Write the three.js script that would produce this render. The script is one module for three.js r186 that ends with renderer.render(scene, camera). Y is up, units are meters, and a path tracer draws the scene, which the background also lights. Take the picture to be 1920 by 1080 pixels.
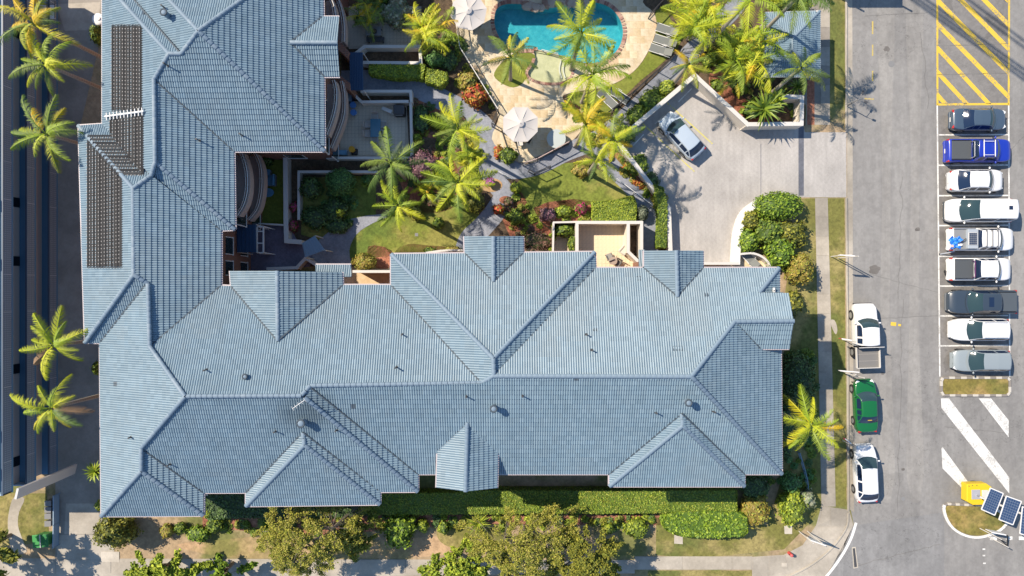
import * as THREE from 'three';
import { mergeGeometries, toCreasedNormals } from 'three/addons/utils/BufferGeometryUtils.js';
import { RoundedBoxGeometry } from 'three/addons/geometries/RoundedBoxGeometry.js';

// ---------------------------------------------------------------- camera, sky, sun, exposure
const scene = new THREE.Scene();
const CAM_H = 57, PX_M = 1920 / (2 * CAM_H * 0.75);          // drone height; photo pixels per metre on the ground
const camera = new THREE.PerspectiveCamera(2 * Math.atan(0.421875) * 180 / Math.PI, 16 / 9, 0.5, 3000);
camera.position.set(0, CAM_H, 0); camera.up.set(0, 0, -1); camera.lookAt(0, 0, 0);
const renderer = new THREE.WebGLRenderer({ antialias: true });
renderer.toneMapping = THREE.LinearToneMapping;
renderer.toneMappingExposure = 1.62;
renderer.shadowMap.enabled = true;
const SUN_DIR = new THREE.Vector3(-0.877 * 0.7, 0.714, -0.48 * 0.7).normalize();
{ // clear blue sky, paler towards the horizon and round the sun
  const w = 256, h = 128, d = new Float32Array(w * h * 4);
  for (let j = 0; j < h; j++) for (let i = 0; i < w; i++) {
    const el = (j + 0.5) / h * Math.PI - Math.PI / 2, az = ((i + 0.5) / w - 0.5) * 2 * Math.PI;
    const v = [Math.cos(el) * Math.cos(az), Math.sin(el), Math.cos(el) * Math.sin(az)];
    const up = Math.max(v[1], 0), hz = Math.pow(1 - up, 4);
    const c = Math.max(0, v[0] * SUN_DIR.x + v[1] * SUN_DIR.y + v[2] * SUN_DIR.z), g = 0.5 * Math.pow(c, 8);
    let r = 0.105 + 0.40 * hz + 0.20 * g, gg = 0.195 + 0.44 * hz + 0.21 * g, b = 0.37 + 0.42 * hz + 0.21 * g;
    if (v[1] < 0) { r = 0.12; gg = 0.12; b = 0.11; }
    const k = (j * w + i) * 4; d[k] = r; d[k + 1] = gg; d[k + 2] = b; d[k + 3] = 1;
  }
  const t = new THREE.DataTexture(d, w, h, THREE.RGBAFormat, THREE.FloatType);
  t.mapping = THREE.EquirectangularReflectionMapping; t.magFilter = t.minFilter = THREE.LinearFilter; t.needsUpdate = true;
  scene.background = t; scene.environment = t;
}
const sun = new THREE.DirectionalLight(0xfff1dd, 4.4);
sun.position.copy(SUN_DIR).multiplyScalar(160); sun.castShadow = true;
Object.assign(sun.shadow.camera, { left: -60, right: 60, top: 50, bottom: -50, near: 10, far: 320 });
sun.shadow.mapSize.set(4096, 4096);
scene.add(sun, sun.target);

// ---------------------------------------------------------------- helpers
const V3 = (x, y, z) => new THREE.Vector3(x, y, z);
function rng(seed) { let s = (seed * 2654435761) >>> 0 || 1; return () => { s ^= s << 13; s >>>= 0; s ^= s >>> 17; s ^= s << 5; s >>>= 0; return s / 4294967296; }; }
// survey: a point of the aerial photo, at a height above the ground, in metres on the site
const P = (px, py, h = 0) => V3((px - 960) / PX_M * (1 - h / CAM_H), h, (py - 540) / PX_M * (1 - h / CAM_H));
const used = new Map();
function numbered(name) { const n = used.get(name) ?? 0; used.set(name, n + 1); return n ? `${name}_${String(n).padStart(3, '0')}` : name; }
function shadows(m) { m.castShadow = m.receiveShadow = true; return m; }
function thing(name, label, category, pos = V3(0, 0, 0), turn = 0, group) {
  const o = new THREE.Group(); o.name = numbered(name); o.position.copy(pos); o.rotation.y = turn;
  o.userData = { label, category }; if (group) o.userData.group = group;
  scene.add(o); return o;
}
function part(name, geo, mat, parent, pos, kind) {
  const g = Array.isArray(geo) ? (geo.length > 1 ? mergeGeometries(geo.map((x) => flat(x))) : geo[0]) : geo;
  const m = shadows(new THREE.Mesh(g, mat)); m.name = numbered(name); if (pos) m.position.copy(pos);
  if (kind) m.userData.kind = kind;
  parent.add(m); return m;
}
function flat(g) { const n = g.index ? g.toNonIndexed() : g; for (const k of Object.keys(n.attributes)) if (!['position', 'normal', 'uv'].includes(k)) n.deleteAttribute(k); if (!n.attributes.uv) n.setAttribute('uv', new THREE.BufferAttribute(new Float32Array(n.attributes.position.count * 2), 2)); return n; }
const box = (w, h, d, x = 0, y = 0, z = 0, ry = 0) => { const g = new THREE.BoxGeometry(w, h, d); if (ry) g.rotateY(ry); return g.translate(x, y, z); };
const rbox = (w, h, d, r, x = 0, y = 0, z = 0, seg = 2) => new RoundedBoxGeometry(w, h, d, seg, r).translate(x, y, z);
const cyl = (r0, r1, h, n = 12, x = 0, y = 0, z = 0) => new THREE.CylinderGeometry(r0, r1, h, n).translate(x, y, z);
function bar(a, b, r = 0.03, n = 6) { // round bar between two points
  const d = b.clone().sub(a), g = new THREE.CylinderGeometry(r, r, d.length(), n);
  g.applyQuaternion(new THREE.Quaternion().setFromUnitVectors(V3(0, 1, 0), d.clone().normalize()));
  return g.translate((a.x + b.x) / 2, (a.y + b.y) / 2, (a.z + b.z) / 2);
}
function boxBar(a, b, w, h) { // square bar, level section, between two points (plan direction)
  const d = b.clone().sub(a), L = d.length(), g = new THREE.BoxGeometry(L, h, w);
  g.rotateZ(Math.asin(d.y / L)); g.rotateY(-Math.atan2(d.z, d.x));
  return g.translate((a.x + b.x) / 2, (a.y + b.y) / 2, (a.z + b.z) / 2);
}
// ---- noise and textures
function lattice(n, R) { const a = new Float32Array(n * n); for (let i = 0; i < a.length; i++) a[i] = R(); return a; }
function fbm(size, base, oct, seed, gain = 0.55, sx = 1, sy = 1) {
  const R = rng(seed), out = new Float32Array(size * size); let amp = 1, tot = 0, f = base;
  for (let o = 0; o < oct && f <= size; o++) {
    const fx = Math.max(1, Math.round(f * sx)), fy = Math.max(1, Math.round(f * sy)), L = new Float32Array(fx * fy).map(() => R());
    for (let y = 0; y < size; y++) {
      const v = y / size * fy, y0 = Math.floor(v), ty = v - y0, b = ty * ty * (3 - 2 * ty), r0 = (y0 % fy) * fx, r1 = ((y0 + 1) % fy) * fx;
      for (let x = 0; x < size; x++) {
        const u = x / size * fx, x0 = Math.floor(u), tx = u - x0, a = tx * tx * (3 - 2 * tx), c0 = x0 % fx, c1 = (x0 + 1) % fx;
        out[y * size + x] += amp * ((L[r0 + c0] * (1 - a) + L[r0 + c1] * a) * (1 - b) + (L[r1 + c0] * (1 - a) + L[r1 + c1] * a) * b);
      }
    }
    tot += amp; amp *= gain; f *= 2;
  }
  let s = 0; for (let i = 0; i < out.length; i++) { out[i] /= tot; s += out[i]; } s /= out.length;
  for (let i = 0; i < out.length; i++) out[i] = Math.min(1, Math.max(0, 0.5 + (out[i] - s) * 2.2));
  return out;
}
const N = 1024;
const F_BIG = fbm(N, 3, 7, 11, 0.6), F_MID = fbm(N, 14, 6, 12, 0.62), F_FINE = fbm(N, 120, 4, 13, 0.8), F_STREAK = fbm(N, 10, 6, 14, 0.7, 4, 0.5), F_BIG2 = fbm(N, 4, 6, 15, 0.55);
const toS = (v) => Math.round(255 * Math.min(1, Math.max(0, v <= 0.0031308 ? v * 12.92 : 1.055 * Math.pow(v, 1 / 2.4) - 0.055)));
function texture(size, fn, repeatM) { // fn(i, x, y) returns linear rgb; uv are metres / repeatM
  const d = new Uint8Array(size * size * 4);
  for (let y = 0; y < size; y++) for (let x = 0; x < size; x++) { const i = y * size + x, c = fn(i, x, y); d[i * 4] = toS(c[0]); d[i * 4 + 1] = toS(c[1]); d[i * 4 + 2] = toS(c[2]); d[i * 4 + 3] = 255; }
  const t = new THREE.DataTexture(d, size, size); t.wrapS = t.wrapT = THREE.RepeatWrapping; t.magFilter = THREE.LinearFilter; t.minFilter = THREE.LinearMipmapLinearFilter;
  t.generateMipmaps = true; t.colorSpace = THREE.SRGBColorSpace; t.repeat.set(1 / repeatM, 1 / repeatM); t.needsUpdate = true; return t;
}
const mix = (a, b, t) => [a[0] + (b[0] - a[0]) * t, a[1] + (b[1] - a[1]) * t, a[2] + (b[2] - a[2]) * t];
const mul = (a, k) => [a[0] * k, a[1] * k, a[2] * k];
const sm = (a, b, x) => { const t = Math.min(1, Math.max(0, (x - a) / (b - a))); return t * t * (3 - 2 * t); };
const rgb = (c) => new THREE.Color().setRGB(c[0], c[1], c[2]);
const std = (c, roughness = 0.8, extra = {}) => new THREE.MeshStandardMaterial({ color: rgb(c), roughness, side: THREE.DoubleSide, ...extra });
const tstd = (map, roughness = 0.9, extra = {}) => new THREE.MeshStandardMaterial({ map, roughness, side: THREE.DoubleSide, ...extra });
const T = {
  asphalt: texture(N, (i) => { let c = mix([.205, .20, .194], [.265, .258, .248], F_STREAK[i]); c = mul(c, 0.86 + 0.22 * F_BIG[i]); c = mul(c, 0.9 + 0.2 * F_FINE[i]); const k = Math.abs(F_MID[i] - 0.5); if (k < 0.006 && F_BIG2[i] > 0.52) c = mul(c, 0.72); if (F_BIG2[i] > 0.86) c = mul(c, 0.9); return c; }, 42),
  bay: texture(N, (i) => { let c = mix([.15, .143, .136], [.215, .205, .195], F_BIG2[i]); c = mul(c, 0.88 + 0.24 * F_FINE[i]); if (F_MID[i] > 0.8) c = mul(c, 0.8); return c; }, 30),
  concrete: texture(N, (i) => { let c = mix([.30, .27, .225], [.42, .38, .32], F_MID[i]); c = mul(c, 0.82 + 0.3 * F_BIG[i]); return mul(c, 0.93 + 0.14 * F_FINE[i]); }, 24),
  dirt: texture(N, (i) => { const a = F_BIG[i] * 0.6 + F_MID[i] * 0.4; let c = mix([.34, .25, .155], [.25, .205, .10], sm(.4, .62, a)); c = mix(c, [.15, .155, .05], sm(.56, .74, F_BIG2[i] * .7 + F_MID[i] * .3)); return mul(c, 0.78 + 0.44 * F_FINE[i]); }, 34),
  grass: texture(N, (i) => { const a = F_BIG[i] * 0.5 + F_MID[i] * 0.5; let c = mix([.155, .185, .03], [.22, .21, .052], sm(.4, .7, a)); c = mix(c, [.105, .15, .026], sm(.5, .75, F_BIG2[i])); return mul(c, 0.72 + 0.56 * F_FINE[i]); }, 26),
  verge: texture(N, (i) => { const a = F_BIG[i] * 0.4 + F_MID[i] * 0.6; let c = mix([.15, .145, .036], [.27, .225, .085], sm(.35, .75, a)); c = mix(c, [.115, .13, .032], sm(.55, .78, F_BIG2[i])); return mul(c, 0.74 + 0.52 * F_FINE[i]); }, 26),
  turf: texture(N, (i) => mul(mix([.14, .17, .022], [.18, .20, .032], F_MID[i]), 0.8 + 0.4 * F_FINE[i]), 20),
  mulch: texture(N, (i) => mul(mix([.24, .085, .05], [.36, .15, .09], F_MID[i]), 0.6 + 0.8 * F_FINE[i]), 18),
  soil: texture(N, (i) => mul(mix([.075, .055, .035], [.12, .08, .05], F_MID[i]), 0.6 + 0.8 * F_FINE[i]), 20),
  sandstone: texture(N, (i) => { let c = mix([.50, .40, .26], [.62, .54, .40], F_MID[i]); c = mix(c, [.52, .33, .17], sm(.66, .86, F_BIG2[i]) * 0.5); return mul(c, 0.9 + 0.18 * F_FINE[i]); }, 12),
  slate: texture(N, (i) => mul(mix([.19, .205, .245], [.26, .275, .315], F_MID[i]), 0.84 + 0.32 * F_FINE[i]), 16),
  cream: texture(512, (i, x, y) => { const j = y * 2 * N + x * 2; return mul(mix([.62, .56, .47], [.72, .66, .57], F_BIG[j]), 0.94 + 0.1 * F_FINE[j]); }, 9),
  paver: texture(N, (i, x, y) => { // small interlocking drive pavers in a 0.22 x 0.11 m half bond, 10 m to the repeat
    const rows = 92, r = Math.floor(y / N * rows), cols = 46, u = x / N * cols + (r % 2) * 0.5, cI = Math.floor(u), R1 = Math.abs(Math.sin((r * 57.3 + (cI % cols) * 91.7) * 12.9)) % 1;
    let c = mix([.365, .345, .325], [.385, .365, .345], R1); c = mul(c, 0.80 + 0.34 * F_BIG[i]); c = mul(c, .92 + .16 * F_STREAK[i]); c = mul(c, 0.94 + 0.12 * F_FINE[i]);
    const fy = y / N * rows - r, fx = u - cI; if (fy < 0.12 || fx < 0.06) c = mul(c, 0.95); return c; }, 10),
  brick: texture(512, (i, x, y) => { const rows = 24, r = Math.floor(y / 512 * rows), u = x / 512 * 8 + (r % 2) * .5, k = Math.floor(u), R1 = Math.abs(Math.sin((r * 17.3 + (k % 8) * 51.7) * 7.9)); let c = mix([.17, .07, .045], [.30, .12, .075], R1); if (y / 512 * rows - r < .14 || u - k < .05) c = [.30, .26, .21]; return mul(c, .85 + .3 * F_FINE[y * 2 * N + x * 2]); }, 2.06),
  paintW: texture(512, (i, x, y) => { const j = y * 2 * N + x * 2; const w = sm(.25, .5, F_FINE[j] * .5 + F_MID[j] * .5); return mix([.42, .41, .39], [.66, .655, .63], w); }, 8),
  paintY: texture(512, (i, x, y) => { const j = y * 2 * N + x * 2; const w = sm(.22, .42, F_FINE[j] * .5 + F_MID[j] * .5); return mix([.30, .25, .15], [.66, .45, .05], w); }, 8),
};
const M = {
  asphalt: tstd(T.asphalt, .92), bay: tstd(T.bay, .92), concrete: tstd(T.concrete, .9), dirt: tstd(T.dirt, 1), grass: tstd(T.grass, 1), verge: tstd(T.verge, 1), turf: tstd(T.turf, .95), mulch: tstd(T.mulch, 1), soil: tstd(T.soil, 1),
  sandstone: tstd(T.sandstone, .85), slate: tstd(T.slate, .85), cream: tstd(T.cream, .85), paver: tstd(T.paver, .88), brick: tstd(T.brick, .92), paintW: tstd(T.paintW, .75), paintY: tstd(T.paintY, .75),
  white: std([.72, .71, .69], .5), offwhite: std([.58, .56, .53], .6), black: std([.02, .02, .022], .6), darkGrey: std([.055, .057, .062], .65), midGrey: std([.2, .2, .2], .7),
  steel: std([.45, .46, .47], .38, { metalness: .8 }), navy: std([.02, .06, .13], .55), blueGrey: std([.17, .25, .33], .6),
  bark: std([.20, .165, .13], .9), palmTrunk: std([.33, .29, .235], .9), glass: new THREE.MeshPhysicalMaterial({ color: rgb([.02, .035, .04]), roughness: .08, metalness: 0, side: THREE.DoubleSide }),
};
M.slateDark = tstd(T.slate, .85, { color: rgb([.5, .5, .52]) });
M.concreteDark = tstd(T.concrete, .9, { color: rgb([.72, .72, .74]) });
M.concretePale = tstd(T.concrete, .85, { color: rgb([1.25, 1.25, 1.25]) });
// ---- flat sheets and prisms from surveyed outlines
function outline(pts, h = 0) { return pts.map(([x, y]) => { const p = P(x, y, h); return new THREE.Vector2(p.x, p.z); }); }
function sheetGeo(pts, y, holes = []) {
  const s = new THREE.Shape(outline(pts)); for (const q of holes) s.holes.push(new THREE.Path(outline(q)));
  const g = new THREE.ShapeGeometry(s); g.rotateX(Math.PI / 2); g.translate(0, y, 0);
  const ix = g.index; for (let i = 0; i < ix.count; i += 3) { const a = ix.getX(i); ix.setX(i, ix.getX(i + 2)); ix.setX(i + 2, a); }
  const n = g.attributes.normal; for (let i = 0; i < n.count; i++) n.setXYZ(i, 0, 1, 0);
  return g; // uv already in metres (x, z)
}
function sheet(name, pts, level, mat, parent = scene, holes) {
  const m = shadows(new THREE.Mesh(sheetGeo(pts, level * 0.004, holes), mat)); m.name = numbered(name);
  if (parent === scene) m.userData.kind = 'structure'; parent.add(m); return m;
}
function prism(pts, h0, h1, hpx = 0, holes = [], bev = 0) { // upright prism over an outline read at height hpx
  const s = new THREE.Shape(outline(pts, hpx)); for (const q of holes) s.holes.push(new THREE.Path(outline(q, hpx)));
  const g = new THREE.ExtrudeGeometry(s, { depth: h1 - h0 - 2 * bev, bevelEnabled: bev > 0, bevelSize: bev, bevelThickness: bev, bevelOffset: -bev, bevelSegments: 2, curveSegments: 8 });
  g.rotateX(Math.PI / 2); g.translate(0, h1 - bev, 0); return g;
}
function ribbonPts(pts, w) { // outline (in photo points) of a strip w metres wide along a line of photo points
  const L = [], Rr = []; const hw = w / 2 * PX_M;
  for (let i = 0; i < pts.length; i++) {
    const a = pts[Math.max(0, i - 1)], b = pts[Math.min(pts.length - 1, i + 1)], dx = b[0] - a[0], dy = b[1] - a[1], l = Math.hypot(dx, dy) || 1;
    L.push([pts[i][0] - dy / l * hw, pts[i][1] + dx / l * hw]); Rr.push([pts[i][0] + dy / l * hw, pts[i][1] - dx / l * hw]);
  }
  return L.concat(Rr.reverse());
}
function smooth(pts, n = 6, closed = false) { const c = new THREE.CatmullRomCurve3(pts.map(([x, y]) => V3(x, y, 0)), closed, 'centripetal'); return c.getPoints(pts.length * n).map((p) => [p.x, p.y]).slice(0, closed ? -1 : undefined); }
const inside = (x, y, poly) => { let c = false; for (let i = 0, j = poly.length - 1; i < poly.length; j = i++) { const [xi, yi] = poly[i], [xj, yj] = poly[j]; if ((yi > y) !== (yj > y) && x < (xj - xi) * (y - yi) / (yj - yi) + xi) c = !c; } return c; };
// slabs laid in a grid inside an outline (photo points); each its own piece unless stuff
function paving(parent, name, poly, cw, ch, level, mats, seed, { angle = 0, stuff = false, bond = false, max = 300, thick = .035, gap = .012, skip = [] } = {}) {
  const W = outline(poly).map((v) => [v.x, v.y]), R = rng(seed), ca = Math.cos(angle), sa = Math.sin(angle), rot = W.map(([x, z]) => [x * ca + z * sa, -x * sa + z * ca]);
  const xs = rot.map((p) => p[0]), ys = rot.map((p) => p[1]), geos = [], base = box(cw - gap, thick, ch - gap, 0, 0, 0); let n = 0;
  const sk = skip.map((q) => outline(q).map((v) => [v.x, v.y]));
  const uvb = base.attributes.uv; for (let i = 0; i < uvb.count; i++) uvb.setXY(i, uvb.getX(i) * cw, uvb.getY(i) * ch);
  let row = 0;
  for (let y = Math.min(...ys); y < Math.max(...ys); y += ch, row++) for (let x = Math.min(...xs) - (bond && row % 2 ? cw / 2 : 0); x < Math.max(...xs); x += cw) {
    const cs = [[x, y], [x + cw, y], [x, y + ch], [x + cw, y + ch]].map(([a, b]) => [a * ca - b * sa, a * sa + b * ca]);
    if (!cs.every(([a, b]) => inside(a, b, W)) || cs.some(([a, b]) => sk.some((q) => inside(a, b, q)))) continue;
    const cx = x + cw / 2, cy = y + ch / 2, wx = cx * ca - cy * sa, wz = cx * sa + cy * ca, top = level * .004 + R() * .003;
    if (stuff || n >= max) { geos.push(base.clone().rotateY(-angle).translate(wx, top - thick / 2 + .004, wz)); continue; }
    const m = part(name, base, mats[Math.floor(R() * mats.length)], parent, V3(wx, top - thick / 2 + .004, wz)); m.rotation.y = -angle; n++;
  }
  if (geos.length) part(name, mergeGeometries(geos.map(flat)), mats[0], parent, null, 'stuff');
}
// ---------------------------------------------------------------- the apartment building and its tiled roofs
const EAVE = 8, PITCH = 0.43;
const tileMat = new THREE.MeshStandardMaterial({ vertexColors: true, roughness: .5, side: THREE.DoubleSide });
const capMat = std([.165, .228, .29], .65), gutterMat = std([.50, .44, .45], .5), valleyMat = std([.05, .07, .09], .7);
const DIR = { N: [0, 1], S: [0, -1], W: [1, 0], E: [-1, 0] };       // plan direction that climbs the slope
function facePoint(f, px, py) { // where the sight line of a photo point meets the plane of a roof face
  const [dx, dz] = DIR[f.d], qx = (px - 960) / PX_M, qz = (py - 540) / PX_M, e = P(f.e[0], f.e[1], f.he);
  const q = qx * dx + qz * dz, ev = e.x * dx + e.z * dz, t = f.t ?? PITCH, h = (f.he + t * (q - ev)) / (1 + t * q / CAM_H);
  return V3(qx * (1 - h / CAM_H), h, qz * (1 - h / CAM_H));
}
function clipRect(poly, u0, u1, v0, v1) {
  const cut = (pts, ins, at) => { const o = []; for (let i = 0; i < pts.length; i++) { const a = pts[i], b = pts[(i + 1) % pts.length], ia = ins(a), ib = ins(b); if (ia) o.push(a); if (ia !== ib) o.push(at(a, b)); } return o; };
  const lx = (k) => (a, b) => { const t = (k - a[0]) / (b[0] - a[0]); return [k, a[1] + t * (b[1] - a[1])]; }, ly = (k) => (a, b) => { const t = (k - a[1]) / (b[1] - a[1]); return [a[0] + t * (b[0] - a[0]), k]; };
  let p = cut(poly, (a) => a[0] >= u0, lx(u0)); if (p.length) p = cut(p, (a) => a[0] <= u1, lx(u1)); if (p.length) p = cut(p, (a) => a[1] >= v0, ly(v0)); if (p.length) p = cut(p, (a) => a[1] <= v1, ly(v1));
  return p;
}
const ROLL = .165, COURSE = .37, PROF = [[0, 0], [.2, .036], [.5, .056], [.8, .036], [1, 0]];
function tileFace(f, seed) {
  const R = rng(seed), [dx, dz] = DIR[f.d], t = f.t ?? PITCH, up = V3(dx, t, dz).normalize(), along = V3(-dz, 0, dx), nor = V3(-dx * t, 1, -dz * t).normalize();
  const pts3 = f.p.map(([x, y]) => facePoint(f, x, y)), o = pts3[0];
  const poly = pts3.map((p) => { const q = p.clone().sub(o); return [q.dot(along), q.dot(up)]; });
  const us = poly.map((p) => p[0]), vs = poly.map((p) => p[1]), u0 = Math.min(...us), u1 = Math.max(...us), v0 = Math.min(...vs), v1 = Math.max(...vs);
  const pos = [], idx = [], col = [];
  const put = (u, v, k, c) => { const w = o.clone().addScaledVector(along, u).addScaledVector(up, v).addScaledVector(nor, k); pos.push(w.x, w.y, w.z); col.push(c[0], c[1], c[2]); return pos.length / 3 - 1; };
  let row = 0;
  for (let v = v0; v < v1; v += COURSE, row++) {
    const va = v, vb = Math.min(v + COURSE, v1 + .001); let cI = 0;
    for (let u = u0; u < u1; u += ROLL, cI++) {
      const any = inside(u + ROLL / 2, (va + vb) / 2, poly) || [[u, va], [u + ROLL, va], [u, vb], [u + ROLL, vb]].some(([a, b]) => inside(a, b, poly)); if (!any) continue;
      // glaze of each tile varies a little; a few were replaced and are darker
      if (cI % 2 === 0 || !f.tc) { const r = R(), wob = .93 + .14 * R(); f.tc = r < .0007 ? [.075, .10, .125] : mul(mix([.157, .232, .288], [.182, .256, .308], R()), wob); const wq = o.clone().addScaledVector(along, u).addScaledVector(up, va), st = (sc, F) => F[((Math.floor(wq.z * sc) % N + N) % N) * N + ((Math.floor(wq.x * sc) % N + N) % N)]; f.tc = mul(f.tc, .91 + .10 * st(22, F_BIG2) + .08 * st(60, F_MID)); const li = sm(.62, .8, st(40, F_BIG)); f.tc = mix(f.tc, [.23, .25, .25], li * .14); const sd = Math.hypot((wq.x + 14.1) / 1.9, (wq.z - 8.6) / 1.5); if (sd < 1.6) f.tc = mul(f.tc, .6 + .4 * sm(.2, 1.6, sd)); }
      const c = f.tc;
      for (let s = 0; s < 4; s++) {
        const a = u + PROF[s][0] * ROLL, b = u + PROF[s + 1][0] * ROLL, ha = PROF[s][1], hb = PROF[s + 1][1];
        const lift = (vv) => .048 * (1 - (vv - va) / COURSE);
        const corner = [[a, va], [b, va], [b, vb], [a, vb]], ok = corner.map(([x, y]) => inside(x, y, poly)), n = ok.filter(Boolean).length;
        if (!n) continue;
        const q = n === 4 ? corner : clipRect(poly, a, b, va, vb); if (q.length < 3) continue;
        const ids = q.map(([x, y]) => put(x, y, (ha + (hb - ha) * (x - a) / (b - a)) + lift(y), c));
        for (let i = 1; i < ids.length - 1; i++) idx.push(ids[0], ids[i], ids[i + 1]);
        if (ok[0] && ok[1]) { const k = [put(a, va, ha + .048, c), put(b, va, hb + .048, c), put(b, va, hb - .004, c), put(a, va, ha - .004, c)]; idx.push(k[0], k[3], k[1], k[1], k[3], k[2]); }
      }
    }
  }
  const g = new THREE.BufferGeometry(); g.setAttribute('position', new THREE.Float32BufferAttribute(pos, 3)); g.setAttribute('color', new THREE.Float32BufferAttribute(col, 3)); g.setIndex(idx); g.computeVertexNormals();
  return { g, pts3 };
}
const building = thing('apartment_building', 'large apartment building with blue-grey tiled hip roofs filling the middle of the site', 'building');
const roof = new THREE.Group(); roof.name = 'roof'; building.add(roof);
const X = 8;
const FACES = {
  wLow: { d: 'W', e: [189, 800], he: X, p: [[188, 642], [273, 535], [278, 532], [281, 650], [347, 743], [265, 840], [265, 883], [191, 967]] },
  eMid: { d: 'E', e: [414.5, 480], he: X, p: [[250, 353], [251, 515], [278, 532], [281, 650], [414, 536], [414, 431], [284, 329]] },
  sNotch: { d: 'S', e: [174, 642], he: X, p: [[160, 642], [188, 642], [273, 535], [278, 532], [251, 515]] },
  wMid: { d: 'W', e: [153, 440], he: X, p: [[148, 236], [250, 353], [251, 515], [160, 642]] },
  nNotch: { d: 'N', e: [170, 235], he: X, p: [[148, 236], [195, 233], [284, 329], [250, 353]] },
  sStep: { d: 'S', e: [425, 431], he: X, p: [[414, 431], [440, 430], [291, 304], [284, 329]] },
  wTop: { d: 'W', e: [193, 120], he: X, p: [[193, -37], [193, 233], [284, 329], [291, 304], [289, 149], [317, 101]] },
  eTop: { d: 'E', e: [439, 350], he: X, p: [[291, 304], [440, 430], [438, 283], [289, 149]] },
  sTop: { d: 'S', e: [520, 284], he: X, p: [[289, 149], [438, 283], [608, 283], [372, 58], [340, 101], [317, 101]] },
  eFar: { d: 'E', e: [608, 200], he: X, p: [[372, 58], [608, 283], [605, -37], [506, -37]] },
  nFar: { d: 'N', e: [206, -37], he: X, p: [[193, -37], [317, 101], [338, 99], [220, -37]] },
  wFar: { d: 'W', e: [221, -37], he: X, p: [[220, -37], [338, 99], [340, 101], [372, 58], [283, -37]] },
  nEnd: { d: 'N', e: [400, -37], he: 9.35, p: [[283, -37], [372, 58], [506, -37]] },
  gableN: { d: 'N', e: [605, 32], he: 8.05, p: [[545, 80], [604, 32], [636, 32], [633, 80]] },
  gableS: { d: 'S', e: [620, 143], he: 8.05, p: [[545, 80], [633, 80], [637, 143], [608, 143]] },
  porchW: { d: 'W', e: [432, 520], he: X, p: [[432, 508], [520, 508], [521, 639], [434, 537]] },
  porchE: { d: 'E', e: [642, 520], he: X, p: [[520, 508], [641, 510], [642, 535], [521, 639]] },
  nLeft: { d: 'N', e: [690, 536], he: X, p: [[347, 743], [281, 650], [414, 536], [434, 537], [521, 639], [642, 535], [734, 535], [903, 718], [582, 723], [565, 742]] },
  wMain: { d: 'W', e: [735, 500], he: X, p: [[734, 477], [925, 672], [926, 704], [903, 718], [734, 535]] },
  nMain: { d: 'N', e: [925, 475], he: X, p: [[734, 477], [1115, 473], [925, 672]] },
  eMain: { d: 'E', e: [1115, 490], he: X, p: [[1115, 473], [1116, 503], [928, 702], [926, 704], [925, 672]] },
  nRight: { d: 'N', e: [1300, 503], he: X, p: [[1116, 503], [1460, 503], [1423, 549], [1478, 550], [1488, 602], [1377, 603], [1296, 706], [926, 705], [928, 702]] },
  eSliver: { d: 'E', e: [1460, 520], he: X, p: [[1460, 503], [1460, 549], [1423, 549]] },
  eEnd: { d: 'E', e: [1464, 780], he: X, p: [[1296, 706], [1377, 603], [1425, 653], [1463, 653], [1465, 888]] },
  sGable: { d: 'S', e: [1450, 653], he: 8.77, p: [[1377, 603], [1488, 602], [1480, 653], [1425, 653]] },
  sMain: { d: 'S', e: [1050, 888], he: X, p: [[581, 725], [903, 718], [926, 705], [1296, 706], [1465, 888], [783, 888]] },
  dormW: { d: 'W', e: [820, 880], he: 8.75, p: [[876, 792], [873, 921], [819, 914], [821, 843]] },
  dormE: { d: 'E', e: [932, 880], he: 8.75, p: [[876, 792], [933, 843], [931, 915], [873, 921]] },
  hipW: { d: 'W', e: [1143, 900], he: X, p: [[1278, 775], [1280, 798], [1143, 911], [1143, 888]] },
  hipE: { d: 'E', e: [1395, 900], he: X, p: [[1278, 775], [1395, 888], [1395, 911], [1280, 798]] },
  hipS: { d: 'S', e: [1270, 911], he: X, p: [[1280, 798], [1143, 911], [1395, 911]] },
  sLeft: { d: 'S', e: [600, 922], he: X, p: [[265, 840], [347, 743], [565, 742], [571, 745], [783, 921], [381, 923]] },
  eLeft: { d: 'E', e: [783, 905], he: X, p: [[581, 725], [571, 745], [783, 921], [783, 888]] },
  eCorner: { d: 'E', e: [381, 945], he: X, p: [[265, 840], [265, 883], [381, 966], [381, 923]] },
  sCorner: { d: 'S', e: [285, 967], he: X, p: [[265, 883], [191, 967], [381, 966]] },
  bayW: { d: 'W', e: [462, 936], he: X, p: [[568, 810], [571, 834], [462, 948], [462, 923]] },
  bayE: { d: 'E', e: [712, 932], he: X, p: [[568, 810], [712, 920], [712, 945], [571, 834]] },
  bayS: { d: 'S', e: [590, 946], he: X, p: [[571, 834], [462, 948], [712, 945]] },
  entryW: { d: 'W', e: [871, 460], he: X, p: [[871, 443], [925, 443], [925, 528], [872, 475]] },
  entryE: { d: 'E', e: [980, 460], he: X, p: [[925, 443], [980, 443], [980, 475], [925, 528]] },
  stairW: { d: 'W', e: [1208, 485], he: X, p: [[1208, 470], [1268, 470], [1270, 556], [1208, 503]] },
  stairE: { d: 'E', e: [1317, 485], he: X, p: [[1268, 470], [1317, 470], [1317, 503], [1270, 556]] },
  leanTo: { d: 'N', e: [625, 497], he: 6.9, p: [[592, 497], [658, 497], [660, 520], [592, 520]] },
  leanToEast: { d: 'N', e: [1204, 469], he: 6.9, p: [[1197, 469], [1209, 469], [1209, 502], [1197, 502]] },
};
let fi = 100; const capSegs = [];
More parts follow.
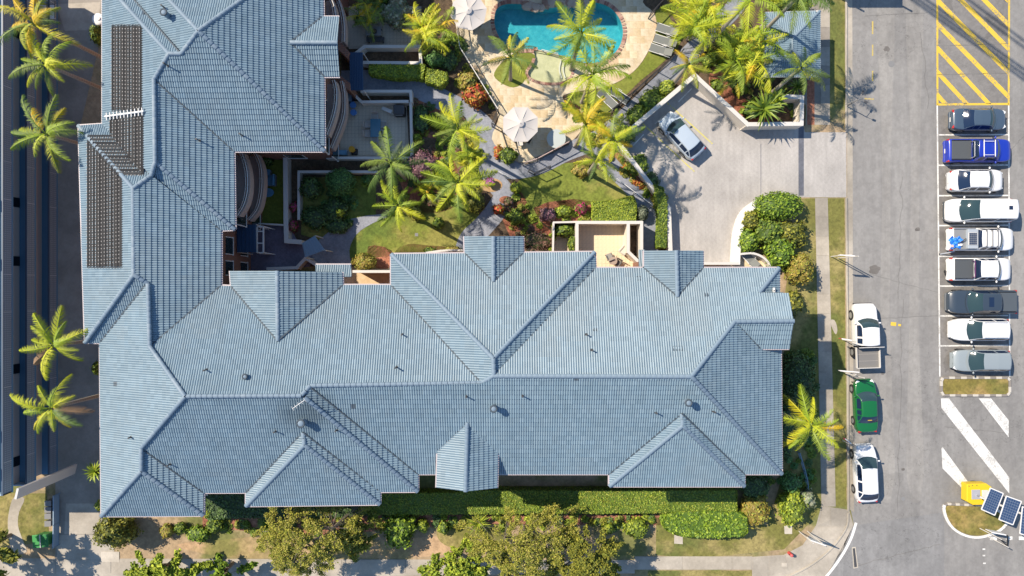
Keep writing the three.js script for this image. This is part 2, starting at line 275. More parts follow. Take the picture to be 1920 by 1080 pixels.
for (const k of Object.keys(FACES)) {
  const f = FACES[k], { g, pts3 } = tileFace(f, fi++);
  part('roof_tiles', g, tileMat, roof, null, 'stuff');
  for (let i = 0; i < pts3.length; i++) { // gutters along level edges at the eave
    const a = pts3[i], b = pts3[(i + 1) % pts3.length];
    if (Math.abs(a.y - f.he) < .22 && Math.abs(b.y - f.he) < .22 && a.distanceTo(b) > .5) {
      const [dx, dz] = DIR[f.d], off = V3(-dx * .06, -.06, -dz * .06);
      part('gutter', boxBar(a.clone().add(off), b.clone().add(off), .11, .11), gutterMat, roof);
    }
  }
}
// ridge and hip lines: [face, from, to]
const RIDGES = [['wLow', [278, 532], [281, 650]], ['wLow', [281, 650], [347, 743]], ['wLow', [347, 743], [265, 840]], ['wLow', [265, 840], [265, 883]], ['wLow', [265, 883], [191, 967]], ['sCorner', [265, 883], [381, 966]],
  ['wMid', [160, 642], [251, 515]], ['wMid', [251, 515], [250, 353]], ['wMid', [250, 353], [148, 236]], ['eMid', [251, 515], [278, 532]], ['eMid', [250, 353], [284, 329]], ['wTop', [284, 329], [291, 304]], ['sStep', [291, 304], [440, 430]],
  ['wTop', [291, 304], [289, 149]], ['wTop', [289, 149], [317, 101]], ['sTop', [317, 101], [340, 101]], ['sTop', [340, 101], [372, 58]], ['sTop', [372, 58], [608, 283]], ['eFar', [372, 58], [506, -37]], ['wTop', [317, 101], [193, -37]], ['wFar', [372, 58], [283, -37]],
  ['gableN', [545, 80], [633, 80]], ['porchW', [520, 508], [521, 639]], ['nLeft', [347, 743], [565, 742]], ['nLeft', [565, 742], [582, 723]], ['nLeft', [582, 723], [903, 718]], ['wMain', [903, 718], [926, 704]], ['wMain', [734, 477], [925, 672]], ['wMain', [925, 672], [926, 704]], ['eMain', [1115, 473], [925, 672]],
  ['nRight', [926, 705], [1296, 706]], ['nRight', [1296, 706], [1377, 603]], ['nRight', [1377, 603], [1488, 602]], ['nRight', [1460, 503], [1423, 549]], ['sMain', [1296, 706], [1465, 888]], ['dormW', [876, 792], [873, 921]], ['hipW', [1278, 775], [1280, 798]], ['hipS', [1280, 798], [1143, 911]], ['hipS', [1280, 798], [1395, 911]],
  ['sLeft', [571, 745], [783, 921]], ['bayW', [568, 810], [571, 834]], ['bayS', [571, 834], [462, 948]], ['bayS', [571, 834], [712, 945]], ['entryW', [925, 443], [925, 528]], ['stairW', [1268, 470], [1270, 556]]];
{
  const capGeo = (() => { const s = []; for (let i = 0; i <= 8; i++) { const a = Math.PI * i / 8; s.push([Math.cos(a) * .155, Math.sin(a) * .13]); } // a half-round cap, wider at its lower end
    const pos = [], idx = []; for (const [x, k, lift] of [[-.2, 1.06, .022], [.2, .92, -.004]]) for (const [z, y] of s) pos.push(x, y * k + lift, z * k);
    for (let i = 0; i < 8; i++) idx.push(i, i + 1, i + 9, i + 1, i + 10, i + 9); for (let i = 1; i < 8; i++) idx.push(0, i + 1, i);
    const g = new THREE.BufferGeometry(); g.setAttribute('position', new THREE.Float32BufferAttribute(pos, 3)); g.setIndex(idx); g.computeVertexNormals(); return g; })();
  const mats = [capMat, std([.155, .215, .275], .6), std([.195, .255, .31], .6)], rest = [], R = rng(5); let n = 0;
  for (const [f, a, b] of RIDGES) {
    let A = facePoint(FACES[f], ...a), B = facePoint(FACES[f], ...b); if (A.y > B.y) [A, B] = [B, A];
    const d = B.clone().sub(A), L = d.length(), steps = Math.max(1, Math.round(L / .38)); d.normalize();
    const q = new THREE.Quaternion().setFromRotationMatrix(new THREE.Matrix4().makeBasis(d, V3(0, 1, 0).addScaledVector(d, -d.y).normalize(), d.clone().cross(V3(0, 1, 0)).normalize()));
    for (let i = 0; i < steps; i++) {
      const p = A.clone().addScaledVector(d, (i + .5) / steps * L); p.y += .015;
      if (n < 300) { const m = part('ridge_cap', capGeo, mats[Math.floor(R() * 3)], roof, p); m.quaternion.copy(q); n++; } else rest.push(capGeo.clone().applyQuaternion(q).translate(p.x, p.y, p.z));
    }
  }
  if (rest.length) part('ridge_cap', mergeGeometries(rest), capMat, roof, null, 'stuff');
}
const VALLEYS = [['wLow', [188, 642], [273, 535]], ['eMid', [281, 650], [414, 536]], ['nNotch', [195, 233], [284, 329]], ['sStep', [284, 329], [414, 431]], ['eTop', [289, 149], [438, 283]], ['nFar', [338, 99], [220, -37]], ['gableN', [545, 80], [604, 32]], ['gableS', [545, 80], [608, 143]], ['porchW', [434, 537], [521, 639]], ['porchE', [521, 639], [642, 535]], ['wMain', [734, 535], [903, 718]], ['eMain', [1116, 503], [928, 702]], ['sGable', [1377, 603], [1425, 653]], ['dormW', [876, 792], [821, 843]], ['dormE', [876, 792], [933, 843]], ['hipW', [1278, 775], [1143, 888]], ['hipE', [1278, 775], [1395, 888]], ['eLeft', [581, 725], [783, 888]], ['eCorner', [265, 840], [381, 923]], ['bayW', [568, 810], [462, 923]], ['bayE', [568, 810], [712, 920]], ['entryW', [925, 528], [872, 475]], ['entryE', [925, 528], [980, 475]], ['stairW', [1270, 556], [1208, 503]], ['stairE', [1270, 556], [1317, 503]]];
for (const [f, a, b] of VALLEYS) part('valley_tray', boxBar(facePoint(FACES[f], ...a).add(V3(0, .07, 0)), facePoint(FACES[f], ...b).add(V3(0, .07, 0)), .09, .06), valleyMat, roof);
// pipes, whirlybird vents and the odd box on the roof
function onRoof(face, px, py) { return facePoint(FACES[face], px, py); }
for (const [f, x, y, d] of [['wFar', 317, 31, .42], ['sLeft', 570, 790, .5], ['sMain', 926, 763, .42], ['sMain', 1286, 752, .42], ['nLeft', 462, 705, .3]]) { // round roof vents: a stem, a domed cap and its rim
  const p = onRoof(f, x, y), v = new THREE.Group(); v.name = numbered('roof_vent'); v.position.copy(p); roof.add(v);
  const h = d > .35 ? .75 : .3;
  const g = mergeGeometries([flat(cyl(d * .42, d * .5, h + .3, 16, 0, h / 2 - .15, 0)), flat(new THREE.SphereGeometry(d * .42, 16, 5, 0, Math.PI * 2, 0, Math.PI / 2).scale(1, .35, 1).translate(0, h, 0))]);
  roof.remove(v); used.set('roof_vent', used.get('roof_vent') - 1); part('roof_vent', g, capMat, roof, p); part('vent_ring', new THREE.TorusGeometry(d * .5, .06, 6, 20).rotateX(Math.PI / 2), valleyMat, roof, p.clone().add(V3(0, h, 0)));
}
for (const [f, x, y, h] of [['wFar', 309, 15, .5], ['sTop', 316, 124, .7], ['eTop', 375, 264, .6], ['sTop', 455, 254, .6], ['nLeft', 388, 693, .5], ['nLeft', 755, 627, .5], ['nLeft', 744, 688, .7], ['nRight', 1099, 627, .5], ['nRight', 1109, 656, .5], ['sMain', 875, 743, .5], ['sMain', 980, 742, .5], ['sMain', 1229, 773, .5], ['sMain', 1337, 771, .5], ['sLeft', 518, 808, .5], ['sLeft', 632, 806, .5], ['wLow', 247, 819, .4], ['sLeft', 320, 870, .5]]) {
  const p = onRoof(f, x, y); part('vent_pipe', [cyl(.045, .045, h + .2, 8, 0, h / 2 - .1, 0), cyl(.09, .1, .06, 8, 0, .06, 0), cyl(.062, .062, .05, 8, 0, h, 0)], M.darkGrey, roof, p);
}
for (const [f, x, y, w] of [['nRight', 1200, 522, 2], ['nRight', 1327, 553, 2], ['nRight', 1118, 619, 2], ['nRight', 1273, 653, 4]]) for (let i = 0; i < w; i++) { // vent tiles, dark slots in pairs
  const p = onRoof(f, x + (i - w / 2) * 5, y); const m = part('vent_tile', rbox(.10, .05, .34, .02), valleyMat, roof, p.clone().add(V3(0, .05, 0))); m.rotation.x = -Math.atan(PITCH);
}
{ // television aerial on the ridge
  const p = onRoof('sLeft', 571, 752); part('roof_aerial', [bar(V3(0, -.1, 0), V3(0, 1.3, 0), .025), bar(V3(-.4, 1.25, .28), V3(.4, 1.3, -.28), .02), ...[-.4, -.2, 0, .2, .4].map((s) => bar(V3(s - .09, 1.27, -s * .7 - .13), V3(s + .09, 1.27, -s * .7 + .13), .01))], M.white, roof, p);
  const s = onRoof('eSliver', 1449, 545); part('overflow_pipe', [box(.14, .1, .42), cyl(.05, .05, .3, 8, 0, -.1, 0)], M.white, roof, s.add(V3(0, .2, 0)));
}
// walls under the eaves (set back 0.9 m), each block of the plan
function wallBlock(x0, y0, x1, y1, h = 7.85, mat = M.brick, inset = .9) {
  const a = P(x0, y0, EAVE), b = P(x1, y1, EAVE), g = new THREE.BoxGeometry(b.x - a.x - 2 * inset, h, b.z - a.z - 2 * inset), uv = g.attributes.uv, nr = g.attributes.normal;
  const w = b.x - a.x, d = b.z - a.z; for (let i = 0; i < uv.count; i++) uv.setXY(i, uv.getX(i) * (Math.abs(nr.getX(i)) > .5 ? d : w), uv.getY(i) * h);
  return part('wall', g, mat, building, V3((a.x + b.x) / 2, h / 2, (a.z + b.z) / 2));
}
wallBlock(190, 640, 381, 966); wallBlock(154, 237, 414, 643, 7.84); wallBlock(193, -60, 439, 431, 7.83); wallBlock(300, -59, 608, 284, 7.86); wallBlock(198, -420, 612, -45, 8.3, M.brick, .3);
wallBlock(191, 536, 783, 922, 7.82); wallBlock(433, 509, 642, 640, 7.81); wallBlock(735, 475, 1115, 887, 7.87); wallBlock(780, 503, 1461, 888, 7.88); wallBlock(462, 800, 712, 945, 7.8); wallBlock(1143, 780, 1395, 911, 7.79); wallBlock(1440, 551, 1480, 653, 8.5, M.brick, .55); wallBlock(872, 445, 980, 560, 7.78, M.brick, .55); wallBlock(1209, 471, 1317, 560, 7.77, M.brick, .55);
{ const a = P(821, 845, 8.7), b = P(931, 917, 8.7); part('dormer_wall', box(b.x - a.x - .5, 8.6, b.z - a.z - .5), M.cream, building, V3((a.x + b.x) / 2, 4.3, (a.z + b.z) / 2));
  // gable triangles close the ends of the ridged roofs
  const tri = (A, B, C, mat) => { const g = new THREE.BufferGeometry(); const n = B.clone().sub(A).cross(C.clone().sub(A)).normalize().multiplyScalar(.05); const q = [A, B, C].flatMap((v) => [v.clone().add(n), v.clone().sub(n)]);
    g.setAttribute('position', new THREE.Float32BufferAttribute([0, 2, 4, 1, 5, 3, 0, 1, 2, 2, 1, 3, 2, 3, 4, 4, 3, 5, 4, 5, 0, 0, 5, 1].flatMap((i) => q[i].toArray()), 3)); g.computeVertexNormals(); part('gable', g, mat, building); };
  for (const [f, r, l, g2, rr] of [['gableN', [627, 80], [629, 34], 'gableS', [631, 141]], ['entryW', [925, 447], [873, 447], 'entryE', [978, 447]], ['stairW', [1268, 474], [1210, 474], 'stairE', [1315, 474]], ['porchW', [520, 512], [434, 512], 'porchE', [640, 512]], ['nRight', [1483, 603], [1474, 552], 'sGable', [1476, 651]], ['dormW', [873, 917], [822, 911], 'dormE', [929, 912]]]) {
    const dn = V3(0, -.08, 0); tri(onRoof(f, ...r).add(dn), onRoof(f, ...l).add(dn), onRoof(g2, ...rr).add(dn), M.cream);
  }
}
// solar pool heating: bundles of black tubes on the western slopes
const clipM = std([.36, .34, .32], .7);
function heatingMat(label, face, a, b, n, horizontal = false, poly) {
  const t = thing('pool_heating_mat', label, 'solar mat', onRoof(face, ...a), 0, 'solar pool heating mats on the western roof slopes');
  const o = onRoof(face, ...a), tubeMat = [std([.036, .036, .037], .9), std([.06, .059, .058], .9)];
  for (let i = 0; i < n; i++) {
    const s = (i + .5) / n, p0 = poly ? poly(s, 0) : [a[0] + (b[0] - a[0]) * s, a[1]], p1 = poly ? poly(s, 1) : [a[0] + (b[0] - a[0]) * s, b[1]];
    const up = V3(0, .10, 0), A = onRoof(face, ...p0).add(up).sub(o), B = onRoof(face, ...p1).add(up).sub(o), d = B.clone().sub(A);
    const side = d.clone().cross(V3(0, 1, 0)).normalize(), g = []; for (let k = -1; k <= 1; k++) g.push(boxBar(A.clone().addScaledVector(side, k * .075), B.clone().addScaledVector(side, k * .075), .05, .05));
    const st = part('tube_strip', g, tubeMat[i % 2], t);
    const cl = [], L = d.length(); for (let q = .2; q < L - .1; q += .26) cl.push(box(.05, .03, .07).translate(A.x + d.x * q / L + side.x * .115, A.y + d.y * q / L + .03, A.z + d.z * q / L + side.z * .115)); if (cl.length) part('clip', cl, clipM, st, null, 'stuff');
    for (const [E, sg] of [[A, -1], [B, 1]]) { const e = part('end_loop', new THREE.TorusGeometry(.1, .028, 5, 10, Math.PI).rotateX(-Math.PI / 2).rotateY(sg < 0 ? 0 : Math.PI).rotateY(Math.atan2(-d.z, d.x) - Math.PI / 2 + Math.PI), M.darkGrey, st); e.position.copy(E); }
  }
  return t;
}
heatingMat('tall brown-black solar heating mat, uppermost on the west roof', 'wTop', [211, 50], [269, 207], 11);
heatingMat('slanted-ended solar heating mat between the white manifold and the valley', 'wTop', [207, 222], [271, 330], 11, false, (s, e) => [207 + 64 * s, e ? 247 + 84 * s : 224 - 8 * s]);
heatingMat('solar heating mat laid crosswise beside the hip with pale loops', 'nNotch', [163, 255], [270, 330], 12, true, (s, e) => [e ? 210 + 58 * s : 166 + 58 * s, 253 + 76 * s]);
heatingMat('long solar heating mat on the lowest west slope, with looped ends', 'wMid', [165, 270], [231, 500], 12, false, (s, e) => [165 + 66 * s, e ? 500 : 262 + 72 * s]);
{ const a = onRoof('wTop', 200, 220).add(V3(0, .22, 0)), b = onRoof('wTop', 273, 210).add(V3(0, .22, 0)); const t = thing('pool_heating_manifold', 'white manifold pipe joining two solar heating mats on the west roof', 'pipe', a);
  part('pipe', bar(V3(0, 0, 0), b.clone().sub(a), .07, 8), M.white, t); for (let i = 0; i < 11; i++) { const c = b.clone().sub(a).multiplyScalar((i + .5) / 11); part('branch', bar(c.clone().add(V3(0, 0, -.26)), c.clone().add(V3(0, -.04, .26)), .045, 6), M.white, t); } }
// ---------------------------------------------------------------- ground, road, paths, lawns, pool
const POOL = smooth([[931, 18], [944, 9], [975, 8], [1008, 14], [1040, 14], [1072, 6], [1110, 4], [1143, 14], [1163, 38], [1168, 62], [1161, 88], [1143, 108], [1118, 118], [1090, 117], [1062, 107], [1030, 98], [1000, 92], [972, 92], [947, 84], [932, 62], [927, 40]], 4, true);
const BEACH = smooth([[1001, 95], [1030, 100], [1062, 109], [1072, 122], [1070, 140], [1058, 152], [1034, 155], [1010, 152], [993, 144], [990, 136], [998, 124], [1004, 110]], 3, true);
{ // one sheet of ground to the horizon, open over the pool
  const g = sheetGeo([[-9000, -9000], [11000, -9000], [11000, 9000], [-9000, 9000]], 0, [POOL, BEACH]);
  const m = shadows(new THREE.Mesh(g, M.dirt)); m.name = numbered('ground'); m.userData.kind = 'structure'; scene.add(m);
}
// street
sheet('road', [[1592, -4000], [1594, 950], [1601, 985], [1582, 1033], [1543, 1090], [1480, 1140], [1380, 1172], [-6000, 1195], [-6000, 3200], [8000, 3200], [8000, -4000]], 2, M.asphalt);
sheet('parking_area', [[1757, -400], [1892, -400], [1893, 706], [1763, 706], [1759, 200]], 3, M.bay);
sheet('road_patch', [[1600, 985], [1770, 960], [1770, 1200], [1500, 1200], [1548, 1085]], 3, tstd(T.asphalt, .92, { color: rgb([.93, .95, .98]) }));
sheet('gutter_strip', [[1588, -400], [1597, -400], [1599, 470], [1601, 960], [1592, 955], [1588, 470]], 4, M.concrete);
const kerb = (name, pts, w = .16, h = .13, mat = M.concrete) => { const s = shadows(new THREE.Mesh(prism(ribbonPts(pts, w), 0, h, 0, [], .02), mat)); s.name = numbered(name); s.userData.kind = 'structure'; scene.add(s); return s; };
kerb('kerb', [[1586, -300], [1586, 248]]); kerb('kerb', [[1586, 371], [1588, 600], [1590, 957]]); kerb('kerb', smooth([[1590, 962], [1588, 985], [1572, 1012], [1546, 1040], [1512, 1064], [1470, 1084], [1400, 1105]], 4), .14, .09);
sheet('corner_edge_line', ribbonPts(smooth([[1605, 980], [1596, 1008], [1578, 1042], [1548, 1082], [1510, 1120]], 5), .22), 6, M.white);
// verge, footpath, lawn strip
sheet('verge', [[1556, -200], [1584, -200], [1584, 195], [1556, 195]], 2, M.verge); sheet('verge', [[1552, 372], [1583, 372], [1587, 950], [1567, 950]], 2, M.verge);
sheet('lawn', [[1500, 372], [1529, 372], [1540, 880], [1538, 960], [1470, 1030], [1300, 1048], [1230, 1040], [1230, 970], [1440, 985], [1470, 880], [1470, 560]], 2, M.verge);
{ const fp = [[1528, 371], [1552, 371], [1567, 948], [1540, 948]], s = sheet('footpath', fp, 3, M.concrete); const mats = [M.concrete, tstd(T.concrete, .9, { color: rgb([.93, .93, .93]) }), tstd(T.concrete, .9, { color: rgb([1.06, 1.05, 1.03]) })];
  for (let i = 0; i < 16; i++) { const y0 = 371 + i * 36.2, y1 = y0 + 35.6, a = (y) => 1528 + (y - 371) * .021, b = (y) => 1552 + (y - 371) * .026; part('paving_slab', sheetGeo([[a(y0) + .3, y0], [b(y0) - .3, y0], [b(y1) - .3, y1], [a(y1) + .3, y1]], .03), mats[i % 3], s); }
  const s2 = sheet('footpath', [[1508, -200], [1556, -200], [1556, 196], [1508, 196]], 3, M.concreteDark); for (let i = 0; i < 6; i++) part('paving_slab', sheetGeo([[1538.5, -20 + i * 36], [1555.5, -20 + i * 36], [1555.5, 15.2 + i * 36], [1538.5, 15.2 + i * 36]], .03), i % 2 ? M.concrete : M.concreteDark, s2);
  sheet('footpath', [[1512, 196], [1556, 196], [1556, 234], [1512, 234]], 3, M.concrete); sheet('red_path_strip', [[1513, 150], [1527, 150], [1527, 234], [1513, 234]], 4, M.mulch);
  const c = sheet('corner_pavement', [[1540, 948], [1592, 956], [1600, 984], [1581, 1030], [1543, 1086], [1490, 1130], [1410, 1130], [1410, 1044], [1470, 1040], [1505, 1022], [1530, 985]], 3, M.concrete);
  for (const q of [[[1541, 950], [1556, 951], [1556, 975], [1532, 986], [1540, 968]], [[1557, 951], [1590, 957], [1586, 985], [1557, 985]], [[1531, 988], [1585, 988], [1572, 1010], [1540, 1012], [1509, 1022]], [[1411, 1046], [1440, 1044], [1440, 1080], [1411, 1080]], [[1442, 1044], [1472, 1041], [1478, 1070], [1442, 1078]]]) part('paving_slab', sheetGeo(q, .03), mats[q.length % 3], c);
  const b = sheet('footpath', [[1190, 1043], [1410, 1043], [1410, 1068], [1190, 1068]], 3, M.concrete); for (const [x0, x1] of [[1191, 1279], [1280, 1372], [1373, 1409]]) part('paving_slab', sheetGeo([[x0, 1043.5], [x1, 1043.5], [x1, 1067.5], [x0, 1067.5]], .03), mats[x0 % 3], b);
  const l = sheet('footpath', [[-200, 1046], [1190, 1050], [1190, 1075], [-200, 1090]], 3, M.concrete); for (const [x0, x1] of [[75, 104], [105, 208], [209, 330], [415, 520], [521, 640], [641, 760], [761, 880]]) part('paving_slab', sheetGeo([[x0, 1049], [x1, 1050], [x1, 1074], [x0, 1076]], .03), mats[x0 % 3], l);
}
sheet('verge', [[1215, 1070], [1410, 1070], [1410, 1140], [1215, 1140]], 2, M.verge);
// the yard between the two buildings
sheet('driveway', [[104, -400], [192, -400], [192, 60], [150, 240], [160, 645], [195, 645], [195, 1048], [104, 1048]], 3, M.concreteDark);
sheet('driveway_apron', [[107, 1003], [214, 1003], [214, 1049], [107, 1049]], 4, M.concrete); sheet('driveway_slab', [[124, 944], [185, 944], [186, 1001], [121, 1001]], 4, M.concrete); sheet('driveway_slab', [[105, 8], [188, 4], [186, 56], [122, 58]], 4, M.concrete);
sheet('garden_path', smooth([[28, 930], [46, 934], [36, 960], [34, 985], [42, 1010], [50, 1035], [25, 1035], [16, 1000], [16, 965]], 3, true), 4, M.concrete);
sheet('lawn', [[-60, 925], [88, 925], [92, 1002], [58, 1020], [-60, 1030]], 2, M.verge);
// bottom gardens
sheet('mulch_bed', [[380, 955], [1250, 955], [1250, 985], [860, 984], [600, 1004], [380, 990]], 2, tstd(T.mulch, 1, { color: rgb([1, 1.15, 1.2]) }));
sheet('dirt_patch', smooth([[330, 1022], [420, 1012], [520, 1004], [640, 1015], [760, 1010], [850, 1005], [900, 1020], [820, 1042], [620, 1045], [420, 1044]], 3, true), 2, tstd(T.dirt, 1, { color: rgb([1.25, 1.15, 1.1]) }));
sheet('verge', smooth([[820, 995], [900, 990], [960, 1000], [950, 1020], [860, 1030], [825, 1015]], 3, true), 3, M.verge);
sheet('edging_strip', [[640, 961], [1250, 961], [1250, 966], [640, 966]], 5, M.soil);
// car court
const COURT = [[1158, 268], [1300, 146], [1402, 238], [1506, 236], [1509, 248], [1587, 248], [1587, 370], [1500, 370], [1440, 372], [1402, 396], [1386, 432], [1381, 500], [1254, 500], [1254, 392]];
sheet('car_court', COURT, 3, M.paver); sheet('gate_track', [[1497, 238], [1507, 238], [1507, 367], [1497, 367]], 5, M.slateDark); sheet('court_joint', [[1426, 270], [1427, 270], [1427, 378], [1426, 378]], 5, M.slateDark);
for (const q of [[[1251, 193], [1338, 272]], [[1205, 232], [1302, 322]]]) sheet('bay_line', ribbonPts(q, .11), 5, tstd(T.paintY, .8, { color: rgb([.8, 1.05, 3]) }));
for (const q of [[[1297, 166], [1272, 191]], [[1247, 215], [1228, 232]], [[1207, 252], [1187, 273]]]) sheet('bay_line', ribbonPts(q, .09), 5, M.paintW);
// courtyard: soil under everything, then paths, beds and lawns
sheet('garden_soil', [[640, -80], [1510, -80], [1510, 236], [1402, 236], [1300, 146], [1158, 266], [1254, 392], [1254, 500], [470, 500], [470, 285], [640, 285]], 1, M.soil, scene, [POOL, BEACH]);
const slatePath = (pts, w, l = 4) => sheet('garden_path', ribbonPts(smooth(pts, 5), w), l, M.slate);
slatePath([[640, 152], [720, 152], [780, 165], [835, 190], [885, 218], [918, 255], [915, 300], [925, 335], [945, 365], [930, 395], [905, 425], [880, 450], [870, 480]], 1.75);
slatePath([[912, 298], [950, 318], [1005, 312], [1060, 286], [1118, 262], [1180, 214], [1255, 140], [1330, 62], [1380, 10], [1400, -40]], 1.5, 5); slatePath([[1112, 268], [1140, 305], [1190, 357], [1218, 400], [1218, 480]], 1.45, 6);
sheet('garden_path', smooth([[585, 470], [610, 440], [660, 410], [735, 402], [700, 418], [668, 440], [655, 470], [658, 505], [600, 505]], 3, true), 7, M.slate);
sheet('lawn', smooth([[654, 482], [662, 445], [700, 418], [740, 396], [790, 380], [850, 365], [892, 392], [902, 418], [880, 452], [868, 478], [735, 480]], 4, true), 3, M.grass);
sheet('lawn', smooth([[968, 345], [1000, 325], [1060, 306], [1100, 308], [1150, 335], [1194, 372], [1192, 390], [1120, 382], [1075, 392], [1010, 415], [985, 440], [965, 395]], 4, true), 3, M.grass);
sheet('lawn', smooth([[838, 280], [870, 262], [905, 262], [900, 300], [898, 335], [850, 340], [835, 310]], 4, true), 3, M.grass);
sheet('lawn', [[640, 330], [705, 330], [705, 410], [600, 450], [565, 440], [565, 335]], 2, M.grass); sheet('lawn', [[470, 288], [535, 288], [535, 420], [470, 420]], 2, M.turf);
for (const q of [[[935, 375], [968, 352], [985, 372], [1000, 410], [1030, 430], [1040, 480], [985, 480], [950, 430]], [[1130, 296], [1162, 286], [1205, 325], [1254, 385], [1254, 400], [1226, 378], [1180, 340]], [[1340, 120], [1372, 150], [1402, 190], [1440, 190], [1440, 236], [1402, 234], [1330, 165]], [[742, 470], [765, 458], [800, 460], [865, 470], [865, 490], [742, 490]], [[755, 290], [850, 300], [860, 380], [800, 400], [760, 370]], [[1050, 195], [1085, 190], [1118, 205], [1140, 222], [1115, 236], [1070, 225]], [[917, 280], [940, 278], [985, 306], [970, 318], [930, 312]], [[1205, 420], [1216, 420], [1216, 495], [1205, 495]], [[1000, 390], [1110, 378], [1110, 418], [1040, 418], [1030, 425]], [[690, 462], [735, 470], [735, 500], [700, 500]], [[775, 190], [830, 195], [860, 235], [820, 260], [775, 240]]]) sheet('mulch_bed', smooth(q, 3, true), 3, M.mulch);
for (const [x, y, r] of [[921, 347, 21], [948, 375, 12]]) sheet('mulch_bed', Array.from({ length: 24 }, (_, i) => [x + r * Math.cos(i / 24 * 6.2832), y + r * .62 * Math.sin(i / 24 * 6.2832)]), 8, r > 20 ? tstd(T.sandstone, .9, { color: rgb([.75, .6, .45]) }) : M.mulch);
// pool deck of sandstone flags, artificial turf round it
const DECK = smooth([[846, -60], [852, 20], [862, 88], [895, 145], [925, 192], [934, 225], [922, 260], [948, 290], [986, 308], [1030, 288], [1068, 268], [1092, 240], [1094, 212], [1070, 196], [1052, 182], [1080, 172], [1130, 164], [1165, 150], [1196, 126], [1219, 88], [1231, 50], [1226, 24], [1205, 4], [1225, -60]], 3, true);
const CIRCLE = smooth([[990, 98], [1003, 104], [1000, 118], [990, 132], [986, 146], [978, 158], [962, 164], [940, 156], [926, 142], [934, 125], [955, 105], [975, 96]], 3, true);
const deck = sheet('pool_deck', DECK, 5, M.sandstone, scene, [POOL, BEACH]);
paving(deck, 'flagstone', DECK, .62, .62, 6, [M.sandstone, tstd(T.sandstone, .85, { color: rgb([1.08, 1.06, 1.02]) }), tstd(T.sandstone, .85, { color: rgb([.93, .86, .75]) }), tstd(T.sandstone, .85, { color: rgb([1, .97, .9]) }), tstd(T.sandstone, .85, { color: rgb([.98, 1, 1.02]) })], 21, { bond: true, skip: [POOL.map(([x, y]) => [1048 + (x - 1048) * 1.06, 62 + (y - 62) * 1.13]), BEACH.map(([x, y]) => [1035 + (x - 1035) * 1.12, 125 + (y - 125) * 1.14]), CIRCLE] });
sheet('artificial_turf', CIRCLE, 9, M.turf);
sheet('artificial_turf', smooth([[1092, 184], [1130, 166], [1165, 151], [1196, 127], [1220, 89], [1232, 50], [1229, 22], [1243, 16], [1262, 45], [1278, 75], [1245, 115], [1200, 152], [1165, 185], [1125, 200]], 3, true), 6, M.turf);
sheet('artificial_turf', smooth([[1062, 180], [1085, 172], [1105, 180], [1150, 205], [1135, 215], [1085, 200]], 3, true), 7, M.turf);
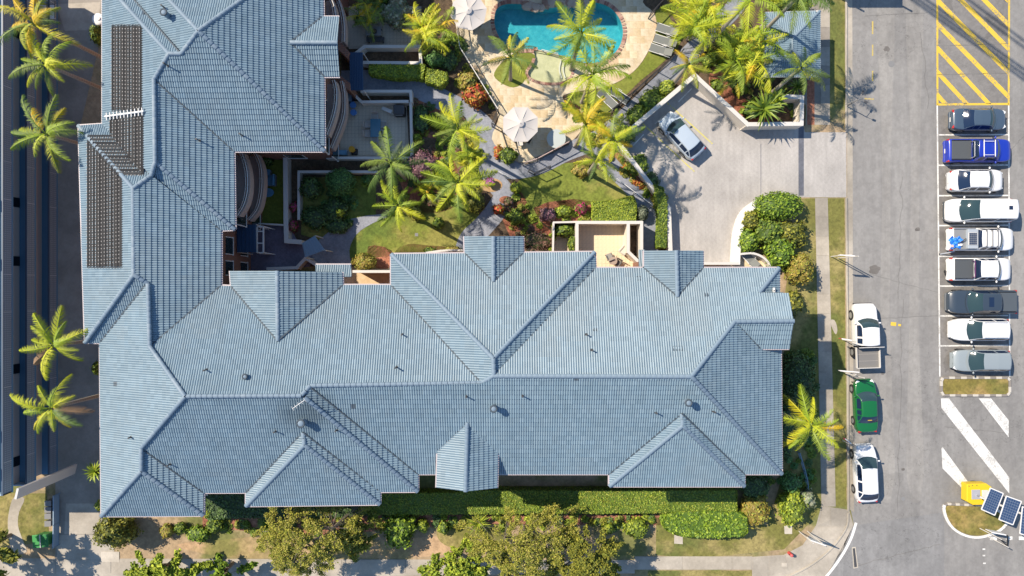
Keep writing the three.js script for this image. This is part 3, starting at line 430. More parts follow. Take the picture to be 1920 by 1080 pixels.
{ // the pool: basin, water, coping of bricks, shallow sand-coloured beach
  const pool = thing('swimming_pool', 'turquoise kidney-shaped swimming pool with brick coping and a shallow beach end', 'swimming pool');
  const tile = tstd(texture(512, (i, x, y) => { const j = y * 2 * N + x * 2; return mul(mix([.04, .30, .36], [.10, .40, .44], F_MID[j]), .85 + .3 * F_FINE[j]); }, 5), .5), sand = tstd(texture(512, (i, x, y) => { const j = y * 2 * N + x * 2; return mul(mix([.44, .42, .27], [.52, .49, .33], F_MID[j]), .92 + .16 * F_FINE[j]); }, 5), .7);
  const basin = (name, pts, depth, mat) => { const W = outline(pts), g = sheetGeo(pts, -depth), pos = [], idx = [], uv = []; let s = 0; W.forEach((v, i) => { pos.push(v.x, 0, v.y, v.x, -depth, v.y); uv.push(s, 0, s, depth); s += v.distanceTo(W[(i + 1) % W.length]); const a = 2 * i, b = 2 * ((i + 1) % W.length); idx.push(a, b, a + 1, b, b + 1, a + 1); });
    const wg = new THREE.BufferGeometry(); wg.setAttribute('position', new THREE.Float32BufferAttribute(pos, 3)); wg.setAttribute('uv', new THREE.Float32BufferAttribute(uv, 2)); wg.setIndex(idx); wg.computeVertexNormals(); return part(name, [g, wg], mat, pool); };
  basin('basin', POOL, 1.25, tile); basin('beach_floor', BEACH, .2, sand);
  const rip = new THREE.DataTexture(new Uint8Array(N * N * 4).map((_, i) => Math.round(255 * F_MID[i >> 2])), N, N); rip.wrapS = rip.wrapT = THREE.RepeatWrapping; rip.magFilter = THREE.LinearFilter; rip.repeat.set(1 / 9, 1 / 9); rip.needsUpdate = true;
  const water = new THREE.MeshPhysicalMaterial({ color: rgb([.62, .93, .96]), transmission: 1, thickness: 0, roughness: .03, ior: 1.33, bumpMap: rip, bumpScale: .05, side: THREE.DoubleSide });
  part('water_surface', sheetGeo(POOL, -.1), water, pool); const shallow = water.clone(); shallow.color = rgb([.95, .99, .93]); part('water_surface', sheetGeo(BEACH, -.08), shallow, pool);
  const bricks = [std([.25, .12, .09], .8), std([.34, .19, .15], .8), std([.42, .27, .2], .8)], R = rng(9);
  const ring = (pts, w, skip) => { const W = outline(pts), rest = []; for (let i = 0; i < W.length; i++) { const a = W[i], b = W[(i + 1) % W.length]; if (skip(pts[i])) continue; const L = a.distanceTo(b), n = Math.max(1, Math.round(L / .2)), ang = Math.atan2(b.y - a.y, b.x - a.x); for (let k = 0; k < n; k++) { const t = (k + .5) / n, x = a.x + (b.x - a.x) * t + Math.sin(ang) * w / 2, z = a.y + (b.y - a.y) * t - Math.cos(ang) * w / 2; const m = part('coping_brick', RB[w] ??= rbox(.19, .08, w, .012, 0, 0, 0, 1), bricks[Math.floor(R() * 3)], pool, V3(x, .035 + R() * .006, z)); m.rotation.y = -ang; } } };
  const RB = {}; ring(POOL, .32, ([x, y]) => y > 93 && x > 985 && x < 1066); ring(BEACH, .24, ([x, y]) => y < 113 && x > 1002);
  part('weir_wall', prism(ribbonPts(smooth([[985, 92], [1000, 94], [1030, 100], [1066, 110]], 4), .2), -1.2, -.09), sand, pool);
  part('handrail', [bar(P(1016, 93, .35), P(1046, 100, .35), .03), bar(P(1016, 93, .35), P(1016, 94, -.4), .03), bar(P(1046, 100, .35), P(1046, 101, -.4), .03)], M.white, pool);
  for (const [dx] of [[0], [7]]) part('step_edge', prism(ribbonPts(smooth([[1052 + dx, 112], [1049 + dx, 130], [1053 + dx, 146]], 4), .1), -.15, -.085), M.offwhite, pool);
  const rocks = []; for (let i = 0; i < 26; i++) { const t = i / 25, x = 985 + 110 * t, y = 7 + 5 * Math.sin(t * 9) + R() * 5 - (t > .6 ? 5 : 0); const g = new THREE.IcosahedronGeometry(.22 + R() * .2, 1), p = g.attributes.position; for (let k = 0; k < p.count; k++) { const s = 1 + .25 * Math.sin(p.getX(k) * 23 + i) * Math.cos(p.getZ(k) * 19 + i * 2); p.setXYZ(k, p.getX(k) * s * 1.3, p.getY(k) * s * .6, p.getZ(k) * s); } g.computeVertexNormals(); const m = part('edge_rock', g, i % 3 ? std([.42, .34, .27], .9) : std([.3, .19, .14], .9), pool, P(x, y, .05)); m.rotation.y = R() * 6; }
}
// paved patios
const patio = (name, poly, mat, tileName, size, seed, lvl = 3, color) => { const s = sheet(name, poly, lvl, color ? tstd(T.concrete, .85, { color: rgb(color) }) : mat); paving(s, tileName, poly, size, size, lvl + 1, [color ? tstd(T.concrete, .8, { color: rgb(mul(color, 1.12)) }) : mat], seed, { stuff: true, gap: .03 }); };
patio('patio', [[640, 190], [762, 190], [768, 296], [625, 296]], M.concrete, 'patio_tile', .3, 31, 3, [1.35, 1.28, 1.2]); patio('patio', [[636, 12], [790, 12], [790, 88], [655, 92], [640, 60]], M.concrete, 'patio_tile', .3, 32, 3, [1.15, 1.12, 1.08]);
patio('patio', [[1084, 420], [1182, 420], [1182, 470], [1203, 495], [1203, 520], [1084, 520]], M.cream, 'patio_tile', .33, 33, 4, [1.55, 1.4, 1.15]); patio('patio', [[1040, 440], [1080, 440], [1080, 490], [1040, 490]], M.cream, 'patio_tile', .33, 34, 4, [1.4, 1.25, 1.05]);
sheet('entry_court', [[470, 420], [540, 420], [560, 455], [600, 470], [580, 500], [470, 510]], 4, tstd(T.slate, .85, { color: rgb([.72, .62, .72]) })); sheet('narrow_terrace', [[640, 505], [740, 505], [740, 545], [640, 545]], 4, tstd(T.sandstone, .85, { color: rgb([1.05, .95, .85]) }));
sheet('narrow_terrace', [[1310, 492], [1385, 492], [1385, 520], [1310, 520]], 4, tstd(T.sandstone, .85, { color: rgb([1, .95, .9]) }));
sheet('terrace', smooth([[1390, 474], [1415, 474], [1435, 484], [1446, 500], [1446, 520], [1386, 520], [1386, 480]], 3, true), 5, tstd(T.sandstone, .85, { color: rgb([1.1, 1.05, .95]) }));
// painted markings of the street and the parking
function marking(name, list, mat, level = 5) { const g = new THREE.Group(); g.name = numbered(name); g.userData.kind = 'structure'; scene.add(g); for (const q of list) part('painted_stripe', sheetGeo(q, level * .004), mat, g); return g; }
const line = (x0, y0, x1, y1, w = .12) => ribbonPts([[x0, y0], [x1, y1]], w);
marking('parking_lines', [line(1757, 198, 1762, 706), line(1891, 198, 1893, 706), ...[253, 310, 367, 423, 480, 536, 592, 648].map((y, i) => line(1759.5, y + (i > 3 ? .5 : 0), 1890, y - .5))], M.paintW);
{ const clip = (a, b) => { // diagonal yellow bar between the frame lines
    return [[a, b]]; };
  const ys = [], x0 = 1759, x1 = 1889, slope = 1.0; const stripes = [];
  for (let k = 0; k < 9; k++) { const yl = 182 - k * 45 - (k === 0 ? 2 : 0); // hits the left line at yl and descends to the bottom line or the other side
    const pts = []; const w = 10; let xa = x0, ya = yl, xb = x1, yb = yl + (x1 - x0) * (k > 2 ? 1.02 : 1.08); if (yb > 195) { xb = x0 + (195 - yl) / ((yb - yl) / (x1 - x0)); yb = 195; }
    pts.push([xa, ya - w * .62], [xa, ya + w * .62 > 195 ? 195 : ya + w * .62], [xb - (yb >= 195 ? w * .55 : 0), yb >= 195 ? 195 : yb + w * .6], [xb + (yb >= 195 ? w * .5 : 0), yb >= 195 ? 195 : yb - w * .6]); stripes.push(pts.map(([x, y]) => [Math.min(x, x1), y])); }
  marking('no_parking_hatch', [...stripes, line(1757, -60, 1757.5, 198, .16), line(1892, -60, 1891, 198, .16), line(1757, 196, 1891, 195, .18)], M.paintY); }
marking('loading_bay_dashes', [line(1636, 40, 1636, 64), line(1636, 84, 1636, 105, .1), line(1636, 133, 1636, 152), line(1620, 185, 1638, 186, .1)], tstd(T.paintY, .8, { color: rgb([.75, .85, 2.2]) }));
marking('island_chevrons', [[[1764, 747], [1779, 747], [1892, 895], [1892, 925], [1765, 765]], [[1835, 747], [1858, 747], [1891, 788], [1891, 820]], [[1765, 840], [1767, 838], [1816, 905], [1816, 928], [1767, 878]]], M.paintW);
marking('road_studs', [line(1856, 1009, 1869, 1010, .3), line(1886, 1009, 1898, 1009, .3), line(1910, 1009, 1922, 1009, .3), line(1842, 1029.5, 1847, 1029.5, .12), line(1842, 1041.5, 1847, 1041.5, .12), line(1843, 1056, 1848, 1056, .12)], M.paintW);
marking('paint_spot', [line(1670, 607, 1680, 608, .3), line(1684, 609, 1689, 610, .18)], M.paintY);
// traffic islands
{ const is = (name, pts, kerbMat, seed, segs) => { const g = new THREE.Group(); g.name = numbered(name); g.userData.kind = 'structure'; scene.add(g); part('grass_top', prism(pts.map(([x, y]) => { const cx = pts.reduce((a, p) => a + p[0], 0) / pts.length, cy = pts.reduce((a, p) => a + p[1], 0) / pts.length; return [cx + (x - cx) * .95, cy + (y - cy) * .9]; }), 0, .1), tstd(T.verge, 1, { color: rgb([1.2, 1.02, 1.0]) }), g);
    const W = outline(pts), R = rng(seed); W.forEach((a, i) => { const b = W[(i + 1) % W.length], L = a.distanceTo(b), n = Math.max(1, Math.round(L / segs)), ang = Math.atan2(b.y - a.y, b.x - a.x); for (let k = 0; k < n; k++) { const t = (k + .5) / n; const m = part('kerb_block', rbox(L / n - .015, .15, .2, .02, 0, 0, 0, 1), kerbMat(R, i, k), g, V3(a.x + (b.x - a.x) * t, .075, a.y + (b.y - a.y) * t)); m.rotation.y = -ang; } }); return g; };
  const pale = std([.48, .45, .40], .85), dull = std([.22, .2, .18], .9), wh = std([.66, .65, .62], .7);
  is('traffic_island', [[1767, 708], [1888, 708], [1892, 713], [1892, 736], [1887, 741], [1768, 741], [1764, 734], [1764, 714]], (R, i, k) => (k + i) % 2 ? pale : dull, 3, .5);
  is('traffic_island', smooth([[1770, 946], [1790, 945], [1815, 946], [1850, 948], [1872, 958], [1888, 974], [1878, 990], [1858, 1001], [1832, 1007], [1808, 1003], [1786, 990], [1772, 968]], 3, true), (R, i) => i < 8 ? (i % 2 ? pale : dull) : wh, 4, 1.2); }
sheet('road_grate', [[1597, 1026], [1604, 1025], [1609, 1064], [1600, 1066]], 6, M.concretePale); sheet('grate_slot', [[1598.6, 1028], [1602.6, 1027.5], [1606.6, 1062.5], [1601.4, 1063.5]], 8, M.darkGrey);
sheet('service_lid', [[190, 1034], [224, 1034], [224, 1054], [190, 1053]], 10, M.concretePale); sheet('service_lid', [[1264, 1003], [1280, 1005], [1280, 1020], [1264, 1019]], 6, M.concretePale); sheet('service_lid', [[1470, 985], [1485, 985], [1485, 1001], [1471, 1001]], 6, M.concretePale); sheet('worn_patch', smooth([[1557, 600], [1564, 600], [1570, 618], [1567, 627], [1559, 612]], 3, true), 4, M.concrete);
sheet('service_lid', [[1465, 1055], [1476, 1055], [1476, 1062], [1465, 1062]], 10, M.concretePale); sheet('lawn_lid', [[778, 437], [784, 437], [784, 443], [778, 443]], 5, M.midGrey);

{ // sealed cracks, joints, drips and wheel tracks on the road and in the bays
  const R = rng(61), seal = tstd(T.asphalt, .9, { color: rgb([.78, .78, .78]) }), stain = tstd(T.bay, .85, { color: rgb([.74, .72, .7]) }), worn = tstd(T.asphalt, .95, { color: rgb([1.1, 1.09, 1.07]) }), g = new THREE.Group(); g.name = numbered('road_wear'); g.userData.kind = 'structure'; scene.add(g);
  const wig = (x0, y0, x1, y1, amp, w, mat, lvl) => { const n = 16, q = []; for (let i = 0; i <= n; i++) q.push([x0 + (x1 - x0) * i / n + (R() - .5) * amp, y0 + (y1 - y0) * i / n + (R() - .5) * amp * .4]); part('crack_seal', sheetGeo(ribbonPts(q, w), lvl * .004), mat, g); };
  wig(1690, 330, 1686, 560, 7, .07, seal, 4); wig(1693, 560, 1683, 960, 6, .06, seal, 4); wig(1600, 600, 1758, 592, 4, .05, seal, 4); wig(1596, 505, 1757, 548, 5, .04, seal, 4); wig(1727, 60, 1741, 205, 5, .06, seal, 4); wig(1762, 1020, 1600, 1062, 6, .06, seal, 4); wig(1757, 86, 1890, 82, 2, .05, seal, 5); wig(1757, 140, 1890, 137, 2, .05, seal, 5); wig(1770, 800, 1890, 812, 3, .05, seal, 4); wig(1896, 280, 1920, 255, 3, .05, seal, 4); wig(1620, 30, 1740, 24, 3, .05, seal, 4);
  const blob = (x, y, r, mat, lvl, name) => { const n = 14, q = []; for (let i = 0; i < n; i++) { const k = r * (.7 + .5 * R()); q.push([x + Math.cos(i / n * 6.283) * k * 1.2, y + Math.sin(i / n * 6.283) * k]); } part(name, sheetGeo(smooth(q, 2, true), lvl * .004), mat, g); };
  for (const y of [228, 284, 340, 397, 452, 508, 566, 620, 678]) { blob(1846 + R() * 24, y + R() * 6 - 3, 4 + R() * 3, stain, 4, 'oil_stain'); blob(1790 + R() * 12, y + R() * 8 - 4, 2 + R() * 2, stain, 4, 'oil_stain'); }
  for (const [x, y, r] of [[1663, 92, 5], [1693, 880, 3], [1655, 700, 3], [1720, 430, 4], [1640, 505, 9]]) blob(x, y, r, stain, 4, 'oil_stain');
  for (const [x0, x1] of [[1652, 1668], [1706, 1722]]) part('wheel_track', sheetGeo(smooth([[x0, -60], [x0 + 2, 300], [x0 - 1, 600], [x0 + 3, 940], [x1 + 2, 940], [x1, 600], [x1 + 2, 300], [x1, -60]], 4, true), .0105), worn, g);
  part('utility_cover', sheetGeo(Array.from({ length: 18 }, (_, i) => [1671 + 6 * Math.cos(i * .349), 120 + 6 * Math.sin(i * .349)]), .022), M.midGrey, g); part('utility_cover', sheetGeo(Array.from({ length: 18 }, (_, i) => [1693 + 4 * Math.cos(i * .349), 935 + 4 * Math.sin(i * .349)]), .022), M.midGrey, g);
}
// ---------------------------------------------------------------- plants
const leafMat = (rough = .62) => new THREE.MeshStandardMaterial({ vertexColors: true, roughness: rough, side: THREE.DoubleSide });
const LEAF = leafMat(), LEAF_DULL = leafMat(.85);
// a cloud of leaf blades: sample(R) gives [x, y, z, nx, ny, nz]
function leafCloud(seed, count, size, colors, sample, { long = 1.6, spread = .7 } = {}) {
  const R = rng(seed), pos = new Float32Array(count * 12), col = new Float32Array(count * 12), idx = new Uint32Array(count * 6), n = V3(0, 0, 0), a = V3(0, 0, 0), b = V3(0, 0, 0);
  for (let i = 0; i < count; i++) {
    const s = sample(R); n.set(s[3] + (R() - .5) * 2 * spread, s[4] + (R() - .5) * 2 * spread, s[5] + (R() - .5) * 2 * spread).normalize();
    a.set(R() - .5, R() - .5, R() - .5).cross(n).normalize(); b.crossVectors(n, a);
    const k = size * (.6 + .8 * R()), l = k * long * .5, w = k * .5, c = colors[Math.floor(R() * colors.length)], v = .75 + .5 * R();
    const q = [[-l, 0], [0, -w], [l, 0], [0, w]]; // a pointed blade, folded a little along its rib
    for (let j = 0; j < 4; j++) { const o = i * 12 + j * 3, lift = j % 2 ? w * .35 : 0; pos[o] = s[0] + a.x * q[j][0] + b.x * q[j][1] + n.x * lift; pos[o + 1] = s[1] + a.y * q[j][0] + b.y * q[j][1] + n.y * lift; pos[o + 2] = s[2] + a.z * q[j][0] + b.z * q[j][1] + n.z * lift; col[o] = c[0] * v; col[o + 1] = c[1] * v; col[o + 2] = c[2] * v; }
    idx.set([i * 4, i * 4 + 1, i * 4 + 2, i * 4, i * 4 + 2, i * 4 + 3], i * 6);
  }
  const g = new THREE.BufferGeometry(); g.setAttribute('position', new THREE.BufferAttribute(pos, 3)); g.setAttribute('color', new THREE.BufferAttribute(col, 3)); g.setIndex(new THREE.BufferAttribute(idx, 1)); g.computeVertexNormals(); return g;
}
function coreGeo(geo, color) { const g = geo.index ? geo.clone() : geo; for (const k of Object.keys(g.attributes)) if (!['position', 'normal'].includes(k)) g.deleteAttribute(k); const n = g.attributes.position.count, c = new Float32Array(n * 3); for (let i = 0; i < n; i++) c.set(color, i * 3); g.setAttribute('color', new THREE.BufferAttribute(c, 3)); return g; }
function merged(list) { return mergeGeometries(list.map((g) => { const q = g.index ? g.toNonIndexed() : g; q.deleteAttribute('uv'); return q; })); }
const PAL = {
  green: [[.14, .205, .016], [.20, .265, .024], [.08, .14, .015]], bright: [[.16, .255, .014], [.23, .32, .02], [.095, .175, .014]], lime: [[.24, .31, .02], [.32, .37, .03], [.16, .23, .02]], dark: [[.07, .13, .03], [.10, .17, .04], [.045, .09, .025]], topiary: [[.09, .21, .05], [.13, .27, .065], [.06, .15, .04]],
  olive: [[.18, .19, .018], [.25, .24, .026], [.11, .13, .015]], hedge: [[.17, .25, .02], [.23, .30, .025], [.12, .19, .015], [.26, .28, .03]], feather: [[.235, .24, .022], [.31, .295, .035], [.14, .165, .018], [.36, .32, .07]], yellow: [[.28, .25, .03], [.22, .24, .03], [.33, .25, .05]], orange: [[.42, .16, .02], [.34, .20, .02], [.45, .06, .02], [.2, .15, .02]], purple: [[.22, .10, .13], [.15, .06, .10], [.27, .16, .17]], rust: [[.17, .08, .06], [.22, .13, .09], [.1, .1, .03]], pale: [[.26, .29, .17], [.16, .22, .10], [.33, .35, .24]], magenta: [[.45, .03, .14], [.35, .04, .12], [.15, .12, .03]], grey: [[.13, .16, .10], [.18, .2, .13], [.09, .11, .07]],
};
let plantSeed = 500;
// rounded shrub: bumpy mass of leaves over a dark heart, on short stems
function shrub(label, px, py, rx, ry, h, pal, { size = .13, dens = 1, lumps = .16, name = 'shrub', category = 'shrub', turn = 0, flatTop = 0, mat = LEAF, base = 0, group } = {}) {
  const seed = plantSeed++, p = P(px, py, h * .55), ax = rx / PX_M, az = ry / PX_M, R0 = rng(seed * 7), ph = [R0() * 6, R0() * 6, R0() * 6];
  const t = thing(name, label, category, V3(p.x, base, p.z), turn, group);
  const bump = (x, y, z) => 1 + lumps * (Math.sin(x * 4.1 + ph[0]) * Math.cos(z * 4.7 + ph[1]) + .6 * Math.sin(y * 6 + ph[2] + x * 7.3) * Math.cos(z * 8.1 + ph[0]));
  const shape = (ux, uy, uz, k) => { const b = bump(ux, uy, uz) * k; let y = uy * b; if (flatTop) y = Math.sign(y) * Math.pow(Math.abs(y), 1 - flatTop) ; return [ux * b * ax, h * .5 + y * h * .5, uz * b * az]; };
  const count = Math.round(Math.min(9000, 1.15 * dens * (ax * az * 4 + (ax + az) * h * 1.6) / (size * size)));
  const leaves = leafCloud(seed, count, size, PAL[pal], (R) => { let x, y, z, l; do { x = R() * 2 - 1; y = R() * 2 - 1; z = R() * 2 - 1; l = Math.hypot(x, y, z); } while (l > 1 || l < .05 || y < -.85 * l); x /= l; y /= l; z /= l; const q = shape(x, y, z, .84 + .2 * R()); return [q[0], Math.max(.05, q[1]), q[2], x / ax, y / (h * .5), z / az]; });
  const cg = new THREE.IcosahedronGeometry(1, 3), cp = cg.attributes.position; for (let i = 0; i < cp.count; i++) { const q = shape(cp.getX(i), cp.getY(i), cp.getZ(i), .86); cp.setXYZ(i, q[0], Math.max(.02, q[1]), q[2]); } cg.computeVertexNormals();
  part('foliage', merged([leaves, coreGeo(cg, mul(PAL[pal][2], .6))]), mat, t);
  part('stem', [cyl(.03, .05, h * .6, 6, -.08, h * .3, .03), cyl(.03, .05, h * .6, 6, .1, h * .3, -.05)], M.bark, t); return t;
}
// clipped hedge over an outline of photo points read at its top
function hedge(label, pts, h, pal, { size = .11, dens = 1, name = 'hedge', bev = .16 } = {}) {
  const seed = plantSeed++, W = outline(pts, h), c = W.reduce((a, v) => a.add(v), new THREE.Vector2()).divideScalar(W.length), poly = W.map((v) => [v.x - c.x, v.y - c.y]), t = thing(name, label, 'hedge', V3(c.x, 0, c.y));
  const xs = poly.map((p) => p[0]), zs = poly.map((p) => p[1]), x0 = Math.min(...xs), x1 = Math.max(...xs), z0 = Math.min(...zs), z1 = Math.max(...zs);
  let area = 0, per = 0; poly.forEach((a, i) => { const b = poly[(i + 1) % poly.length]; area += a[0] * b[1] - b[0] * a[1]; per += Math.hypot(a[0] - b[0], a[1] - b[1]); }); area = Math.abs(area) / 2;
  const nTop = area, nSide = per * h, count = Math.round(Math.min(26000, 1.5 * dens * (nTop + nSide) / (size * size)));
  const leaves = leafCloud(seed, count, size, PAL[pal], (R) => { if (R() < nTop / (nTop + nSide)) { let x, z; do { x = x0 + (x1 - x0) * R(); z = z0 + (z1 - z0) * R(); } while (!inside(x, z, poly)); return [x, h - .12 * R() * R() + .05 * Math.sin(x * 3.1) * Math.cos(z * 4.3) + (R() < .04 ? .07 : 0), z, 0, 1, 0]; }
    const i = Math.floor(R() * poly.length), a = poly[i], b = poly[(i + 1) % poly.length], s = R(), l = Math.hypot(b[0] - a[0], b[1] - a[1]), nx = (b[1] - a[1]) / l, nz = -(b[0] - a[0]) / l, k = (R() - .6) * .1; return [a[0] + (b[0] - a[0]) * s + nx * k, h * Math.pow(R(), .8), a[1] + (b[1] - a[1]) * s + nz * k, nx, .3, nz]; });
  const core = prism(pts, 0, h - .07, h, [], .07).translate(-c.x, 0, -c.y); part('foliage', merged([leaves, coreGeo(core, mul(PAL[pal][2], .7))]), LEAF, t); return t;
}
// palm fronds: an arched midrib with two combs of drooping leaflets
function frondGeo(L, rise, droop, pairs, len, wid, hang, seed) {
  const R = rng(seed), rib = [], pos = [], idx = []; let x = 0, y = 0; const n = 14; rib.push([0, 0, rise]);
  for (let i = 1; i <= n; i++) { const t = i / n, a = rise - droop * Math.pow(t, 1.25); x += Math.cos(a) * L / n; y += Math.sin(a) * L / n; rib.push([x, y, a]); }
  const at = (t) => { const f = Math.min(n - .001, t * n), i = Math.floor(f), k = f - i, a = rib[i], b = rib[i + 1]; return [a[0] + (b[0] - a[0]) * k, a[1] + (b[1] - a[1]) * k, a[2] + (b[2] - a[2]) * k]; };
  for (let i = 0; i < n; i++) { const r = .045 * (1 - i / n) + .012, r2 = .045 * (1 - (i + 1) / n) + .012, a = rib[i], b = rib[i + 1], o = pos.length / 3; pos.push(a[0], a[1] + r * .6, -r, a[0], a[1] + r * .6, r, b[0], b[1] + r2 * .6, -r2, b[0], b[1] + r2 * .6, r2); idx.push(o, o + 1, o + 2, o + 1, o + 3, o + 2); }
  for (let i = 0; i < pairs; i++) for (const s of [-1, 1]) { if (R() < .1) continue; const t = .14 + .86 * (i + .5 + (R() - .5) * .9) / pairs, c = at(t), l = len * Math.pow(Math.sin(Math.PI * (.16 + .80 * t)), .7) * (.8 + .4 * R()), fw = (.42 + .5 * t) + (R() - .5) * .15, ca = Math.cos(c[2]), sa = Math.sin(c[2]), dn = hang * (.7 + 1.3 * R());
    const tip = (k, drop) => { const ox = Math.sin(fw) * l * k, oz = Math.cos(fw) * l * k * s; return [c[0] + ca * ox, c[1] + sa * ox - drop * l * k, c[2 - 2] * 0 + oz]; };
    const m1 = tip(.5, dn * .35), m2 = tip(1, dn), w = wid * (.8 + .4 * R()), o = pos.length / 3;
    pos.push(c[0] - w * .4, c[1], 0, c[0] + w * .4, c[1], 0, m1[0] - w * .5, m1[1], m1[2], m1[0] + w * .5, m1[1] + w * .2, m1[2], m2[0], m2[1], m2[2]); idx.push(o, o + 1, o + 2, o + 1, o + 3, o + 2, o + 2, o + 3, o + 4);
  }
  const g = new THREE.BufferGeometry(); g.setAttribute('position', new THREE.Float32BufferAttribute(pos, 3)); g.setIndex(idx); g.computeVertexNormals(); return g;
}
const frondSet = (L, len, wid, seed, pairs = 34) => ({ up: [0, 1].map((i) => frondGeo(L, 1.15, 1.5, pairs, len, wid, .5, seed + i)), mid: [0, 1, 2].map((i) => frondGeo(L, .62, 1.25, pairs, len, wid, .55, seed + 10 + i)), low: [0, 1, 2].map((i) => frondGeo(L, .15, .95, pairs, len, wid, .6, seed + 20 + i)) });
const KING = frondSet(2.8, .52, .046, 900, 40), CANE = frondSet(2.0, .44, .042, 940, 26), SMALL = frondSet(1.6, .38, .05, 960, 22);
const frondMat = (c, r = .62) => new THREE.MeshPhysicalMaterial({ color: rgb(c), roughness: r, side: THREE.DoubleSide, transmission: .22, thickness: 0 });
const FM = { green: [frondMat([.17, .26, .028]), frondMat([.23, .31, .035]), frondMat([.11, .19, .025])], lime: [frondMat([.40, .46, .008]), frondMat([.52, .54, .012]), frondMat([.26, .36, .01])], gold: [frondMat([.62, .43, .008]), frondMat([.52, .47, .01]), frondMat([.34, .38, .01])], deep: [frondMat([.075, .12, .025]), frondMat([.10, .16, .03]), frondMat([.06, .10, .022])], dry: [frondMat([.26, .16, .08], .8)] };
const crownMat = std([.22, .27, .06], .5), trunkRing = texture(64, (i, x, y) => mul([.36, .32, .26], (y % 16 < 3 ? .7 : 1) * (.9 + .2 * ((x * 37 % 11) / 11))), .9), palmTrunk = tstd(trunkRing, .9);
function palm(label, px, py, h, { scale = 1, n = 11, pal = 'lime', set = KING, lean = [0, 0], trunk = .14, seed = plantSeed++, dry = 0, turn = null, group = 'tall feather palms', category = 'palm tree', name = 'palm_tree', old = null } = {}) {
  const R = rng(seed), top = P(px, py, h), t = thing(name, label, category, V3(top.x - lean[0], 0, top.z - lean[1]), 0, group), th = h - .75 * scale, curve = new THREE.QuadraticBezierCurve3(V3(0, 0, 0), V3(lean[0] * .35, th * .5, lean[1] * .35), V3(lean[0], th, lean[1]));
  const tg = new THREE.TubeGeometry(curve, 20, trunk, 9), tp = tg.attributes.position, pt = curve.getPoints(20); for (let i = 0; i <= 20; i++) for (let j = 0; j <= 9; j++) { const k = i * 10 + j, f = 1.35 - .5 * i / 20 + (i === 0 ? .25 : 0), c = pt[i]; tp.setXYZ(k, c.x + (tp.getX(k) - c.x) * f, tp.getY(k), c.z + (tp.getZ(k) - c.z) * f); } tg.computeVertexNormals();
  const uv = tg.attributes.uv; for (let i = 0; i < uv.count; i++) uv.setXY(i, uv.getY(i), uv.getX(i) * th); part('trunk', tg, palmTrunk, t);
  part('crownshaft', new THREE.LatheGeometry([[.001, -.3], [trunk * .9, -.25], [trunk * 1.35, .1], [trunk * 1.0, .6], [trunk * .4, .85]].map(([a, b]) => new THREE.Vector2(a, b * scale)), 10), crownMat, t, V3(lean[0], th, lean[1]));
  n += 3; const a0 = turn ?? R() * 6.28;
  for (let i = 0; i < n; i++) {
    const kind = i < n * .22 ? 'up' : i < n * .62 ? 'mid' : 'low', arr = set[kind], m = part('frond', arr[Math.floor(R() * arr.length)], (i >= n - dry ? FM.dry : FM[kind === 'low' && old ? old : (R() < (pal === 'green' ? .3 : .24) ? (pal === 'green' ? 'deep' : 'green') : pal)])[Math.floor(R() * (i >= n - dry ? 1 : 3))], t, V3(lean[0], th + .55 * scale, lean[1]));
    m.rotation.set(0, a0 + i * 2.399 + (R() - .5) * .5, 0); m.rotation.order = 'YXZ'; m.rotateX((R() - .5) * 1.1); m.rotateZ((R() - .5) * .35); const s = scale * (.7 + .45 * R()); m.scale.set(s, s, s);
  }
  return t;
}
function clumpPalm(label, px, py, r, h, { pal = 'lime', n = 34, seed = plantSeed++, set = CANE, stems = 6, group = 'clumping cane palms' } = {}) { // many canes from one root, each with its own fan of fronds
  const R = rng(seed), c = P(px, py, h * .8), t = thing('cane_palm', label, 'palm', V3(c.x, 0, c.z), 0, group), rad = r / PX_M;
  for (let s = 0; s < stems; s++) { const a = s / stems * 6.28 + R(), d = s === 0 ? 0 : rad * (.25 + .45 * R()), hx = Math.cos(a) * d, hz = Math.sin(a) * d, hh = h * (.6 + .4 * R()) - 1; part('trunk', bar(V3(hx * .25, 0, hz * .25), V3(hx, hh, hz), .06, 7), palmTrunk, t);
    const k = Math.round(n / stems); for (let i = 0; i < k; i++) { const kind = i < k * .3 ? 'up' : i < k * .75 ? 'mid' : 'low', arr = set[kind], m = part('frond', arr[Math.floor(R() * arr.length)], FM[R() < .18 ? 'gold' : pal][Math.floor(R() * 3)], t, V3(hx, hh, hz)); m.rotation.order = 'YXZ'; m.rotation.y = i * 2.399 + R(); m.rotateX((R() - .5) * .9); const q = Math.min(1.25, rad / 1.7) * (.75 + .4 * R()); m.scale.set(q, q, q); } }
  return t;
}
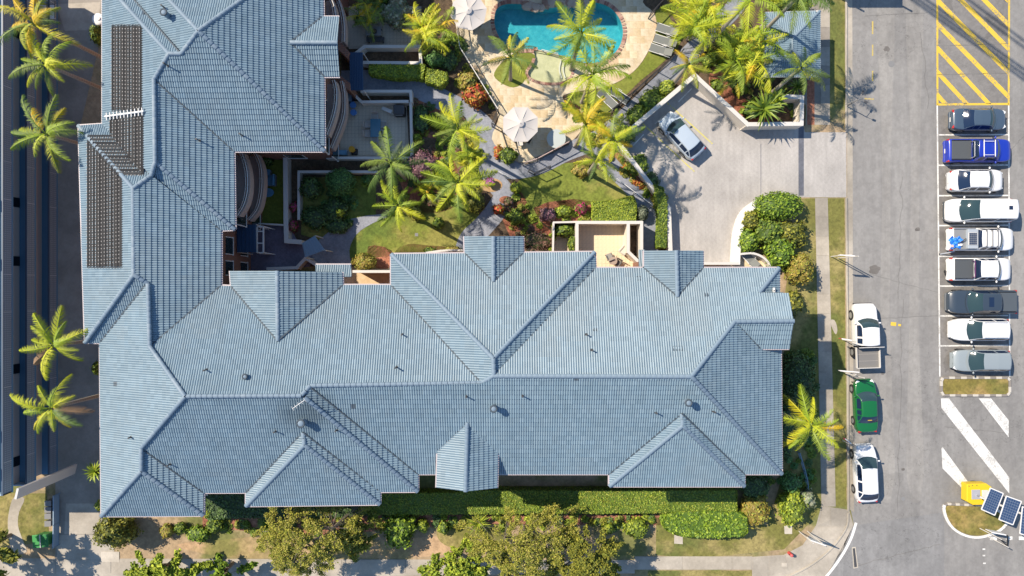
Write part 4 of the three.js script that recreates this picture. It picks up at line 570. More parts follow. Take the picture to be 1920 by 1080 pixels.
// rosettes of sword leaves (yucca, agave, fan palm)
function rosette(label, px, py, r, h, pal, { n = 42, wide = .07, name = 'yucca', seed = plantSeed++, category = 'plant', low = .15 } = {}) {
  const R = rng(seed), c = P(px, py, h), t = thing(name, label, category, V3(c.x, 0, c.z)), L = r / PX_M, mats = PAL[pal].map((k) => std(k, .5)); if (h > .5) part('trunk', cyl(.1, .14, h - .1, 8, 0, (h - .1) / 2, 0), M.bark, t);
  for (let i = 0; i < n; i++) { const a = i * 2.399 + R() * .4, e = .05 + (1.25) * (1 - i / n) + low * R(), l = L * (.8 + .35 * R()), pos = [], idx = [], seg = 4; let x = 0, y = Math.max(.1, h - .1), an = e; for (let s = 0; s <= seg; s++) { const k = s / seg, w = wide * (k < .3 ? .6 + k * 1.3 : 1 - (k - .3) * 1.4) + .002; pos.push(Math.cos(a) * x - Math.sin(a) * w, y + w * .4, Math.sin(a) * x + Math.cos(a) * w, Math.cos(a) * x, y, Math.sin(a) * x, Math.cos(a) * x + Math.sin(a) * w, y + w * .4, Math.sin(a) * x - Math.cos(a) * w); if (s < seg) { const o = s * 3; idx.push(o, o + 1, o + 3, o + 1, o + 4, o + 3, o + 1, o + 2, o + 4, o + 2, o + 5, o + 4); } an -= .18; x += Math.cos(an) * l / seg; y = Math.max(.03, y + Math.sin(an) * l / seg); }
    const g = new THREE.BufferGeometry(); g.setAttribute('position', new THREE.Float32BufferAttribute(pos, 3)); g.setIndex(idx); g.computeVertexNormals(); part('leaf', g, mats[i % mats.length], t); }
  return t;
}
// broad tree: trunk, spreading limbs and drooping sprays of separate leaves with gaps between them
function tree(label, px, py, rx, ry, h, pal, { leaves = 14000, size = .12, sprays = 80, trunk = .17, low = .3, base = null, loose = 1, long = 2.2 } = {}) {
  const seed = plantSeed++, R = rng(seed * 3), c = P(px, py, h * .75), t = thing('tree', label, 'tree', V3(c.x, 0, c.z)), ax = rx / PX_M * .88, az = ry / PX_M * .88, root = base ? P(...base, 0).sub(V3(c.x, 0, c.z)) : V3(0, 0, 0);
  const fork = V3(root.x * .6, h * low, root.z * .6), wood = [bar(root.clone(), fork, trunk, 9)], tips = [], nl = 7, limbs = [];
  for (let i = 0; i < nl; i++) { const a = i / nl * 6.283 + R() * .7, d = .45 + .25 * R(), q = V3(Math.cos(a) * d * ax, h * (.62 + .2 * R()), Math.sin(a) * d * az), m = fork.clone().lerp(q, .5).add(V3((R() - .5) * .4, .25, (R() - .5) * .4)); wood.push(bar(fork, m, trunk * .5, 6), bar(m, q, trunk * .32, 6)); limbs.push(q, m); }
  for (let i = 0; i < sprays; i++) {
    const a = R() * 6.283, wob = 1 + .22 * Math.sin(a * 3 + seed) + .15 * Math.sin(a * 7 + seed * 2), d = Math.pow(R(), .58) * wob, q = V3(Math.cos(a) * d * ax, h * (.98 - .36 * d * d - .16 * R()), Math.sin(a) * d * az);
    let n = limbs[0]; for (const l of limbs) if (l.distanceTo(q) < n.distanceTo(q)) n = l; wood.push(bar(n, q, trunk * .11, 5));
    const dir = q.clone().sub(n).setY(0); if (dir.length() < .1) dir.set(R() - .5, 0, R() - .5); dir.normalize().add(V3((R() - .5) * .9, -.25, (R() - .5) * .9)).normalize(); tips.push([q, dir, (.55 + .75 * R()) * loose, (.16 + .2 * R()) * (.6 + .4 * loose), .5 + R()]);
  }
  part('trunk', wood, M.bark, t); const cum = []; let s = 0; for (const q of tips) cum.push(s += q[4] * q[2]);
  part('crown', leafCloud(seed, leaves, size, PAL[pal], (S) => { const k = S() * s; let i = 0; while (cum[i] < k) i++; const [q, dir, L, w] = tips[i], u = S() - .35, g = () => (S() + S() + S() - 1.5) * 1.1, f = 1 - .55 * Math.max(0, u); return [q.x + dir.x * L * u + g() * w * f, q.y + dir.y * L * u + g() * w * .7 * f, q.z + dir.z * L * u + g() * w * f, g() * .5, .9, g() * .5]; }, { long, spread: .8 }), LEAF_DULL, t); return t;
}

// low undergrowth nobody could count, spread over an outline of photo points
function undergrowth(label, pts, count, pal, { size = .13, h = .35, name = 'ground_cover' } = {}) {
  const seed = plantSeed++, W = outline(pts).map((v) => [v.x, v.y]), xs = W.map((p) => p[0]), zs = W.map((p) => p[1]), x0 = Math.min(...xs), x1 = Math.max(...xs), z0 = Math.min(...zs), z1 = Math.max(...zs), R0 = rng(seed * 5), tufts = []; while (tufts.length < count / 60) { const x = x0 + (x1 - x0) * R0(), z = z0 + (z1 - z0) * R0(); if (inside(x, z, W)) tufts.push([x, z, .15 + .3 * R0(), .4 + .6 * R0(), Math.floor(R0() * pal.length)]); }
  const geos = pal.map((k, pi) => { const mine = tufts.filter((t) => t[4] === pi); return mine.length ? leafCloud(seed + pi, Math.round(count * mine.length / tufts.length), size, PAL[k], (R) => { const t = mine[Math.floor(R() * mine.length)], a = R() * 6.283, d = Math.sqrt(R()) * t[2]; return [t[0] + Math.cos(a) * d, .04 + h * t[3] * (1 - d / t[2] * .7) * (.6 + .4 * R()), t[1] + Math.sin(a) * d, Math.cos(a) * .5, 1, Math.sin(a) * .5]; }, { long: 2.2 }) : null; }).filter(Boolean);
  const m = shadows(new THREE.Mesh(merged(geos), LEAF)); m.name = numbered(name); m.userData = { kind: 'stuff', label, category: 'ground cover' }; scene.add(m);
}
// palms along the neighbour's drive
palm('golden-green palm uppermost beside the neighbouring balconies', 60, 42, 9.2, { scale: 1.0, pal: 'gold', old: 'gold', lean: [-1.2, -.3], n: 10, turn: .4 });
palm('bright green palm second from the top of the drive', 84, 120, 9.0, { scale: 1.0, pal: 'lime', lean: [-1.1, -.2], n: 10, turn: 1.1 });
palm('yellow-fringed palm level with the step in the west roof', 84, 250, 8.6, { scale: 1.0, pal: 'lime', old: 'gold', lean: [-.6, 0], n: 9, turn: 2.0 });
palm('lanky palm below the notched roof corner on the drive', 98, 648, 8.8, { scale: 1.0, pal: 'lime', lean: [-.9, .1], n: 10, turn: .2, dry: 1 });
palm('lowest palm on the drive, above the white raking wall', 92, 766, 8.8, { scale: 1.0, pal: 'lime', old: 'gold', lean: [-.9, .2], n: 10, turn: 2.6, dry: 1 });
palm('yellow-green palm by the street footpath across from the green sedan', 1522, 797, 7.6, { pal: 'lime', old: 'gold', n: 10, turn: .9, lean: [.8, 0] });
palm('short palm on the round turf between pool and deck', 957, 107, 4.4, { pal: 'green', old: 'gold', scale: .8, n: 9, turn: .3, lean: [0, -.4], trunk: .12 });
palm('tall palm whose crown hangs over the pool water', 1090, 60, 8.2, { pal: 'lime', n: 13, turn: 1.7, scale: .95 });
palm('large palm beside the shallow beach end of the pool', 1112, 138, 7.6, { pal: 'lime', n: 11, turn: .55, scale: 1.1 });
palm('round-fronded palm above the pale round table', 1098, 234, 7.4, { pal: 'gold', n: 11, turn: .8, scale: .85 });
palm('dense palm at the corner where the two garden paths part', 1150, 262, 7.2, { pal: 'lime', old: 'gold', n: 13, turn: 2.2, scale: .85 });
palm('drooping palm over the garden path south of the pool fence', 1120, 300, 6, { pal: 'lime', n: 9, turn: .2, scale: .7 });
palm('feathery palm beside the paved patio wall', 732, 305, 7.0, { pal: 'green', n: 10, turn: 1.2, scale: .95 });
palm('broad palm spreading over the slate path bend', 858, 240, 7.2, { pal: 'lime', n: 12, turn: .1, scale: 1.02 });
palm('lower palm leaning out over the sunlit lawn', 745, 385, 6.2, { pal: 'lime', n: 10, turn: .6, scale: .78 });
palm('large palm with long fronds beside the purple shrub', 858, 342, 7.0, { pal: 'lime', n: 12, turn: 3.0, scale: 1.08 });
palm('bright yellow star-shaped palm at the corner of the car court', 1292, 120, 5.2, { pal: 'gold', old: 'gold', n: 8, turn: .25, scale: .72 });
palm('palm in front of the small tiled shelter roof', 1502, 128, 5.6, { pal: 'green', old: 'lime', n: 9, turn: .5, scale: .86, lean: [.9, -.9] });
palm('palm with a bare pale trunk above the tropical bed', 1408, -6, 9.5, { pal: 'lime', n: 9, turn: 1.5, lean: [.8, -.6] });
palm('tall palm outside the frame shading the kerb', 1500, -10, 9, { pal: 'green', n: 10, turn: .8 });
clumpPalm('golden cane palm clump beside the upper patio', 802, 56, 42, 4.5, { n: 40, pal: 'lime' });
clumpPalm('wide cane palm clump above the three grey loungers', 1322, 28, 58, 6, { n: 54, stems: 8, pal: 'lime' });
clumpPalm('dense cane palm clump filling the tropical bed by the shelter', 1412, 90, 54, 5, { n: 52, stems: 9, pal: 'lime' });
clumpPalm('ragged cane palm clump at the low side of the tropical bed', 1388, 135, 30, 3.4, { n: 28, stems: 6, pal: 'green' });
clumpPalm('small green cane palm behind the upper patio bench', 683, 14, 30, 4, { n: 30, pal: 'green', stems: 5 });
clumpPalm('young cane palm in the bed below the purple shrub', 800, 350, 28, 2.2, { n: 24, pal: 'lime', set: SMALL, stems: 4 });
clumpPalm('little fan of fronds beside the slate path junction', 880, 290, 30, 2.4, { n: 24, pal: 'lime', set: SMALL, stems: 4 });
// rosettes and broad-leaved plants
rosette('big-leaved tropical plant hanging over the driveway wall', 1432, 204, 38, 2.0, 'green', { n: 44, wide: .13, name: 'tropical_plant' });
shrub('leafy split-leaved bush behind the driveway wall', 1412, 206, 20, 14, 1.7, 'green', { size: .26, lumps: .3, name: 'tropical_plant', category: 'plant' });
rosette('broad-leaved plant with yellow leaf at the gate planter', 1452, 188, 30, 1.8, 'lime', { n: 22, wide: .2, name: 'tropical_plant' });
rosette('small fan palm below the tiled shelter roof', 1494, 162, 24, 1.4, 'green', { n: 36, wide: .06, name: 'fan_palm' });
rosette('yucca with radiating leaves in front of the long hedge', 897, 980, 27, .7, 'lime', { n: 60, wide: .06 });
rosette('shaded yucca beside the feathery tree', 500, 984, 23, .6, 'green', { n: 54, wide: .06 });
rosette('green rosette plant against the west wall of the building', 178, 884, 21, 1.6, 'lime', { n: 46, wide: .09 });
rosette('dark spiky plant behind the feathery trees', 1042, 974, 18, .5, 'dark', { n: 34, wide: .06 });
rosette('small spiky plant at the foot of the pool palm', 1100, 205, 14, .4, 'green', { n: 24, wide: .06 });
// shrubs of the courtyard
shrub('clipped round dark green bush on the low garden wall', 638, 341, 27, 25, 2.4, 'topiary', { size: .09, lumps: .04 });
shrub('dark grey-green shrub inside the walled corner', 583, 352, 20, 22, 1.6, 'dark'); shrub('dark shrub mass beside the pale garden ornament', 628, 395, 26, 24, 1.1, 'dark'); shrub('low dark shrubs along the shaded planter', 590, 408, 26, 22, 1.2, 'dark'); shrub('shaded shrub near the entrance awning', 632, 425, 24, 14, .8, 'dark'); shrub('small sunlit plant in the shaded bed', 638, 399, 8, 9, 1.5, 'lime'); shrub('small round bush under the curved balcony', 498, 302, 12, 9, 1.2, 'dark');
shrub('round orange-tinged bush at the lawn corner', 684, 491, 22, 17, 1.7, 'yellow', { size: .1 }); shrub('purple-leaved shrub between the palms', 790, 312, 30, 26, 2.2, 'purple', { size: .12 }); shrub('yellow-green croton beside the pool fence', 877, 152, 18, 20, 1.5, 'yellow', { size: .15 }); shrub('orange and red croton beside the pool fence', 891, 180, 23, 22, 1.5, 'orange', { size: .15 });
hedge('bright lime clipped hedge block beside the slate path', [[800, 127], [838, 135], [838, 150], [826, 162], [797, 152]], 1.2, 'lime', { size: .09 }); hedge('shaded clipped hedge along the planter wall', [[692, 121], [785, 121], [785, 145], [740, 146], [692, 138]], 1.1, 'lime', { size: .1 }); hedge('small lime hedge end at the planter corner', [[785, 118], [797, 121], [793, 148], [784, 146]], 1.1, 'lime', { size: .09 });
shrub('grey-green rounded shrub behind the lime hedge', 817, 112, 19, 13, 1.3, 'topiary', { size: .09 }); shrub('pale variegated shrub above the upper patio', 744, 22, 30, 26, 2.4, 'pale', { size: .16, lumps: .22 }); shrub('leafy green shrub at the top edge by the patio', 718, -6, 26, 18, 2.4, 'green'); shrub('pink flowering ground plant beside the patio', 742, 45, 12, 6, .5, 'magenta'); shrub('dark plant on the upper patio edge', 672, 36, 9, 8, 1, 'dark');
shrub('green shrub in the terracotta bed by the fence corner', 953, 292, 17, 16, 1, 'green'); shrub('red-leaved low plant at the terracotta bed edge', 934, 285, 9, 13, .6, 'orange'); shrub('yellow-green ball bush beside the slate path', 967, 352, 11, 11, 1.1, 'lime', { size: .09, lumps: .05 }); shrub('oval green bush on the terracotta bed', 967, 406, 13, 17, 1.3, 'green', { size: .1 }); shrub('purple-brown shrub on the lawn edge', 1027, 402, 16, 13, 1.1, 'purple'); shrub('lime shrub below the lawn shadow', 1058, 396, 16, 11, .9, 'lime'); shrub('magenta bougainvillea near the clipped hedge', 1090, 391, 11, 11, 1, 'magenta');
hedge('clipped lime hedge block beside the lawn', [[1111, 378], [1150, 376], [1188, 366], [1194, 384], [1193, 414], [1112, 416]], 1.0, 'lime', { size: .08 }); shrub('grey-green ball bush beside the clipped lime hedge', 1205, 400, 11, 15, 1.2, 'grey', { size: .09, lumps: .05 }); hedge('long narrow hedge along the driveway wall', [[1226, 345], [1244, 352], [1252, 385], [1250, 464], [1234, 464], [1236, 400]], 1.3, 'green', { size: .09 });
shrub('reddish groundcover shrubs beside the entry roof', 1005, 452, 30, 18, .7, 'rust'); shrub('rust-brown shrubs under the entry roof edge', 1000, 474, 24, 12, .6, 'rust'); shrub('red cordyline at the path bend', 935, 393, 11, 10, .8, 'orange', { size: .16 }); shrub('brown-red tuft on the terracotta bed', 953, 378, 9, 9, .6, 'rust'); shrub('leafy shrub inside the small walled yard', 1058, 432, 20, 12, 1.3, 'green'); shrub('green shrub along the inner yard wall', 1073, 458, 9, 16, 1.2, 'green'); shrub('dry straw-coloured shrub on the lawn edge', 778, 400, 15, 13, .8, 'feather'); shrub('dark shrub in the lawn shadow', 822, 418, 11, 12, 1.2, 'green'); shrub('green shrub between palm and path', 893, 375, 16, 24, 1.4, 'olive'); shrub('little shrub by the lawn bed wall', 806, 470, 11, 7, .6, 'green'); shrub('yellow flowering plants by the lawn bed wall', 848, 468, 17, 6, .5, 'yellow');
shrub('long green shrub row between path and court wall', 1222, 188, 26, 20, 1.2, 'green', { turn: .7 }); shrub('yellow-green shrub row below the star palm', 1250, 165, 18, 14, 1.2, 'lime', { turn: .7 }); shrub('shaded shrub above the court corner', 1192, 215, 20, 16, 1.3, 'green', { turn: .7 }); shrub('bright leafy shrub at the corner of the court wall', 1170, 252, 20, 18, 2, 'green', { lumps: .25 }); shrub('low shrubs in the mulch strip beside the court wall', 1195, 308, 20, 22, .9, 'green', { turn: -.6 }); shrub('dark shrub at the foot of the court wall', 1222, 338, 14, 16, 1, 'dark'); shrub('grassy yellow plants where the paths part', 1090, 318, 18, 14, .9, 'yellow'); shrub('shrub in the bed beside the yellow star palm', 1330, 112, 16, 14, 1, 'lime'); shrub('small dark shrub on the red mulch slope', 1342, 158, 10, 10, .6, 'green'); shrub('yellow-green bush at the top edge by the shelter', 1482, 6, 42, 15, 2.2, 'lime'); shrub('green fern on the red mulch', 1382, 172, 9, 7, .4, 'green'); shrub('brown-tipped bromeliads beneath the garden palms', 815, 375, 24, 14, .7, 'rust'); shrub('low plants beneath the broad palm', 828, 232, 24, 14, .9, 'olive'); shrub('shaded groundcover beside the patio wall', 790, 222, 16, 26, .7, 'dark'); shrub('yellow-green tuft beside the patio wall', 781, 258, 10, 7, .7, 'lime'); shrub('low shrubs behind the pool fence', 840, 110, 18, 22, .6, 'dark');
// corner garden by the street
shrub('large clipped oval bush at the driveway corner', 1459, 386, 46, 27, 1.9, 'bright', { size: .12, lumps: .05 }); shrub('olive shrub inside the curved white wall', 1408, 412, 17, 20, 1.2, 'olive'); shrub('bright green shrub beside the round terrace', 1404, 452, 19, 22, 1.5, 'bright', { size: .15 }); shrub('green shrub in the middle of the corner garden', 1442, 436, 28, 26, 1.7, 'green', { size: .15, lumps: .24 }); shrub('brown-flowered shrub below the large oval bush', 1482, 438, 30, 24, 1.6, 'olive', { lumps: .25 }); shrub('tall green shrub next to the round terrace', 1462, 476, 27, 30, 2, 'bright', { size: .16, lumps: .22 }); shrub('yellow-green rounded bush nearest the footpath', 1498, 504, 25, 29, 2.2, 'yellow', { size: .12 }); shrub('ragged olive shrub beside the gable end', 1491, 568, 14, 24, 1.2, 'olive', { lumps: .3 });
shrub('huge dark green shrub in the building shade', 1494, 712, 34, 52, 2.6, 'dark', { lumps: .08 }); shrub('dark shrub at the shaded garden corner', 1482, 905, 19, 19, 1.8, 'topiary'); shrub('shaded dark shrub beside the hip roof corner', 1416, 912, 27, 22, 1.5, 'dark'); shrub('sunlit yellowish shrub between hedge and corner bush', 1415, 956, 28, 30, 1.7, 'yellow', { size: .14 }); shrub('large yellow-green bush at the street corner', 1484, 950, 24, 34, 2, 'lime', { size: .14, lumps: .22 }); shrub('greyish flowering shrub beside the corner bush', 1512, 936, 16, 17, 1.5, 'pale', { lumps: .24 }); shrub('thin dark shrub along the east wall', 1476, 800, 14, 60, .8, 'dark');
// hedges and shrubs along the front
hedge('long clipped hedge along the front of the building', [[690, 926], [860, 924], [860, 920], [1382, 920], [1382, 962], [690, 966]], 1.3, 'hedge', { size: .085, dens: .8 }); hedge('deep green rounded hedge before the long hedge', smooth([[1246, 968], [1268, 962], [1390, 962], [1400, 970], [1402, 996], [1392, 1006], [1280, 1006], [1262, 1000], [1246, 990]], 2, true), 1.4, 'bright', { size: .14 });
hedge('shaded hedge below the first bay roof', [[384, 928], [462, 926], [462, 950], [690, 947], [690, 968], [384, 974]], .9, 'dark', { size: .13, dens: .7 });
shrub('bright green round shrub beside the feathery tree', 748, 997, 29, 31, 2.2, 'bright', { size: .17 }); shrub('small bright shrub next to the round shrub', 791, 985, 12, 12, 1, 'lime'); shrub('narrow green shrub on the dirt strip', 833, 990, 8, 13, .9, 'green'); shrub('olive tree-like shrub at the building corner', 216, 994, 36, 30, 3, 'olive', { size: .13, lumps: .2 }); shrub('yellow-green small shrub on the front strip', 313, 996, 13, 14, .9, 'yellow'); shrub('small green shrub beside the yellow-green one', 338, 990, 11, 11, .9, 'green'); shrub('spreading green shrub on the front strip', 372, 1002, 22, 16, 1, 'bright'); shrub('shaded green shrub by the first roof bay', 402, 984, 16, 15, 1, 'green'); shrub('tiny sunlit plant at the roof corner', 392, 963, 8, 9, 1, 'lime'); shrub('lime shrub behind the last feathery tree', 1140, 991, 12, 10, .9, 'lime'); shrub('yellow-green shrub in front of the long hedge', 1192, 990, 23, 19, 1.3, 'lime'); shrub('green patch of shrub below the yard gate', 660, 985, 12, 16, .8, 'lime'); shrub('green bush at the north end of the drive', 184, 66, 10, 18, 2, 'green'); shrub('sunlit bush squeezed beside the west wall', 184, 690, 8, 14, 1.6, 'green'); shrub('low bush at the west wall corner', 186, 948, 7, 10, .8, 'lime');
tree('widest feathery tree by the front footpath', 572, 1010, 104, 78, 7.2, 'feather', { leaves: 25000, sprays: 150, size: .07, base: [610, 1050] }); tree('feathery tree in front of the long hedge', 985, 1030, 104, 70, 6.8, 'feather', { leaves: 23000, sprays: 145, size: .07 }); tree('dense yellow-green tree at the bottom edge', 1095, 1054, 70, 56, 6.2, 'olive', { leaves: 17000, sprays: 90, size: .1, long: 1.7 }); tree('leafy tree with rounded clumps at the bottom edge', 850, 1070, 80, 38, 5, 'lime', { leaves: 9000, sprays: 46, size: .15, long: 1.5 }); tree('broad-leaved tree at the bottom beside the driveway', 292, 1078, 68, 34, 4.6, 'lime', { leaves: 5200, sprays: 40, size: .19, long: 1.5 }); tree('small leafy tree at the bottom edge', 408, 1084, 32, 18, 4, 'bright', { leaves: 2200, sprays: 16, size: .19, long: 1.5 });
tree('thin-leaved small tree between the widest tree and the round shrub', 662, 1010, 36, 40, 4.6, 'olive', { leaves: 2600, sprays: 26, size: .11 });
tree('street tree outside the frame shading the lower corner', -75, 1050, 84, 60, 7, 'olive', { leaves: 6000, sprays: 50, size: .16 });
undergrowth('low mixed ground cover round the garden palms', [[770, 185], [860, 215], [905, 262], [900, 340], [880, 385], [760, 372], [745, 300], [775, 290]], 5200, ['green', 'lime', 'rust', 'dark', 'olive']);
undergrowth('mixed leafy ground cover on the red mulch by the shelter', [[1330, 100], [1372, 150], [1402, 215], [1500, 228], [1500, 185], [1440, 150], [1420, 60], [1330, 60]], 4200, ['green', 'lime', 'dark', 'yellow']);
undergrowth('low plants in the mulch strip beside the car court wall', [[1135, 300], [1165, 285], [1245, 372], [1245, 395], [1222, 375]], 1500, ['green', 'yellow', 'orange', 'olive']);
undergrowth('patchy plants on the terracotta beds by the lawn', [[935, 380], [968, 355], [1010, 405], [1105, 385], [1105, 418], [1038, 422], [1035, 475], [985, 475]], 2400, ['green', 'rust', 'olive', 'lime']);
undergrowth('patchy plants along the front mulch strip', [[400, 962], [1245, 966], [1245, 988], [870, 990], [600, 1004], [400, 1000]], 6500, ['green', 'olive', 'dark', 'lime']);
undergrowth('dark low plants in the shaded beds by the pool fence', [[790, 92], [856, 60], [905, 160], [930, 210], [860, 170], [845, 120]], 2600, ['dark', 'green', 'olive']);
undergrowth('low plants under the palms between pool and garden path', [[1052, 192], [1118, 205], [1160, 250], [1120, 300], [1085, 240]], 1800, ['green', 'lime', 'yellow']);
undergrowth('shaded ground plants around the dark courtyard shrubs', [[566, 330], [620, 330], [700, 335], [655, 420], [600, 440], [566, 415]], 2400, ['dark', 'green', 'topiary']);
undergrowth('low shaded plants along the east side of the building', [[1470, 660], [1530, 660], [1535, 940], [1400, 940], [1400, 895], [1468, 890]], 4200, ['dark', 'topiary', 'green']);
shrub('red-flowered shrub in the white planter strip', 552, 388, 9, 9, 1, 'magenta'); shrub('second red-flowered shrub at the planter strip end', 549, 424, 9, 12, 1, 'magenta'); shrub('leafy pot plant on the curved corner balcony', 459, 350, 11, 10, 4.4, 'green');
// ---------------------------------------------------------------- neighbour, walls, fences, awnings
{ // the three-storey neighbour: balcony fronts, floors and rendered back walls stepping up out of the frame
  const t = thing('neighbouring_building', 'neighbouring apartment block with stacked blue-grey balconies facing the shaded drive', 'building');
  const x1 = P(108, 0).x, x0 = x1 - 1.2, zA = P(0, -12).z, zB = P(0, 888).z, L = zB - zA, zc = (zA + zB) / 2, front = std([.30, .40, .50], .6), floorM = std([.09, .22, .36], .6), wallM = std([.66, .54, .47], .85), dark = std([.012, .013, .015], .4), cap = std([.05, .08, .12], .5), topM = std([.035, .16, .32], .5);
  for (const [h, k] of [[0, 0], [2.6, 1], [5.1, 2]]) {
    part('balcony_floor', box(1.3, .16, L, x1 - .62, h + .08, zc), floorM, t); part('wall', box(.25, k > 1 ? 1.1 : 2.5, L, x0 - .125, h + (k > 1 ? .65 : 1.35), zc), wallM, t);
    const bal = part('balcony_front', box(.1, k ? .98 : .95, L, x1 - .05, h + .5, zc), front, t); part('handrail', box(.14, .05, L, x1 - .05, h + 1.02, zc), cap, bal);
    for (let z = zA + 1; z < zB; z += 2.82) part('joint', box(.02, .9, .05, x1 + .005, h + .5, z), std([.5, .58, .66], .5), bal); // panel joints of the balcony front
    const fins = []; for (let z = zA + .1; z < zB; z += .16) fins.push(box(.03, .88, .05, x1 + .012, h + .5, z)); part('slats', fins, std([.16, .23, .31], .6), bal, null, 'stuff');
    for (let i = 0; i < 5; i++) part('rib', box(.012, .02, L, x1 + .004, h + .15 + i * .18, zc), cap, bal);
  }
  part('terrace_roof', box(5, .2, L - 1, x0 - 2.7, 6.35, zc), topM, t); part('roof', box(14, 1.2, L - 5, x0 - 12.5, 6.6, zc - 1), topM, t);
  for (const [py, s] of [[376, 0], [381, 1], [484, 0], [490, 1], [66, 1], [800, 0], [870, 0], [862, 1], [690, 1]]) { const h = s ? 2.6 : 5.1, z = (py - 540) / PX_M * (1 - h / CAM_H); const o = part('doorway', box(.06, 2.05, .75, x0 + .02, h + 1.2, z), dark, t); part('frame', box(.08, .06, .85, x0 + .03, h + 2.26, z), cap, o); }
  for (const py of [262, 596, 700, 730]) { const h = 5.1, z = (py - 540) / PX_M * (1 - h / CAM_H); part('window', box(.05, 1.2, 2.1, x0 + .02, h + 1.6, z), std([.42, .35, .31], .7), t); }
  const ra = P(141, 879, .6), rb = P(31, 926, 7.4); part('raking_wall', (() => { const d = rb.clone().sub(ra); const g = boxBar(ra, rb, .8, .16); return g; })(), M.offwhite, t); part('entry_slab', box(3, .2, 1, P(0, 0).x + 2, 5.6, P(0, 928, 5.6).z), M.white, t);
  const g2 = []; for (const [py, h] of [[905, 2.6], [905, 5.1]]) { g2.push(box(1.2, 1, .1, x1 - .6, h + .5, zB - .05)); } part('balcony_end', g2, front, t);
}
const wallOf = (label, runs, h, { w = .22, mat = M.cream, name = 'garden_wall', category = 'wall', cap = true } = {}) => { // runs of photo points read along the wall top
  const t = thing(name, label, category);
  for (const r of runs) for (let i = 0; i < r.length - 1; i++) { const a = P(r[i][0], r[i][1], h), b = P(r[i + 1][0], r[i + 1][1], h), d = b.clone().sub(a).setY(0).normalize().multiplyScalar(i < r.length - 2 ? w / 2 - .002 : 0); const k = .003 * (i % 3);
    part('wall_run', boxBar(V3(a.x - d.x, (h - .05) / 2, a.z - d.z), V3(b.x + d.x, (h - .05) / 2, b.z + d.z), w - k, h - .05 - k), mat, t); if (cap) part('coping', boxBar(V3(a.x - d.x, h - .02 - k, a.z - d.z), V3(b.x + d.x, h - .02 - k, b.z + d.z), w + .05 - k, .06), M.offwhite, t); }
  return t; };
wallOf('cream retaining wall wrapping the near side of the car court', [[[1297, 146], [1157, 264], [1254, 390], [1257, 470]]], 1.1, { w: .3 });
wallOf('cream wall between the red mulch bed and the driveway', [[[1302, 140], [1402, 233], [1503, 232], [1504, 182], [1455, 180]]], 1.5, { w: .28 });
wallOf('tall cream wall round the sunny tiled patio', [[[1203, 496], [1203, 417], [1082, 417], [1082, 480]], [[1178, 419], [1178, 472], [1201, 494]]], 1.7, { w: .2 });
wallOf('thin white-topped fence wall round the small planted yard', [[[1080, 416], [1038, 417], [1037, 475]]], 1.4, { w: .1 });
wallOf('raised planter wall between the two patios', [[[668, 99], [684, 87], [787, 87], [789, 118], [678, 117]]], 1.0, { w: .2 });
wallOf('planter wall above the tiled dining patio', [[[678, 171], [770, 171], [771, 192]], [[656, 170], [678, 191], [766, 190]]], 1.1, { w: .18 });
wallOf('low wall along the far side of the dining patio', [[[770, 194], [772, 296], [612, 296]]], .9, { w: .16 });
wallOf('low white wall round the shaded planting square', [[[706, 322], [560, 322], [560, 412]]], .9, { w: .16 });
wallOf('broad pale wall beside the small shaded lawn', [[[535, 297], [536, 420], [537, 452], [566, 454]]], 1.0, { w: .32 });
wallOf('thin white gate frame across the shaded lawn end', [[[482, 419], [533, 422]]], 1.0, { w: .08 });
wallOf('curved white wall bordering the corner garden', [smooth([[1440, 373], [1414, 386], [1396, 404], [1386, 432], [1382, 470], [1381, 496]], 3)], .75, { w: .62, mat: M.white, cap: false });
wallOf('curved parapet round the small terrace with the white lounger', [smooth([[1391, 476], [1412, 475], [1430, 482], [1442, 494], [1446, 503]], 3)], 1, { w: .12 });
wallOf('cream parapet of the narrow terrace under the north eave', [[[1318, 494], [1386, 494]]], 2.9, { w: .16 });
wallOf('pink-topped parapet of the little balcony beside the round bush', [[[661, 509], [734, 509]]], 3.0, { w: .16 });
wallOf('angled cream wall at the foot of the entry awning', [[[502, 504], [556, 502], [573, 484], [598, 500]]], 1.1, { w: .2 });
wallOf('low bed wall at the lawn edge below the north eave', [smooth([[800, 474], [830, 470], [872, 469]], 3)], 1.0, { w: .12 });
const awning = (label, pts, h, mat, ribs = 0, dir = 0, mats2 = null) => { const t = thing('awning', label, 'awning'), g = prism(pts, h - .12, h, h, [], .02); part('cover', g, mat, t); const W = outline(pts, h); W.forEach((v) => part('post', cyl(.05, .05, h - .15, 8, v.x * .999, (h - .15) / 2, v.y * .999), M.offwhite, t));
  for (let i = 0; i < ribs; i++) { const s = (i + .5) / ribs, a = W[0].clone().lerp(W[1], s), b = W[3].clone().lerp(W[2], s); part('rib', boxBar(V3(a.x, h + .02, a.y), V3(b.x, h + .02, b.y), .05, .04), mats2 ?? mat, t); } return t; };
awning('navy flat entrance awning against the east wall', [[655, 98], [680, 98], [681, 169], [656, 169]], 2.8, M.navy, 8, 0);
awning('dark blue entrance roof in the courtyard corner', [[443, 421], [479, 421], [480, 473], [444, 473]], 3.2, M.navy, 5);
awning('slanted blue-grey entry awning over the slate court', [[566, 456], [590, 442], [609, 469], [572, 483]], 2.4, M.blueGrey, 6);
